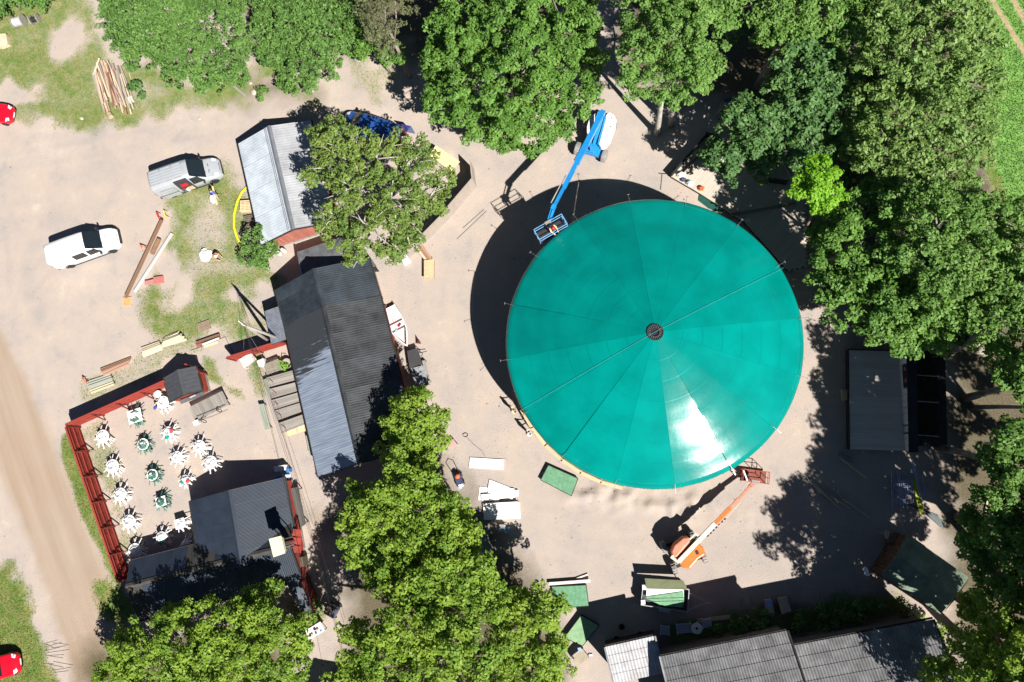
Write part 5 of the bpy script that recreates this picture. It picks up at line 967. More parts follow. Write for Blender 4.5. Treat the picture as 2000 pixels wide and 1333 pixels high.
MB().beam(B0+Vector((.1,-.05,0)),B1,.3,.36).build('boom_outer', LCR, t); off = Vector((-.36,.25,-.1)); MB().beam(B0+off,B0.lerp(B1,.62)+off,.1,.3).build('riser_arm', LCR, t); MB().beam(B0+off*.5,B0.lerp(B1,.62)+off*.5,.1,.16).build('lift_cylinder', BLACK, t)
MB().beam(B0.lerp(B1,.62)+off*1.1,B0.lerp(B1,.62)+Vector((.1,0,0)),.16,.3).build('knuckle', LCR, t); MB().beam(B0+off*1.1,B0+Vector((.15,-.1,0)),.2,.3).build('knuckle', LCR, t)
B2 = t.g(1440,978,1.35); B3 = t.g(1465,950,1.1); MB().beam(B1,t.g(1426,992,1.5),.26,.28).build('boom_middle', LOR, t); MB().beam(t.g(1420,998,1.55),B2,.2,.22).build('boom_inner', LORP, t)
MB().beam(B2+Vector((.22,-.12,0)),B1+Vector((.3,-.15,0)),.06,.1).build('hose_track', M('pale_pink_track',(.6,.45,.38),rough=.5), t)
for k in range(7): p = B0.lerp(B1,.72+.075*k)+Vector((.26,-.12,0)); MB().box(tuple(p),(.16,.1,.08),.8).build('cable_link', BLACK, t)
MB().beam(B2,B3,.18,.2).build('jib', LORP, t); MB().box(tuple(B2),(.26,.26,.3),.8).build('jib_knuckle', LORP, t)
bu = t.g(1492,944,.4)-t.g(1448,938,.4); bu.z = 0; bu.normalize(); bv = Vector((-bu.y,bu.x,0)); bc = t.g(1471,930,.3)
basket(t, bc, bu, bv, 1.85, .85, 1.1, M('dark_red_rail',(.35,.07,.04),rough=.5), M('basket_floor_rust',(.22,.06,.04),rough=.7)); MB().beam(B3,bc-bv*.45+Vector((0,0,.6)),.24,.24).build('basket_mount', LORP, t)
MB().box(tuple(bc-bv*.42+Vector((0,0,1.02))),(.6,.25,.2),math.atan2(bu.y,bu.x)).build('control_box', M('grey_panel',(.3,.28,.26),rough=.5), t); MB().beam(bc-bu*.95+bv*.3+Vector((0,0,1.15)),bc-bu*.6-bv*.4+Vector((0,0,1.1)),.1,.05).build('paddle', WHITE, t)
# ------------------------------------------------------------------ car trailer
t = T('trailer','flat car trailer loaded with green and white boards, drawbar pointing right','trailer',(1295,1168)); TG = M('galvanised_frame',(.42,.43,.44),rough=.45,metal=.5,var=.1)
q = [t.g(x_,y_,.95) for x_, y_ in ((1256,1144),(1346,1152),(1343,1196),(1252,1182))]; MB().slab([p-Vector((0,0,.35)) for p in q],.06).build('load_floor', M('dark_plywood',(.05,.05,.055),rough=.6), t)
for i in range(4): MB().beam(q[i]-Vector((0,0,.17)),q[(i+1)%4]-Vector((0,0,.17)),.05,.36).build('side_board', TG, t)
gb = M('green_board',(.16,.33,.19),rough=.75,var=.15,scale=3); wbd = M('white_board',(.72,.72,.66),rough=.6,var=.05)
for k, (pts, mt, z) in enumerate([(((1263,1150),(1335,1152),(1336,1168),(1262,1166)),wbd,.93),(((1262,1166),(1334,1156),(1336,1172),(1264,1171)),gb,.98),(((1264,1170),(1336,1168),(1336,1182),(1290,1182)),gb,1.02),(((1275,1176),(1336,1174),(1334,1187),(1300,1184)),gb,1.06)]):
    MB().slab([t.g(x_,y_,z) for x_, y_ in pts],.03).build('board', mt, t)
MB().slab([t.g(x_,y_,1.25) for x_, y_ in ((1259,1130),(1334,1134),(1341,1146),(1341,1152),(1263,1149))],.04).build('sloping_board', M('olive_board',(.13,.145,.075),rough=.75), t)
for x_, y_ in ((1262,1148),(1338,1151)): MB().beam(t.g(x_,y_,.6),t.g(x_,y_-8,1.25),.05,.05).build('stay', TG, t)
h0 = t.g(1383,1178,.5); MB().beam(t.g(1344,1158,.55),h0,.07,.08).build('drawbar', TG, t); MB().beam(t.g(1343,1192,.55),h0,.07,.08).build('drawbar', TG, t); MB().beam(t.g(1358,1164,.55),t.g(1357,1186,.55),.05,.06).build('drawbar_brace', TG, t); MB().cyl(h0,t.g(1388,1179,.5),.05).build('coupling', METAL, t)
for px, py in ((1298,1191),(1306,1150)): p = t.g(px,py,.3); bigwheel(t,(p.x,p.y,.3),(q[1]-q[2]).normalized() if 1 else 0,.3,.18)
bevel(MB().box(tuple(t.g(1298,1192,.66)),(.85,.28,.06),-.1).build('mudguard', TG, t),.03)
bevel(MB().box(tuple(t.g(1258,1147,.95)),(.3,.35,.35),0).build('white_box', WHITE, t),.03); MB().box(tuple(t.g(1256,1176,.9)),(.3,.3,.3),.1).build('white_box', WHITE, t)
# ------------------------------------------------------------------ plastic tables and tipped chairs
PW = M('white_plastic', (.80,.80,.79), rough=.4, var=.03); PG_ = M('green_plastic', (.045,.16,.12), rough=.45, var=.1); TGR = M('grey_green_top', (.42,.50,.46), rough=.5, var=.08)
CUR = M('red_cushion', (.62,.06,.07), rough=.7); CUG = M('green_cushion', (.0,.30,.19), rough=.6); CUB = M('blue_cushion', (.05,.10,.30), rough=.7)
def chair_proto(mat, name='chair'):
    t = T(name, 'plastic chair', 'chair', (0,0,-50)); 
    # local frame: chair tipped against a table standing at -x; hinge at the front feet
    tilt = R_(54); cs, sn = math.cos(tilt), math.sin(tilt)
    def w(x, y, z): return (x*cs-z*sn*1.0+.21, y, x*sn+z*cs)     # x runs backwards from the front feet
    def pr(mb): mb.v = [w(*v) for v in mb.v]; return mb
    pr(MB().grid(lambda u, v: (.02+.40*u,(v-.5)*.42,.43-.02*math.sin(math.pi*v)),2,3).grid(lambda u, v: (.02+.40*u,(.5-v)*.42,.405-.02*math.sin(math.pi*v)),2,3)).build('seat', mat, t, True)
    bk = MB()
    for k in range(5): yy = -.16+.08*k; bk.beam((.43,yy,.45),(.50,yy,.82),.045,.02,up=(1,0,0))
    bk.tube([(.43,-.2,.44),(.49,-.21,.70),(.52,-.15,.86),(.53,0,.89),(.52,.15,.86),(.49,.21,.70),(.43,.2,.44)],.02,5); pr(bk).build('backrest', mat, t)
    for s in (-1,1):
        pr(MB().tube([(.47,s*.21,.64),(.25,s*.25,.65),(.04,s*.22,.62),(.0,s*.2,.43)],.02,5)).build('armrest', mat, t)
        pr(MB().tube([(.0,s*.24,0),(.03,s*.19,.42)],.032,5)).build('leg', mat, t); pr(MB().tube([(.52,s*.24,0),(.42,s*.19,.43)],.032,5)).build('leg', mat, t)
    return t
def upright_proto(mat):
    t = T('chair', 'plastic chair', 'chair', (0,0,-50)); 
    MB().grid(lambda u, v: (-.2+.40*u,(v-.5)*.42,.43),2,3).grid(lambda u, v: (-.2+.40*u,(.5-v)*.42,.405),2,3).build('seat', mat, t, True)
    MB().tube([(.2,-.2,.44),(.27,-.21,.70),(.3,-.15,.86),(.31,0,.89),(.3,.15,.86),(.27,.21,.70),(.2,.2,.44)],.02,5).beam((.22,-.08,.45),(.29,-.08,.86),.05,.02,up=(1,0,0)).beam((.22,.08,.45),(.29,.08,.86),.05,.02,up=(1,0,0)).build('backrest', mat, t)
    for s in (-1,1):
        for x_ in (-.2,.22): MB().tube([(x_*1.25,s*.23,0),(x_,s*.19,.42)],.024,5).build('leg', mat, t)
    return t
CP = {'w': chair_proto(PW), 'g': chair_proto(PG_)}
def table_round(label, px, py, r, mat, square=False, name='table', grp=None):
    c = G(px,py,.73); t = T(name, label, 'table', (c.x,c.y,0), random.uniform(0,1.5) if not square else R_(18), grp)
    if square: bevel(MB().box((0,0,.72),(r*2,r*1.85,.035)).build('tabletop', mat, t),.02)
    else: MB().lathe([(r*.97,-.03),(r,-.015),(r,.0),(r*.98,.012)],(0,0,.72),28).build('tabletop', mat, t)
    for a in range(4): an = math.pi/4+a*math.pi/2; MB().tube([(math.cos(an)*r*.85,math.sin(an)*r*.85,0),(math.cos(an)*r*.62,math.sin(an)*r*.62,.7)],.03,6).build('leg', PW, t)
    return t
used = set()
def place_chair(kind, x, y, rz, label, group):
    p = CP[kind]
    if kind not in used: used.add(kind); o = p.o
    else: o = dup(p.o)
    o.location = (x,y,0); o.rotation_euler = (0,0,rz); o['label'] = label; o['category'] = 'chair'; o['group'] = group; return o
TABS = [ # px py radius table-material chair-kind angles(deg, in the picture, 0=right, ccw) label-place, square
 (318,786,.52,PW,'w',[150,205,240,280,310,345,30],'round table beside the small dark hut',0),
 (263,813,.60,PW,'g',[255,295,245+60,70,110],'square table under the red fence',1),
 (200,853,.56,PW,'w',[95,140,180,215,255,290,325,5,50],'round table at the red fence corner',0),
 (328,845,.48,PW,'w',[75,150,200,265,300,345,20],'round table with red and green cushions',0),
 (279,868,.48,PW,'g',[80,120,170,215,265,300,335,10],'northernmost of the three green-ringed tables',0),
 (389,872,.50,PW,'w',[95,150,200,255,290,330,0,35],'round table east of the cushioned table',0),
 (345,893,.47,PW,'w',[80,140,200,240,320,350,25],'round table in the middle of the yard',0),
 (219,911,.56,PW,'w',[90,130,175,220,255,285,320,355,35],'second table down the west red fence',0),
 (411,903,.52,PW,'w',[100,160,210,250,285,320,355,30],'round table at the house shadow tip',0),
 (297,928,.47,PW,'g',[90,130,190,260,300,345,20],'middle one of the three green-ringed tables',0),
 (361,936,.34,TGR,'w',[85,215,245,300,335],'small grey-green table with two cushions',0),
 (234,966,.54,PW,'w',[85,125,210,255,285,320,355,30],'third table down the west red fence',0),
 (314,980,.42,PW,'g',[85,60,190,225,265,310,350,20],'southernmost of the three green-ringed tables',1),
 (251,1019,.54,PW,'w',[88,125,205,250,285,320,355,35],'fourth table down the west red fence',0),
 (351,1023,.42,PW,'w',[280,310,350,25],'square table by the dark house corner',1),
 (315,1050,.46,PW,'w',[80,200,300,350,30,130],'table with one green cushion',0),
 (362,1065,.42,PW,'w',[85,60,215,280,345,20],'table standing in the house shadow',0),
 (263,1075,.54,PW,'w',[90,125,215,250,290,325,355,35],'last table down the west red fence',0)]
for i, (px, py, r, mat, ck, angs, place, sq) in enumerate(TABS):
    t = table_round((place if 'grey-green' in place else 'white plastic '+place if place[0] != 'n' or 1 else place), px, py, r, mat, bool(sq)); 
    hrs = set()
    for a in angs[:7]:
        hr_ = round((90-a)/30)%12
        while hr_ in hrs: hr_ = (hr_+1)%12
        hrs.add(hr_); HR = ['twelve','one','two','three','four','five','six','seven','eight','nine','ten','eleven'][hr_]
        an = R_(a+random.uniform(-5,5)); rr = r-.12+random.uniform(-.04,.05)
        place_chair(ck, t.loc.x+math.cos(an)*rr, t.loc.y+math.sin(an)*rr, an, ('white' if ck == 'w' else 'green')+' chair tipped at '+HR+' o\'clock of the '+place, 'chairs tipped against the '+place)
def cushion(px, py, mat, label, r=.2):
    solo(MB().lathe([(r*.7,0),(r,.03),(r,.07),(r*.7,.1)],G(px,py,.8),14),'cushion',mat,label,'cushion',G(px,py,.8),smooth=True)
cushion(335,842,CUR,'red cushion on the white round table that also holds a green one'); cushion(327,854,CUG,'green cushion lying on the edge of the table beside a red cushion')
cushion(357,942,CUG,'green cushion on the small grey-green table',.17); cushion(367,940,CUR,'pink-red cushion on the small grey-green table',.17); cushion(315,1060,CUG,'green cushion on the table near the house shadow',.2); cushion(304,797,CUB,'blue cushion beside the table next to the small dark hut',.17)
t = table_round('small white round table wedged between the red fence and its neighbour',308,770,.3,PW)
t = table_round('white round garden table with a dark hole in its middle, beside the tiled house',1361,1228,.4,PW); MB().cyl((0,0,.725),(0,0,.74),.09,n=12).build('centre_hole', BLACK, t)
# slatted garden seats by the tiled house
SLB = M('pale_blue_slat',(.55,.60,.72),rough=.5,var=.05)
def slat_seat(name, label, cat, px, py, w_, d_, rz):
    c = G(px,py,.45); t = T(name, label, cat, (c.x,c.y,0), rz); n = 6
    for i in range(n): plank(t,(-w_/2+.03,-d_/2+d_*(i+.5)/n,.44),(w_/2-.03,-d_/2+d_*(i+.5)/n,.44),d_/n*.72,.03,SLB,'slat')
    for s in (-1,1): MB().box((s*w_/2,0,.6),(.06,d_*1.15,.05)).build('armrest', SLB, t); [MB().box((s*w_/2,e*d_/2,.3),(.05,.05,.6)).build('leg', SLB, t) for e in (-1,1)]
    for i in range(3): plank(t,(-w_/2,d_/2+.04*i,.55+.14*i),(w_/2,d_/2+.04*i,.55+.14*i),.03,.09,SLB,'back_slat')
slat_seat('garden_chair','white slatted garden chair standing apart, west of the slatted bench','chair',1298,1232,.62,.62,R_(-3)); slat_seat('garden_bench','white slatted garden bench left of the round garden table','bench',1336,1228,1.05,.66,R_(8)); slat_seat('garden_chair','white slatted garden chair right of the round garden table','chair',1380,1218,.6,.6,R_(8))
# ------------------------------------------------------------------ piles of timber and other lengths
def pile(name, label, cat, origin, specs, group=None):
    "specs: (px0,py0,px1,py1,z,width,height,material[,part name])"
    t = T(name, label, cat, origin, 0, group)
    for sp in specs:
        x0, y0, x1, y1, z, w_, h_, m = sp[:8]; plank(t, t.g(x0,y0,z), t.g(x1,y1,z), w_, h_, m, sp[8] if len(sp) > 8 else 'plank')
    return t
WS = [M('split_log',(.62,.48,.34),rough=.85,var=.2,scale=2,per=.3,streak=(1,6,6),bump=.3), BWOOD, GWOOD, M('pinkish_board',(.42,.25,.18),rough=.85,var=.15,scale=2,per=.25,streak=(1,6,6))]
sp = []
for i in range(36):
    f = i/35; x0 = 178+58*f+random.uniform(-3,4); y0 = 142-6*f+random.uniform(-10,12)-(12 if 7 < i < 27 else 0); L = random.uniform(66,88); x1 = x0+22+random.uniform(-3,4); y1 = y0+L
    sp.append((x0,y0,x1,min(y1,232-10*f),.12+.14*(i%3),random.uniform(.09,.15),random.uniform(.05,.1),WS[[0,3,2,0,1,2,0,3][i%8]]))
for i in range(12):
    x0 = 184+random.uniform(0,44); y0 = random.uniform(135,165); sp.append((x0,y0,x0+random.uniform(10,24),y0+random.uniform(40,62),.46+.08*(i%3),random.uniform(.1,.2),.06,WS[i%4]))
sp += [(194,114,183,146,.5,.12,.06,WS[0]),(209,118,224,150,.5,.1,.06,WS[0]),(250,130,256,156,.1,.1,.05,WS[0]),(268,178,285,199,.1,.06,.05,WS[2]),(307,108,300,128,.1,.06,.05,WS[0])]
t = pile('timber_heap','big heap of reclaimed boards and beams on the grass north of the dirt road','timber',(215,185),sp)
MB().cyl(t.g(213,222,.25),t.g(217,229,.3),.22,n=12).build('log_end', WS[0], t); MB().box(tuple(t.g(255,195,.2)),(.5,.5,.3),.4).build('tarp_bundle', M('white_bundle',(.5,.5,.48),rough=.7), t)
pile('timber_beam','long brown steel-edged beam lying across trestles on the gravel','beam',(280,500),[(316,430,245,582,.5,.2,.2,BWOOD,'beam')])
pile('roof_gutter','long white metal beam lying beside the brown one','beam',(300,510),[(336,456,263,571,.18,.2,.16,M('white_metal_beam',(.62,.61,.60),rough=.4,metal=.2),'beam')])
solo(MB().beam(G(311,467,.3),G(297,497,.3),.30,.2),'short_beam',BWOOD,'short brown beam lying between the two long beams','beam',G(304,482)); 
TRE = M('orange_trestle',(.75,.20,.10),rough=.6)
def trestle(label, px, py, rz, mat=TRE, h=.55):
    t = T('trestle', label, 'trestle', (px,py), rz); h *= .75; MB().beam((-.3,0,h),(.3,0,h),.08,.07).build('top_rail', mat, t)
    for s in (-1,1):
        for e in (-1,1): MB().beam((s*.26,e*.18,0),(s*.26,e*.02,h),.045,.045).build('leg', mat, t)
trestle('orange trestle under the upper end of the long brown beam',313,424,R_(-60),M('red_trestle',(.6,.05,.04),rough=.5)); trestle('yellow trestle at the top of the beams',327,421,R_(-70),M('yellow_trestle',(.7,.55,.12),rough=.5),.6); trestle('orange trestle under the middle of the long brown beam',284,484,R_(-20)); trestle('orange trestle by the stacked planks near the dirt road',170,744,R_(-40))
def pallet(label, px, py, rz, mat, z=0, n=1, w_=.8, l_=1.2, grp=None):
    c = G(px,py,.15*n); t = T('pallet', label, 'pallet', (c.x,c.y,z), rz, grp)
    for k in range(n):
        for i in range(7): plank(t,(-l_/2+.05,-w_/2+w_*(i+.5)/7,.13+.15*k),(l_/2-.05,-w_/2+w_*(i+.5)/7,.13+.15*k),w_/7*.72,.022,mat,'slat')
        for i in (-1,0,1): plank(t,(i*l_*.43,-w_/2,.07+.15*k),(i*l_*.43,w_/2,.07+.15*k),.1,.09,mat,'stringer')
    return t
pallet('light orange pallet at the lower end of the long brown beam',247,589,R_(5),M('orange_pallet_wood',(.66,.38,.17),rough=.8,per=.1),w_=.75,l_=.75)
PR = M('pink_red_slat',(.55,.19,.17),rough=.7,per=.1); t = pallet('pink-red slatted crate beside the white metal beam',308,547,R_(8),PR,n=2,w_=.6,l_=.85); plank(t,(-1.15,-.12,.3),(-.35,-.05,.3),.3,.12,PR,'lid')
pallet('grey wooden pallet on the grass west of the lean-to',398,637,R_(20),M('worn_pallet_wood',(.30,.22,.16),rough=.9,per=.15),w_=.8,l_=1.1)
WW = M('pale_new_plank',(.62,.56,.38),rough=.75,per=.15,streak=(1,6,6)); WG = M('grey_green_plank',(.36,.37,.31),rough=.85,per=.18,streak=(1,6,6)); WB2 = M('cream_plank',(.55,.46,.33),rough=.8,per=.18,streak=(1,6,6))
sp = []
for i in range(6): sp.append((168+2*i,748+4*i,216+1.5*i,741+3.8*i-9,.12+.1*(i%3),.17,.07,WG if i < 4 else WW))
pile('plank_stack','stack of grey-green planks at the north fence near its corner','planks',(193,755),sp)
sp = []
for i in range(5): sp.append((196+1.5*i,722+3*i,256-1.5*i,699+3.2*i,.12+.07*(i%3),.15,.07,BWOOD if i < 2 else WS[3]))
pile('plank_stack','stack of reddish brown planks on the gravel, second from the dirt road','planks',(228,712),sp)
sp = []
for i in range(5): sp.append((276+1*i,682+3.6*i,312+1.4*i,669+3*i,.14+.1*(2-abs(i-2)),.2,.1,WB2 if i < 3 else WW))
pile('plank_stack','stack of short pale planks left of the cream stack','planks',(295,684),sp)
sp = []
for i in range(7): sp.append((322-1*i+random.uniform(-1,1),661+2.8*i,350+2.4*i-(4 if i%2 else 0),649+2.4*i,.1+.13*(3-abs(i-3)),.17,.12,WW))
pile('plank_stack','bright cream stack of new planks on the grass','planks',(340,665),sp)
t = pile('plank_stack','stack of brown planks with a white tube on top beside the lawn','planks',(408,662),[(384,670,429,654,.2,.2,.12,BWOOD),(384,676,430,660,.2,.2,.12,M('brick_red_plank',(.35,.09,.06),rough=.8)),(398,678,426,668,.1,.2,.08,WW)]); MB().cyl(t.g(396,673,.34),t.g(427,661,.34),.09,n=10).build('tube', WHITE, t)
solo(MB().tube([G(x,y,.03) for x, y in ((372,685),(400,675),(440,658),(455,690))],.02,5),'iron_frame',BLACK,'thin dark iron rod bent round the planks by the hut','rod',G(400,675))
# pegs, white sheets, green mats, boards on the gravel round the tent
def board(name, label, cat, pts, z, mat, th=.04, group=None):
    P = [G(x,y,z) for x, y in pts]; c = sum(P,Vector())/len(P); return solo(MB().slab(P,th),name,mat,label,cat,(c.x,c.y,0),group)
SHW = M('white_sheet_board',(.80,.79,.76),rough=.6,var=.03)
board('white_board','single long white board lying on the gravel left of the tent','board',((918,894),(984,898),(983,918),(916,914)),.1,SHW,.08)
t = T('white_board_fan','fan of white boards lying on top of each other on the gravel','boards',(970,958)); 
for k, (pts) in enumerate([((937,951),(978,956),(975,980),(934,977)),((956,937),(1010,958),(1000,976),(953,953)),((954,948),(1005,955),(1005,972),(952,976)),((958,954),(1013,958),(1012,970),(956,974)),((940,966),(1000,962),(1000,966),(941,979))]): MB().slab([t.g(x,y,.06+.045*k) for x, y in pts],.03).build('board', SHW, t)
t = T('white_board_stack','stack of large white boards with a loose strip, below the fan of boards','boards',(978,998))
for k in range(4): MB().slab([t.g(x+.8*(k%2),y,.1+.06*k) for x, y in ((943,986),(1014,982),(1016,1013),(945,1016))],.045).build('board', SHW, t)
MB().slab([t.g(x,y,.36) for x, y in ((942,984),(1012,980),(1012,985),(960,990))],.03).build('board', SHW, t)
TURF = M('green_turf_mat',(.13,.29,.17),rough=.95,var=.14,scale=4,bump=.6,fine=.2); TURFP = M('pale_turf_mat',(.22,.36,.20),rough=.95,var=.12,scale=3,bump=.4,fine=.15)
def ramp_(label, pts, z, edge=None, mat=TURF):
    t = T('turf_platform', label, 'platform', tuple(sum((G(x,y,0) for x,y in pts),Vector())/4)); P = [t.g(x,y,z) for x, y in pts]; MB().prism([(p.x,p.y) for p in P],0,z-.03).build('base', DKW, t); MB().slab([p+Vector((0,0,.01)) for p in P],.04).build('turf_top', mat, t)
    for i in range(4): MB().beam(P[i]+Vector((0,0,-.04)),P[(i+1)%4]+Vector((0,0,-.04)),.05,.1).build('edge_board', edge or DKW, t)
    return t
t = ramp_('green turf platform on the gravel by the south-west edge of the tent',((1071,909),(1129,935),(1116,969),(1056,938)),.35); MB().slab([t.g(x,y,.1) for x, y in ((1055,936),(1070,909),(1073,911),(1058,938))],.08).build('white_plank', SHW, t)
ramp_('green turf platform with white planks along its north side',((1077,1146),(1145,1143),(1150,1184),(1090,1188)),.35)
board('white_plank','long white plank along the north side of the turf platform','plank',((1072,1138),(1153,1132),(1153,1138),(1072,1144)),.3,M('pinkish_white_plank',(.66,.57,.52),rough=.7),.06)
board('white_plank','short white plank lying askew above the long white plank','plank',((1126,1129),(1148,1121),(1149,1124),(1127,1132)),.12,M('pinkish_white_plank',(.66,.57,.52),rough=.7),.05)
ramp_('green turf platform half in the shadow of the tiled house',((1135,1202),(1170,1222),(1138,1262),(1102,1246)),.4,mat=TURFP)
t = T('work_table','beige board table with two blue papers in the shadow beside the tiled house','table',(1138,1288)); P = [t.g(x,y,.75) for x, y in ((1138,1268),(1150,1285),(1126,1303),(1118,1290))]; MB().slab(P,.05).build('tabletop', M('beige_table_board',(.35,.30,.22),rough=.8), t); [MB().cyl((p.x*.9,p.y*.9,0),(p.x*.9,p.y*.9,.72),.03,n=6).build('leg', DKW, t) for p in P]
PB = M('blue_paper',(.30,.42,.75),rough=.6); board('paper','light blue paper lying at the top of the beige board table','paper',((1128,1266),(1134,1265),(1136,1271),(1130,1273)),.8,PB,.01); board('paper','pale lilac paper on the ground right of the beige board table','paper',((1150,1278),(1158,1278),(1158,1282),(1150,1282)),.1,M('lilac_paper',(.55,.5,.75),rough=.6),.01)
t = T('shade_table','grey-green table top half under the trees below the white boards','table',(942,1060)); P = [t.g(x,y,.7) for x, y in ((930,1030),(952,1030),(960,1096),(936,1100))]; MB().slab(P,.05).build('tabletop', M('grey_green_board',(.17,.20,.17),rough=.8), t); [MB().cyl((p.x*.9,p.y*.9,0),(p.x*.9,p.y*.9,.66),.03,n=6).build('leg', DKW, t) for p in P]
t = T('tool_tray','light blue tray of tools in the tree shade below the white boards','tray',(982,1034)); MB().slab([t.g(x,y,.3) for x, y in ((974,1032),(996,1031),(996,1038),(974,1039))],.12).build('tray', M('pale_teal_tray',(.22,.42,.48),rough=.5), t); bevel(MB().box(tuple(t.g(981,1028,.35)),(.5,.3,.3)).build('machine', M('machine_grey',(.3,.3,.3),rough=.5), t),.05)
bx = M('beige_foam_board',(.47,.40,.31),rough=.85,var=.06)
for lab, pts, z in (('beige box with a pale blue label, left of its pair',((1492,1172),(1507,1170),(1513,1198),(1497,1206)),.5),('beige box right of the labelled one',((1518,1169),(1536,1165),(1546,1194),(1527,1200)),.6)):
    t = T('box', lab, 'box', tuple(sum((G(x,y,0) for x,y in pts),Vector())/4)); P = [t.g(x,y,z) for x,y in pts]; MB().slab(P,.05).build('lid', bx, t); MB().prism([(p.x*.97,p.y*.97) for p in P],0,z-.06).build('side', M('dark_box_side',(.12,.10,.08),rough=.8), t)
    if 'blue' in lab: MB().slab([t.g(x,y,z+.02) for x, y in ((1495,1173),(1507,1172),(1509,1183),(1498,1186))],.01).build('label_sheet', PB, t)
for lab, pts in (('upright post lying on the shaded gravel, left of two',(1447,1168,1448,1192)),('upright post lying on the shaded gravel, right of two',(1465,1162,1472,1187)),('long pale plank beside the tiled house',(1362,1213,1426,1205)),('thin plank south of the beige boxes',(1508,1208,1566,1189)),('long rod standing in the shade right of the posts',(1598,1144,1597,1170))):
    x0,y0,x1,y1 = pts; w_ = .28 if 'long pale' in lab else .07; pile('plank', lab, 'plank', ((x0+x1)/2,(y0+y1)/2), [(x0,y0,x1,y1,.15,w_,.08,WOOD if 'pale' in lab else GWOOD)])
t = pile('plank_pair','two thin planks lying apart on the gravel west of the tent shadow','planks',(920,437),[(946,410,905,446,.04,.07,.05,WS[2]),(951,413,893,468,.04,.07,.05,WS[2])])
pile('marking_stick','thin T-shaped rod lying on the ground above the tent','rod',(1292,352),[(1287,339,1302,340,.05,.05,.04,BLACK,'bar'),(1294,340,1291,371,.05,.05,.04,WS[2],'bar')])
# west yard: pallets by the barn, slatted table, stack of long tables, benches
pallet('pale new pallet stack against the west wall of the silver barn',478,402,R_(2),WOOD,n=3,w_=1.0,l_=.95); pallet('dark old pallet stack against the west wall of the silver barn',486,432,R_(8),M('old_dark_pallet',(.16,.13,.10),rough=.9,per=.2),n=2,w_=1.1,l_=1.0)
t = T('junk_heap','small heap of dark scrap and pipes between the pallets and the bush','scrap',(482,452)); [MB().box((random.uniform(-.5,.5),random.uniform(-.35,.35),random.uniform(.1,.3)),(random.uniform(.15,.4),.12,.15),random.uniform(0,3)).build('scrap_piece', [METAL,BLACK,BWOOD][i%3], t) for i in range(8)]
def hosepts(): return [G(x,y,.08) for x, y in ((482,365),(472,376),(463,395),(457,420),(457,445),(463,465),(474,482),(488,492),(500,493))]
solo(MB().tube(hosepts(),.095,8),'hose',M('yellow_hose',(.80,.70,.02),rough=.4,var=.05),'thick yellow hose curving over the grass beside the silver barn','hose',G(460,430),smooth=True)
def slat_table(name, label, cat, pts, z, n, mat, legs=True):
    t = T(name, label, cat, tuple(sum((G(x,y,0) for x,y in pts),Vector())/4)); a,b,c,d = [t.g(x,y,z) for x, y in pts]
    for i in range(n): f = (i+.5)/n; plank(t, a.lerp(b,f), d.lerp(c,f), (b-a).length/n*.86, .03, mat, 'slat')
    for f in (.08,.92): p, q = a.lerp(d,f)-Vector((0,0,.05)), b.lerp(c,f)-Vector((0,0,.05)); MB().beam(p,q,.06,.07).build('bearer', mat, t)
    if legs: [MB().beam((p.x*.9,p.y*.9,0),(p.x*.9,p.y*.9,z-.03),.06,.06).build('leg', mat, t) for p in (a,b,c,d)]
    return t
t = slat_table('slatted_platform','grey slatted platform with a bicycle-like frame lying on it, south of the hut','platform',((369,796),(434,764),(447,790),(383,824)),.7,24,GWOOD)
t = T('metal_frame','thin wheeled metal frame lying over the grey slatted platform','frame',(410,805)); mb = MB()
mb.tube([t.g(x,y,.9) for x, y in ((381,826),(400,818),(418,812),(445,800))],.03,6).tube([t.g(x,y,.85) for x, y in ((384,815),(402,808),(440,792))],.025,6).tube([t.g(424,798,.8),t.g(430,808,.95)],.025,6).tube([t.g(398,812,.8),t.g(392,824,.9)],.03,6); mb.build('bars', METAL, t)
for px, py in ((398,823),(428,802)):
    c = t.g(px,py,.85); MB().tube([(c.x+.22*math.cos(a),c.y+.1*math.sin(a),.85+.18*math.sin(a)) for a in [k*math.pi/6 for k in range(13)]],.03,6).build('wheel', BLACK, t)
MB().box(tuple(t.g(384,826,.85)),(.45,.35,.25),.5).build('white_seat', WHITE, t)
slat_table('slatted_bench','white slatted bench at the short bright red fence','bench',((467,702),(491,689),(501,702),(477,720)),.6,12,M('white_slat',(.66,.62,.58),rough=.7,per=.06)); slat_table('slatted_bench','grey slatted bench above the stack of long tables','bench',((516,712),(543,701),(552,722),(520,733)),.7,11,M('mossy_slat',(.25,.235,.18),rough=.9,per=.12))
rows = [((520,738),(577,722),(581,742),(524,757)),((527,760),(582,746),(585,763),(530,779)),((530,782),(586,766),(590,783),(534,801)),((534,803),(590,786),(593,803),(541,822)),((543,827),(594,809),(597,829),(550,847))]
for i, (a, b, c, d) in enumerate(rows):
    t = T('plank_table', ['northernmost','second from the north','middle','second from the south','southernmost'][i]+' of the long grey plank tables packed west of the long barn','table', tuple(sum((G(x,y,0) for x,y in (a,b,c,d)),Vector())/4), 0, 'long plank tables packed side by side'); A, B, C_, D = [t.g(x,y,.75) for x, y in (a,b,c,d)]
    for k in range(5): f = (k+.5)/5; plank(t, A.lerp(D,f), B.lerp(C_,f), (D-A).length/5*.9, .04, GWOOD, 'plank')
    for f in (.12,.88):
        for g_ in (.1,.9): p = A.lerp(B,f).lerp(D.lerp(C_,f),g_); MB().tube([(p.x,p.y,0),(p.x,p.y,.72)],.025,6).build('leg', M('rusty_leg',(.3,.12,.07),rough=.8), t)
    MB().tube([A+Vector((.3,-.1,.1)),A.lerp(D,.5)+Vector((.55,0,.14)),D+Vector((.5,.1,.1))],.02,5).build('folded_leg', M('rusty_leg',(.3,.12,.07),rough=.8), t)
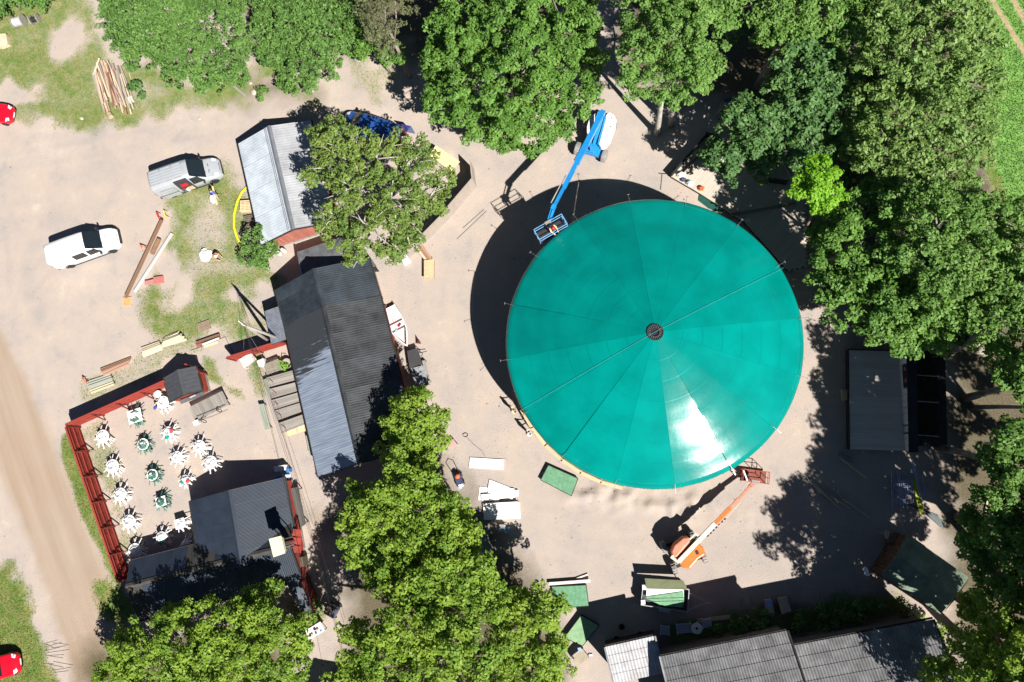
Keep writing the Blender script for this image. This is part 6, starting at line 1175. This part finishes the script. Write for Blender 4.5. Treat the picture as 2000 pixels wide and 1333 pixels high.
t = slat_table('plywood_table','fresh plywood table at the south end of the packed plank tables','table',((557,845),(602,826),(604,840),(560,853)),.72,2,WOOD)
for lab, pts in (('pair of grey-green benches standing in the yard, left of the packed tables',((505,790),(516,789),(529,838),(517,840))),('grey-green folded bench against the west side of the long barn, lower one',((597,852),(604,849),(612,884),(604,888))),('narrow grey-green bench leaning on the north end of the packed tables',((514,742),(520,740),(532,772),(526,776)))):
    slat_table('bench',lab,'bench',pts,.5,3,M('green_grey_bench',(.27,.31,.25),rough=.8,per=.08))
slat_table('plank_rack','long dark plank rack along the east wall of the red house','rack',((567,955),(583,951),(597,1024),(586,1032)),.8,5,M('dark_rack_plank',(.10,.095,.09),rough=.85,per=.25))
solo(MB().box(tuple(G(607,785,.3) if 0 else G(513,709,.35)),(.6,.5,.6),.4),'white_box',WHITE,'small white box beside the north end of the packed tables','box',G(513,709))
t = T('barrel_tub','round grey tub against the west wall of the long barn','tub',(565,712)); MB().lathe([(.3,0),(.42,.5),(.42,.55),(.36,.52),(.3,.3)],(0,0,0),18).build('tub', GWOOD, t); MB().tube([(-.4,.2,.5),(-.2,.4,.8),(.1,.42,.7)],.03,6).build('handle', BLACK, t)
tree('potted_plant','small yellow-green plant beside the round grey tub','bright',(553,715),.35,[(553,713,8,0)],cat='plant',trunk=.02,limbs=False,low=-.1)
for lab, px, py in (('white churn standing at the red gable, left one',548,497),('white churn standing at the red gable, right one',557,492)):
    solo(MB().lathe([(.18,0),(.2,.1),(.2,.5),(.12,.62),(.15,.7),(.1,.7)],G(px,py,0),16),'milk_churn',M('pale_churn',(.6,.57,.5),rough=.5),lab,'churn',G(px,py),smooth=True)
t = T('cooler_table','table with white and blue coolers by the house corner','coolers',(556,925)); 
for (px, py, sx, sy, z, m) in ((550,915,.95,.42,.8,WHITE),(553,934,1.0,.45,.6,M('bright_blue_plastic',(.03,.22,.6),rough=.4)),(565,919,.25,.3,.7,M('bright_blue_plastic',(.03,.22,.6),rough=.4)),(560,931,.3,.3,.85,WHITE)): bevel(MB().box(tuple(t.g(px,py,z*.5)),(sx,sy,z),R_(12)).build('cooler', m, t),.04)
# power pole with its strut, and the wires
t = T('power_pole','leaning grey power pole with a strut and four wires, by the short red fence','pole',(535,668)); p0 = t.g(533,671,0); p1 = t.g(472,632,6.3); MB().tube([p0,p0.lerp(p1,.5),p1],[.15,.13,.1],10).build('pole', GWOOD, t, True); MB().tube([t.g(562,668,0),t.g(476,636,6.0)],[.13,.1],10).build('strut', GWOOD, t, True)
MB().beam(p1+Vector((-.25,.2,-.15)),p1+Vector((.35,-.25,-.15)),.08,.1).build('crossarm', GWOOD, t)
for k in range(4): MB().cyl(p1+Vector((-.2+.14*k,.15-.1*k,-.1)),p1+Vector((-.2+.14*k,.15-.1*k,.12)),.06,.04,8).build('insulator', WHITE, t)
for k, e in enumerate(((700,1333,6.5),(720,1333,6.5),(640,1333,6.5),(690,1333,6.2))):
    a = G(474+k*1.5,633+k,6.3); b = G(e[0]+60*0+k*4,e[1]+60,e[2]); solo(MB().tube([a.lerp(b,i/24)-Vector((0,0,.7*math.sin(math.pi*i/24))) for i in range(25)],.011,4),'power_wire',BLACK,'thin dark wire running south from the power pole, '+['westernmost','second from the west','third from the west','easternmost'][k],'wire',a,'wires from the power pole')
for a_, b_ in (((474,633,6.2),(516,705,.8)),((476,634,6.1),(475,690,.8))):
    a, b = G(*a_), G(*b_); solo(MB().tube([a,a.lerp(b,.5)-Vector((0,0,.1)),b],.012,4),'stay_wire',METAL,'thin stay wire hanging steeply from the power pole, '+('western one' if a_[0] == 476 else 'eastern one'),'wire',a,'stay wires of the power pole')
t = T('lamp_post','white-headed double lamp post at the corner of the green-roofed hut','lamp',(1700,1122)); 
for px, py in ((1690,1113),(1693,1121)): p = t.g(px,py,2.6); MB().lathe([(.02,-.2),(.15,-.12),(.2,0),(.15,.13),(.02,.18)],tuple(p),14).build('lamp_globe', M('chrome_globe',(.75,.76,.78),rough=.15,metal=.6), t, True)
MB().cyl((0,0,0),tuple(t.g(1692,1118,2.5)),.04,n=8).build('post', METAL, t)
# boat on the ground east of the long barn
t = T('rowing_boat','white rowing boat with red oars lying on the gravel by the long barn','boat',(780,640),ang((800,682),(764,606))); LB = (G(800,682,.5)-G(764,606,.5)).length
def bo(u, v):
    x_ = -LB/2+LB*u; wd = .62*min(1,(1.15*math.sin(min(1,u/.62)*math.pi/2)))*(1-.16*max(0,(u-.6)/.4)); wd = max(wd,.02); a = v*math.pi; return (x_, -wd*math.cos(a)*(1 if 1 else 0), .55-.5*math.sin(a)**.7*(1-.3*(1-min(1,u*3))))
HB = M('boat_white',(.76,.74,.72),rough=.4,var=.06); MB().grid(bo,18,10).build('hull', HB, t, True); mb = MB()
mb.tube([Vector(bo(i/18,0)) for i in range(19)],.045,6).tube([Vector(bo(i/18,1)) for i in range(19)],.045,6); mb.build('gunwale', HB, t)
MB().slab([bo(.46,0),bo(.99,0),bo(.99,1),bo(.46,1)],.05).build('deck', HB, t)
for u, w_ in ((.43,.14),(.60,.14)): p, q = Vector(bo(u,0)), Vector(bo(u,1)); MB().beam(p+Vector((0,.04,.03)),q+Vector((0,-.04,.03)),w_,.03).build('thwart', M('dark_thwart',(.08,.08,.08),rough=.6), t)
for s in (-1,1): MB().tube([(-.15,s*.12,.62),(1.1,s*.05+.1,.62)],.02,6).build('oar', M('red_oar',(.55,.05,.06),rough=.5), t)
MB().box((-.02,-.2,.66),(.12,.34,.08),.4).build('oar_blade', CRIM, t); MB().lathe([(.1,0),(.13,.12)],(.25 if 0 else -.35,.2,.58),12).build('bucket', M('pale_blue_bucket',(.3,.45,.65),rough=.4), t)
bevel(MB().box(tuple(t.L(G(764,608,.3))),(.5,1.1,.35)).build('stern_box', M('stern_dark',(.05,.045,.045),rough=.6), t),.03)
for lab, pts, mt in (('dark square table top beside the bow of the boat',((795,686),(816,680),(824,711),(800,720)),M('dark_table_top',(.045,.045,.045),rough=.7)),('grey weathered table top, partly shaded, next to the dark one',((802,720),(826,714),(838,752),(812,762)),M('weathered_table_top',(.26,.27,.29),rough=.8,var=.25,scale=4))):
    t = T('table', lab, 'table', tuple(sum((G(x,y,0) for x,y in pts),Vector())/4)); P = [t.g(x,y,.75) for x,y in pts]; MB().slab(P,.05).build('tabletop', mt, t); [MB().cyl((p.x*.9,p.y*.9,0),(p.x*.9,p.y*.9,.7),.03,n=6).build('leg', DKW, t) for p in P]
solo(MB().tube([(G(821,692,.5)+Vector((.17*math.cos(a),.17*math.sin(a),.0))) for a in [k*math.pi/6 for k in range(13)]],.03,6).tube([G(820,690,.5),G(834,686,.3)],.03,6),'hand_wheel',BLACK,'black ring with a white handle at the edge of the dark table','wheel',G(821,692))
t = slat_table('slatted_bench','grey bench along the east side of the two tables beyond the boat','bench',((824,705),(831,704),(841,748),(837,753)),.45,2,GWOOD)
solo(MB().add([G(813,664,.05),G(818,663,.8),G(823,672,.05),G(812,671,.05)],[(0,1,2),(0,3,1),(1,3,2)]),'pennant',M('dark_red_pennant',(.10,.02,.02),rough=.8),'small dark red pennant right of the boat','flag',G(817,668))
for lab, a, b, c_ in (('small dark red wedge at the east eave of the long barn, upper one',(737,553),(746,556),(737,549)),('small dark red wedge at the east eave of the long barn, lower one',(745,585),(757,590),(746,592))): pass
t = T('cream_table_top','large cream-yellow board on trestles in front of the screen wall','table',(868,309)); P = [t.g(x,y,.85) for x, y in ((851,284),(898,316),(881,335),(838,304))]; MB().slab(P,.08).build('tabletop', M('cream_yellow_board',(.68,.56,.30),rough=.6,var=.05), t); [MB().beam((p.x*.85,p.y*.85,0),(p.x*.85,p.y*.85,.76),.07,.07).build('leg', BWOOD, t) for p in P]; MB().cyl(t.g(843,301,.86),t.g(843,301,.9),.06,n=8).build('red_knob', CRIM, t)
t = pile('timber_beams','bundle of brown boards leading to a fresh plywood box below the oak','timber',(822,495),[(806,466,838,508,.35,.22,.1,BWOOD),(812,464,842,506,.4,.2,.1,WS[3]),(802,468,832,508,.3,.2,.1,WS[0])])
t = T('plywood_bench','narrow fresh plywood bench south of the oak','bench',(836,524)); P = [t.g(x,y,.5) for x, y in ((828,509),(848,506),(847,544),(828,544))]; MB().slab(P,.06).build('top', WOOD, t); MB().prism([(p.x*.9,p.y*.9) for p in P],0,.42).build('base', BWOOD, t)
for lab, pts in (('white tray on the gravel at the edge of the oak, left one',((763,500),(775,490),(782,504),(773,512))),('white tray with two dark tools, on the gravel beside the oak crown',((780,497),(791,492),(801,510),(789,518)))):
    t = T('tray', lab, 'tray', tuple(sum((G(x,y,0) for x,y in pts),Vector())/4)); MB().slab([t.g(x,y,.3) for x,y in pts],.3).build('tray', WHITE, t)
    if 'tools' in lab: [MB().box(tuple(t.g(784+i*4,500-i*3+2,.33)),(.3,.08,.04),.6).build('tool', BLACK, t) for i in (0,1)]
# cable drums
for lab, px, py, w_, r, rz in (('wooden cable drum with grey core, left of the pair in the corner',45,49,.85,.55,R_(12)),('smaller cable drum with dark windings, right of the pair in the corner',74,43,.62,.42,R_(16))):
    t = T('cable_drum', lab, 'cable drum', (px,py), rz); 
    for s in (-1,1): MB().cyl((s*w_/2,0,r),(s*w_/2+.07*s,0,r),r,n=22).build('flange', GWOOD, t)
    MB().cyl((-w_/2,0,r),(w_/2,0,r),r*(.75 if r > .5 else .55),n=18).build('core', M('grey_drum_core',(.42,.41,.40),rough=.8,var=.1) if r > .5 else BLACK, t)
board('wooden_lid','weathered board box cut off by the left edge near the cable drums','box',((-12,66),(11,66),(15,86),(0,92),(-12,92)),.4,WS[0],.4)
# north deck clutter and things under the trees on the right
for lab, px, py, mt, s in (('heap of white plastic bags on the deck corner',1330,342,SHW,.34),('heap of grey-white plastic bags on the deck, nearer the tent',1347,358,M('grey_bag',(.5,.54,.58),rough=.5),.3),('black rubbish bag on the edge of the deck',1319,331,BLACK,.2),('dark bag among the white bags on the deck',1334,351,M('navy_bag',(.05,.07,.12),rough=.4),.24),('orange-red crate in the shade of the deck',1369,368,M('orange_crate',(.5,.10,.03),rough=.6),.26)):
    c = G(px,py,.4); r = random.Random(px); solo(MB().grid(lambda u, v: (c.x+s*(1+.25*math.sin(7*u*6.28+v*9))*math.cos(u*2*math.pi)*math.sin(v*math.pi/2), c.y+s*.8*(1+.2*math.sin(5*u*6.28))*math.sin(u*2*math.pi)*math.sin(v*math.pi/2), .36+s*1.1*math.cos(v*math.pi/2)),14,5),'bag',mt,lab,'bag',(c.x,c.y,.36))
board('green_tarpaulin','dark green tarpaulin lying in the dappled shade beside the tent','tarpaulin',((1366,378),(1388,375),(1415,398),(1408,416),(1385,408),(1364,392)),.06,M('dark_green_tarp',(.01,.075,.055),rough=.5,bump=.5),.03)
sp = [(1641,880,1667,894,.1,.16,.05,GWOOD),(1638,888,1663,902,.1,.14,.05,GWOOD),(1638,892,1666,910,.14,.14,.05,M('pale_shade_plank',(.4,.38,.28),rough=.8,per=.2)),(1642,897,1692,934,.2,.09,.05,WS[0]),(1640,885,1668,903,.18,.1,.05,GWOOD)]
pile('plank_stack','small stack of grey planks in the shade at the stage corner','planks',(1655,895),sp)
sp = [(1578,938,1620,978,.1,.1,.05,WW),(1583,938,1638,992,.16,.1,.05,WW),(1605,950,1650,972,.2,.12,.05,GWOOD),(1620,968,1662,994,.2,.12,.05,WB2),(1645,975,1700,1012,.15,.14,.06,WB2),(1632,950,1644,972,.2,.09,.05,GWOOD),(1590,954,1622,982,.1,.14,.05,GWOOD),(1607,952,1632,962,.3,.1,.05,GWOOD)]
pile('plank_heap','loose heap of pale battens in the tree shade between the tent and the scaffold frames','planks',(1635,975),sp)
SCF = M('blue_grey_tube',(.34,.40,.60),rough=.5,metal=.1,var=.1)
t = T('scaffold_frames','stack of blue-grey ladder-like scaffold frames lying in the shade','scaffold',(1762,960)); 
for k in range(4):
    dx, dy = k*3.2-4, k*2.5-3; q = [t.g(x+dx,y+dy,.12+.1*k) for x, y in ((1746,938),(1778,936),(1778,978),(1746,980))]; mb = MB()
    for i in range(4): mb.tube([q[i],q[(i+1)%4]],.025,6)
    for f in (.25,.5,.75): mb.tube([q[0].lerp(q[3],f),q[1].lerp(q[2],f)],.02,5)
    for f in (.33,.66): mb.tube([q[0].lerp(q[1],f),q[3].lerp(q[2],f)],.02,5)
    mb.build('frame', SCF, t)
for x0,y0,x1,y1 in ((1741,918,1743,996),(1752,920,1760,996),(1756,922,1764,992),(1780,895,1797,972),(1784,900,1800,976),(1781,918,1790,940)): MB().tube([t.g(x0,y0,.5),t.g(x1,y1,.45)],.03,6).build('tube', SCF, t)
t = T('ladder','aluminium ladder lying right of the scaffold frames','ladder',(1797,950)); a0,a1,b0_,b1_ = t.g(1790,926,.2),t.g(1799,975,.2),t.g(1801,926,.2),t.g(1808,968,.2)
for p, q in ((a0,a1),(b0_,b1_)): MB().beam(p,q,.04,.08).build('rail', SCF, t)
for i in range(8): f = (i+.5)/8; MB().tube([a0.lerp(a1,f),b0_.lerp(b1_,f)],.02,5).build('rung', SCF, t)
YP = M('yellow_plank',(.42,.46,.02),rough=.5,var=.06); pile('yellow_boards','two yellow-green boards lying end to end beside the scaffold frames','boards',(1792,970),[(1784,938,1793,972,.3,.26,.06,YP),(1794,972,1800,1005,.3,.36,.06,YP),(1785,940,1790,974,.36,.12,.05,YP)])
sp = []
for i in range(9): sp.append((1775+4*i,990+2.2*i-5,1835+4*i-i*3,1015+3*i-6,.1+.04*(i%3),.06,.06,M('dark_steel_tube',(.10,.12,.13),rough=.5,metal=.5)))
pile('steel_tubes','bundle of thin dark tubes lying in the shade above the green-roofed hut','tubes',(1810,1008),sp)
sp = [(1931,964,1925,1002,.1,.12,.05,WB2),(1936,962,1932,1008,.15,.12,.05,WS[3]),(1941,972,1936,1010,.12,.1,.05,GWOOD)]
pile('plank_stack','narrow stack of boards standing among the leaves at the right edge','planks',(1934,985),sp)
t = pile('sign_stand','small wooden cross-shaped stand before the green-roofed hut','stand',(1737,1044),[(1717,1040,1748,1049,.6,.1,.05,WW),(1733,1037,1733,1053,.7,.3,.05,WW)])
t = T('counter','brown wooden counter at the gable of the green-roofed hut','counter',(1752,1052)); P = [t.g(x,y,1.0) for x, y in ((1737,1046),(1768,1043),(1764,1062),(1734,1060))]
for i in range(4): plank(t, P[0].lerp(P[3],(i+.5)/4), P[1].lerp(P[2],(i+.5)/4), .16, .04, M('brown_counter_board',(.26,.16,.10),rough=.8,per=.1), 'plank')
MB().prism([(p.x*.9,p.y*.9) for p in P],0,.95).build('base', BWOOD, t)
# lane: cart, stall, small things
t = T('garden_cart','dark covered cart with a glossy roof standing in the lane shade','cart',(654,1189),R_(-25)); CB = M('navy_cart_body',(.04,.05,.09),rough=.3,coat=.4); bevel(MB().box((0,0,.65),(.95,.85,.7)).build('body', CB, t),.12,3); bevel(MB().box((-.05,0,1.05),(.6,.62,.12)).build('hatch', M('brown_hatch',(.14,.10,.09),rough=.4), t),.03)
MB().tube([(-.5,-.35,.7),(-.75,-.35,.95),(-.75,.35,.95),(-.5,.35,.7)],.03,6).build('handle', METAL, t); [wheel(t,x_,y_,.2,.1) for x_ in (-.3,.3) for y_ in (-.45,.45)]
t = T('market_table','white table crowded with small goods at the foot of the lane','table',(622,1228),R_(32)); MB().box((0,0,.7),(1.35,.75,.05)).build('tabletop', WHITE, t); [MB().cyl((x_,y_,0),(x_,y_,.7),.03,n=6).build('leg', DKW, t) for x_ in (-.6,.6) for y_ in (-.3,.3)]
for i in range(9): MB().box((random.uniform(-.55,.45),random.uniform(-.28,.28),.78),(random.uniform(.08,.2),random.uniform(.08,.18),random.uniform(.06,.16)),random.uniform(0,3)).build('goods', [METAL,CARD,BLACK,PB,REDP][i%5], t)
t2 = T('white_bucket','rounded white tub beside the crowded table','tub',(603,1240)); bevel(MB().lathe([(.3,0),(.36,.3),(.3,.42),(.1,.48)],(0,0,0),14).build('tub', WHITE, t2, True),.01)
pile('plank','brown plank leaning between the annexe and the crowded table','plank',(608,1212),[(600,1203,612,1226,.6,.16,.05,BWOOD)])
board('frame_panel','grey glazed frame lying outside the red annexe','frame',((590,1135),(604,1131),(611,1150),(598,1157)),.5,M('grey_glazing',(.13,.13,.15),rough=.25,var=.4,scale=5),.05)
solo(MB().box(tuple(G(586,1098,.8)),(.9,.75,1.0),R_(12)),'dark_crate',M('dark_crate_board',(.10,.085,.06),rough=.8),'dark square crate beside the paving slabs','crate',G(586,1098))
t = slat_table('folding_chair','pink slatted folding chair beside the small bright maple','chair',((873,868),(885,858),(893,868),(880,874)),.5,6,M('pink_slat',(.5,.3,.3),rough=.6)); solo(MB().box(tuple(G(851,868,.4)),(.35,.45,.5),.3),'white_bag',WHITE,'white bag beside the pink folding chair','bag',G(851,868)); solo(MB().box(tuple(G(863,859,.3)),(.4,.4,.3),.9),'pale_box',bx,'beige carton between the white bag and the folding chair','carton',G(863,859))
t = T('handcart','handcart with black hoop handle carrying an orange bundle','handcart',(897,934),R_(-70)); MB().box((.1,0,.4),(.8,.5,.25)).build('tray', M('navy_cloth',(.04,.05,.11),rough=.7), t); MB().grid(lambda u, v: (-.15+.2*math.cos(u*6.28)*math.sin(v*1.57),.2*math.sin(u*6.28)*math.sin(v*1.57),.53+.22*math.cos(v*1.57)),10,4).build('orange_bundle', M('bright_orange_cloth',(.80,.16,.04),rough=.7), t, True)
MB().tube([(-.35,-.25,.5),(-.7,-.3,.9),(-.85,0,1.0),(-.7,.3,.9),(-.35,.25,.5)],.03,6).build('handle', BLACK, t); [wheel(t,x_,y_,.18,.07) for x_ in (-.2,.4) for y_ in (-.3,.3)]; MB().box((.6,.05,.45),(.3,.35,.15),.3).build('white_parcel', WHITE, t); MB().box((.75,-.1,.4),(.2,.25,.2)).build('blue_parcel', PB, t)
solo(MB().tube([(G(909,850,.05)+Vector((.2*math.cos(a)*(1+.1*math.sin(3*a)),.15*math.sin(a),.02*math.sin(5*a)))) for a in [k*.5 for k in range(30)]],.02,5),'cable_coil',BLACK,'small coil of dark cable on the gravel right of the bright maple','cable',G(909,850))
solo(MB().tube([G(x,y,.03) for x, y in ((912,855),(925,868),(940,880),(948,892))],.012,4),'thin_cable',BLACK,'thin cable running from the coil to the white board','cable',G(930,872))
for lab, px, py in (('black flowerpot on the shaded gravel, left of three',1214,1223),('black flowerpot on the shaded gravel, middle of three',1250,1238),('black flowerpot on the shaded gravel, lowest of three',1204,1247)): solo(MB().lathe([(.16,0),(.22,.35),(.19,.34),(.15,.2)],G(px,py,0),14),'flowerpot',BLACK,lab,'flowerpot',G(px,py))
for i, (px, py, s) in enumerate(((497,181,.34),(489,163,.2),(610,178,.18),(1918,686,.5),(1905,672,.3),(700,118,.22),(160,232,.2),(390,232,.15))):
    r = random.Random(i*3+1); mb = MB(); c = G(px,py); sd_ = [r.uniform(0,6) for _ in range(4)]
    mb.grid(lambda u, v: (c.x+s*(1+.18*math.sin(3*u*6.283+sd_[0])+.1*math.sin(5*v+sd_[1]))*math.cos(u*2*math.pi)*math.sin(v*math.pi*.6), c.y+s*.8*(1+.15*math.sin(2*u*6.283+sd_[2]))*math.sin(u*2*math.pi)*math.sin(v*math.pi*.6), s*.6*math.cos(v*math.pi*.6)+.02),14,6)
    solo(mb,'boulder',M('pale_boulder',(.45,.39,.31),rough=.9,var=.15,scale=3,bump=.6),['large pale boulder at the roadside under the thicket','small stone above the roadside boulder','stone at the foot of the thicket north of the blue van','pale boulder among the trees behind the stage, larger one','pale boulder among the trees behind the stage, smaller one','pale stone at the end of the bare earth north of the blue van','pale stone at the road edge below the bare grass','small stone on the edge of the dirt road'][i],'stone',c,smooth=True)
for i, (x0,y0,x1,y1) in enumerate(((446,160,478,187),(624,122,637,142),(672,88,697,122),(680,86,704,118))): pile('fallen_trunk',['bare fallen trunk sticking out of the left thicket','bare branch hanging out of the right thicket','grey pole lying on the bare earth, left of the pair','grey pole lying on the bare earth, right of the pair'][i],'log',((x0+x1)/2,(y0+y1)/2),[(x0,y0,x1,y1,.15,.2,.18,GWOOD)])
sp = []
r = random.Random(4)
for i in range(14): x0 = 88+r.uniform(-6,18); y0 = 1250+r.uniform(0,75); L = r.uniform(14,42); sp.append((x0,y0,x0+L,y0+r.uniform(-10,10),.03,.02,.02,M('pale_stick',(.36,.31,.26),rough=.9),'stick'))
pile('brush_wood','scatter of thin dry sticks between the grass and the dirt road','sticks',(108,1290),sp)
# ------------------------------------------------------------------ people
SKIN = M('skin',(.55,.34,.25),rough=.6,var=.05)
def person(label, loc, rz, pose, shirt, trousers, hair, hat=None, extra=None, scale=1.0, z=0):
    t = T('person', label, 'person', loc if len(loc) == 3 else loc, rz, z=z); J = dict(pel=(0,0,.96),ab=(0,0,1.12),ch=(0,0,1.36),ne=(0,0,1.5),he=(.02,0,1.60),top=(.02,0,1.72),
        sl=(0,.19,1.42),el=(.02,.26,1.14),wl=(.12,.24,.92),hl=(.16,.23,.84),sr=(0,-.19,1.42),er=(.02,-.26,1.14),wr=(.12,-.24,.92),hr=(.16,-.23,.84),
        pl=(0,.1,.92),kl=(.03,.11,.5),al=(0,.12,.09),fl=(.17,.13,.04),pr=(0,-.1,.92),kr=(.03,-.11,.5),ar=(0,-.12,.09),fr=(.17,-.13,.04))
    J.update(pose); J = {k: Vector(v)*scale for k, v in J.items()}
    RAD = dict(pel=.15,ab=.135,ch=.15,ne=.06,he=.105,top=.075,sl=.075,el=.05,wl=.034,hl=.042,sr=.075,er=.05,wr=.034,hr=.042,pl=.1,kl=.068,al=.048,fl=.042,pr=.1,kr=.068,ar=.048,fr=.042)
    E_ = [('pel','ab'),('ab','ch'),('ch','ne'),('ne','he'),('he','top'),('ch','sl'),('sl','el'),('el','wl'),('wl','hl'),('ch','sr'),('sr','er'),('er','wr'),('wr','hr'),('pel','pl'),('pl','kl'),('kl','al'),('al','fl'),('pel','pr'),('pr','kr'),('kr','ar'),('ar','fr')]
    # fingers: five short chains rooted in each palm
    for s in ('l','r'):
        h, w_ = J['h'+s], J['w'+s]; d = (h-w_).normalized(); sd2 = d.cross(Vector((0,0,1))); sd2 = sd2.normalized() if sd2.length > .1 else Vector((0,1,0)); 
        for k in range(5):
            o_ = (k-1.5)*.021 if k < 4 else .045; ln = (.07,.08,.075,.06,.05)[k]; a = h+sd2*o_+d*(.02 if k < 4 else -.02); b = a+(d*ln if k < 4 else (d*.6+sd2*.6).normalized()*ln)-Vector((0,0,.01)); J['f%s%d'%(s,k)] = a; J['g%s%d'%(s,k)] = b; RAD['f%s%d'%(s,k)] = .011; RAD['g%s%d'%(s,k)] = .008; E_ += [('h'+s,'f%s%d'%(s,k)),('f%s%d'%(s,k),'g%s%d'%(s,k))]
    ks = list(J); me = bpy.data.meshes.new('body'); me.from_pydata([J[k] for k in ks], [(ks.index(a), ks.index(b)) for a, b in E_], []); o = bpy.data.objects.new('body', me); COL.objects.link(o)
    sk = o.modifiers.new('skin','SKIN'); sk.use_smooth_shade = True; ss = o.modifiers.new('sub','SUBSURF'); ss.levels = 1; ss.render_levels = 1
    for i, k in enumerate(ks): v = me.skin_vertices[0].data[i]; rr = RAD[k]*scale; v.radius = (rr*1.25,rr*.85) if k in ('pel','ab','ch') else (rr,rr); v.use_root = (k == 'pel')
    bpy.context.view_layer.update(); ev = o.evaluated_get(bpy.context.evaluated_depsgraph_get()); m2 = bpy.data.meshes.new_from_object(ev); o.modifiers.clear(); o.data = m2
    m2.materials.clear(); [m2.materials.append(x_) for x_ in (SKIN, shirt, trousers, hair)]
    zone = {}
    for k in ks: zone[k] = 1 if k in ('ab','ch','sl','sr','el','er') else 2 if k in ('pel','pl','pr','kl','kr','al','ar') else 3 if k in ('fl','fr','top') else 0
    for p in m2.polygons: c = p.center; k = min(ks, key=lambda q: (c-J[q]).length-RAD[q]*scale*.8); p.material_index = zone[k]; p.use_smooth = True
    o.parent = t.o
    if hat: hc = J['he'].lerp(J['top'],.55); MB().lathe([(.165,-.01),(.13,.0),(.125,.05),(.09,.10),(.02,.125)],tuple(hc),16).build('helmet', hat, t, True)
    nb = (J['he']+(J['he']-J['ne']).cross(Vector((0,1,0))).normalized()*-.0)
    return t, J
YEL = M('cream_yellow_vest',(.75,.66,.30),rough=.8); WSH = M('white_shirt',(.78,.77,.75),rough=.8); NAV = M('dark_trousers',(.03,.035,.05),rough=.85); BLU = M('blue_shirt',(.05,.10,.42),rough=.8); ORV = M('orange_vest',(.80,.22,.04),rough=.7); HAIR = M('dark_hair',(.03,.022,.016),rough=.8); HRED = M('red_helmet',(.65,.02,.04),rough=.3); HWH = M('white_helmet',(.8,.8,.78),rough=.3); KHA = M('khaki_trousers',(.45,.36,.22),rough=.85)
tb, bc, bu, bv = BK1; wl = tb.M @ bc; adir = math.atan2(-(TC.y-wl.y) if 0 else (TC.y-wl.y), TC.x-wl.x)
lean = dict(ab=(.06,0,1.12),ch=(.18,0,1.34),ne=(.26,0,1.46),he=(.33,0,1.54),top=(.38,0,1.64),sl=(.18,.19,1.4),sr=(.18,-.19,1.4),el=(.38,.24,1.24),wl=(.58,.18,1.22),hl=(.66,.16,1.2),er=(.38,-.24,1.24),wr=(.58,-.18,1.22),hr=(.66,-.16,1.2))
person('worker in cream-yellow vest and red helmet standing in the blue lift basket',(wl.x,wl.y,wl.z+.03),adir,lean,YEL,NAV,HAIR,HRED)
c = G(1000,803,1.2); person('person in a pale yellow shirt at the south-west edge of the tent shadow',(c.x,c.y,0),R_(40),dict(el=(.12,.25,1.18),wl=(.3,.2,1.12),hl=(.38,.18,1.1)),YEL,NAV,HAIR)
c = G(1030,847,1.2); person('person in a white shirt standing at the timber ring under the tent edge',(c.x,c.y,0),R_(30),dict(el=(.14,.25,1.2),wl=(.32,.2,1.15),hl=(.4,.18,1.12),er=(.14,-.25,1.2),wr=(.32,-.2,1.15),hr=(.4,-.18,1.12)),WSH,NAV,HAIR)
c = G(416,377,1.2); tp_, J = person('person in a blue shirt carrying light timber by the grey van',(c.x,c.y,0),R_(-100),dict(al=(.22,.1,.09),fl=(.38,.1,.04),kl=(.2,.11,.5),ar=(-.25,-.12,.12),fr=(-.1,-.12,.04),kr=(0,-.11,.5),el=(.15,.28,1.2),wl=(.3,.1,1.15),hl=(.36,.05,1.13),er=(.15,-.28,1.2),wr=(.3,-.12,1.2),hr=(.36,-.06,1.18)),BLU,KHA,HAIR)
pile('carried_plank','light plank held by the person in a blue shirt','plank',(418,383),[(415,364,424,400,1.25,.16,.05,WOOD)]); board('carried_board','white board held by the person in a blue shirt','board',((410,383),(416,381),(421,396),(416,398),(411,393)),1.1,SHW,.02)
c = G(414,498,.6); crouch = dict(pel=(-.1,0,.42),ab=(.0,0,.58),ch=(.18,0,.76),ne=(.3,0,.84),he=(.38,0,.9),top=(.46,0,.97),pl=(-.1,.11,.4),pr=(-.1,-.11,.4),kl=(.28,.17,.46),kr=(.28,-.17,.46),al=(0,.16,.08),ar=(0,-.16,.08),fl=(.18,.17,.04),fr=(.18,-.17,.04),sl=(.18,.2,.8),sr=(.18,-.2,.8),el=(.4,.26,.6),wl=(.5,.2,.36),hl=(.55,.18,.28),er=(.4,-.26,.6),wr=(.5,-.2,.36),hr=(.55,-.18,.28))
person('person in an orange vest and white helmet crouching beside the white sheet on the lawn',(c.x+.15,c.y,0),R_(-30),crouch,ORV,KHA,HAIR,HWH)
c = G(408,499); mb = MB(); rr_ = random.Random(2); th0 = 0
mb.grid(lambda u, v: (c.x+(-.25+.62*math.sqrt(v)*math.cos(u*2*math.pi)*(1+.12*math.sin(u*18+1))), c.y+.62*math.sqrt(v)*math.sin(u*2*math.pi)*(1+.1*math.sin(u*23)), .05+.38*(1-v)+.07*math.sin(u*31+v*6)*v+.05*math.sin((u*2-v)*17)),40,10)
solo(mb,'sheet',M('crumpled_white_sheet',(.66,.64,.60),rough=.7,var=.06),'crumpled greyish-white sheet bag on the lawn','sheet',c,smooth=True)
for o in [o for o in COL.objects if o.location.z < -40 and o.parent is None]: print('unused proto', o.name)
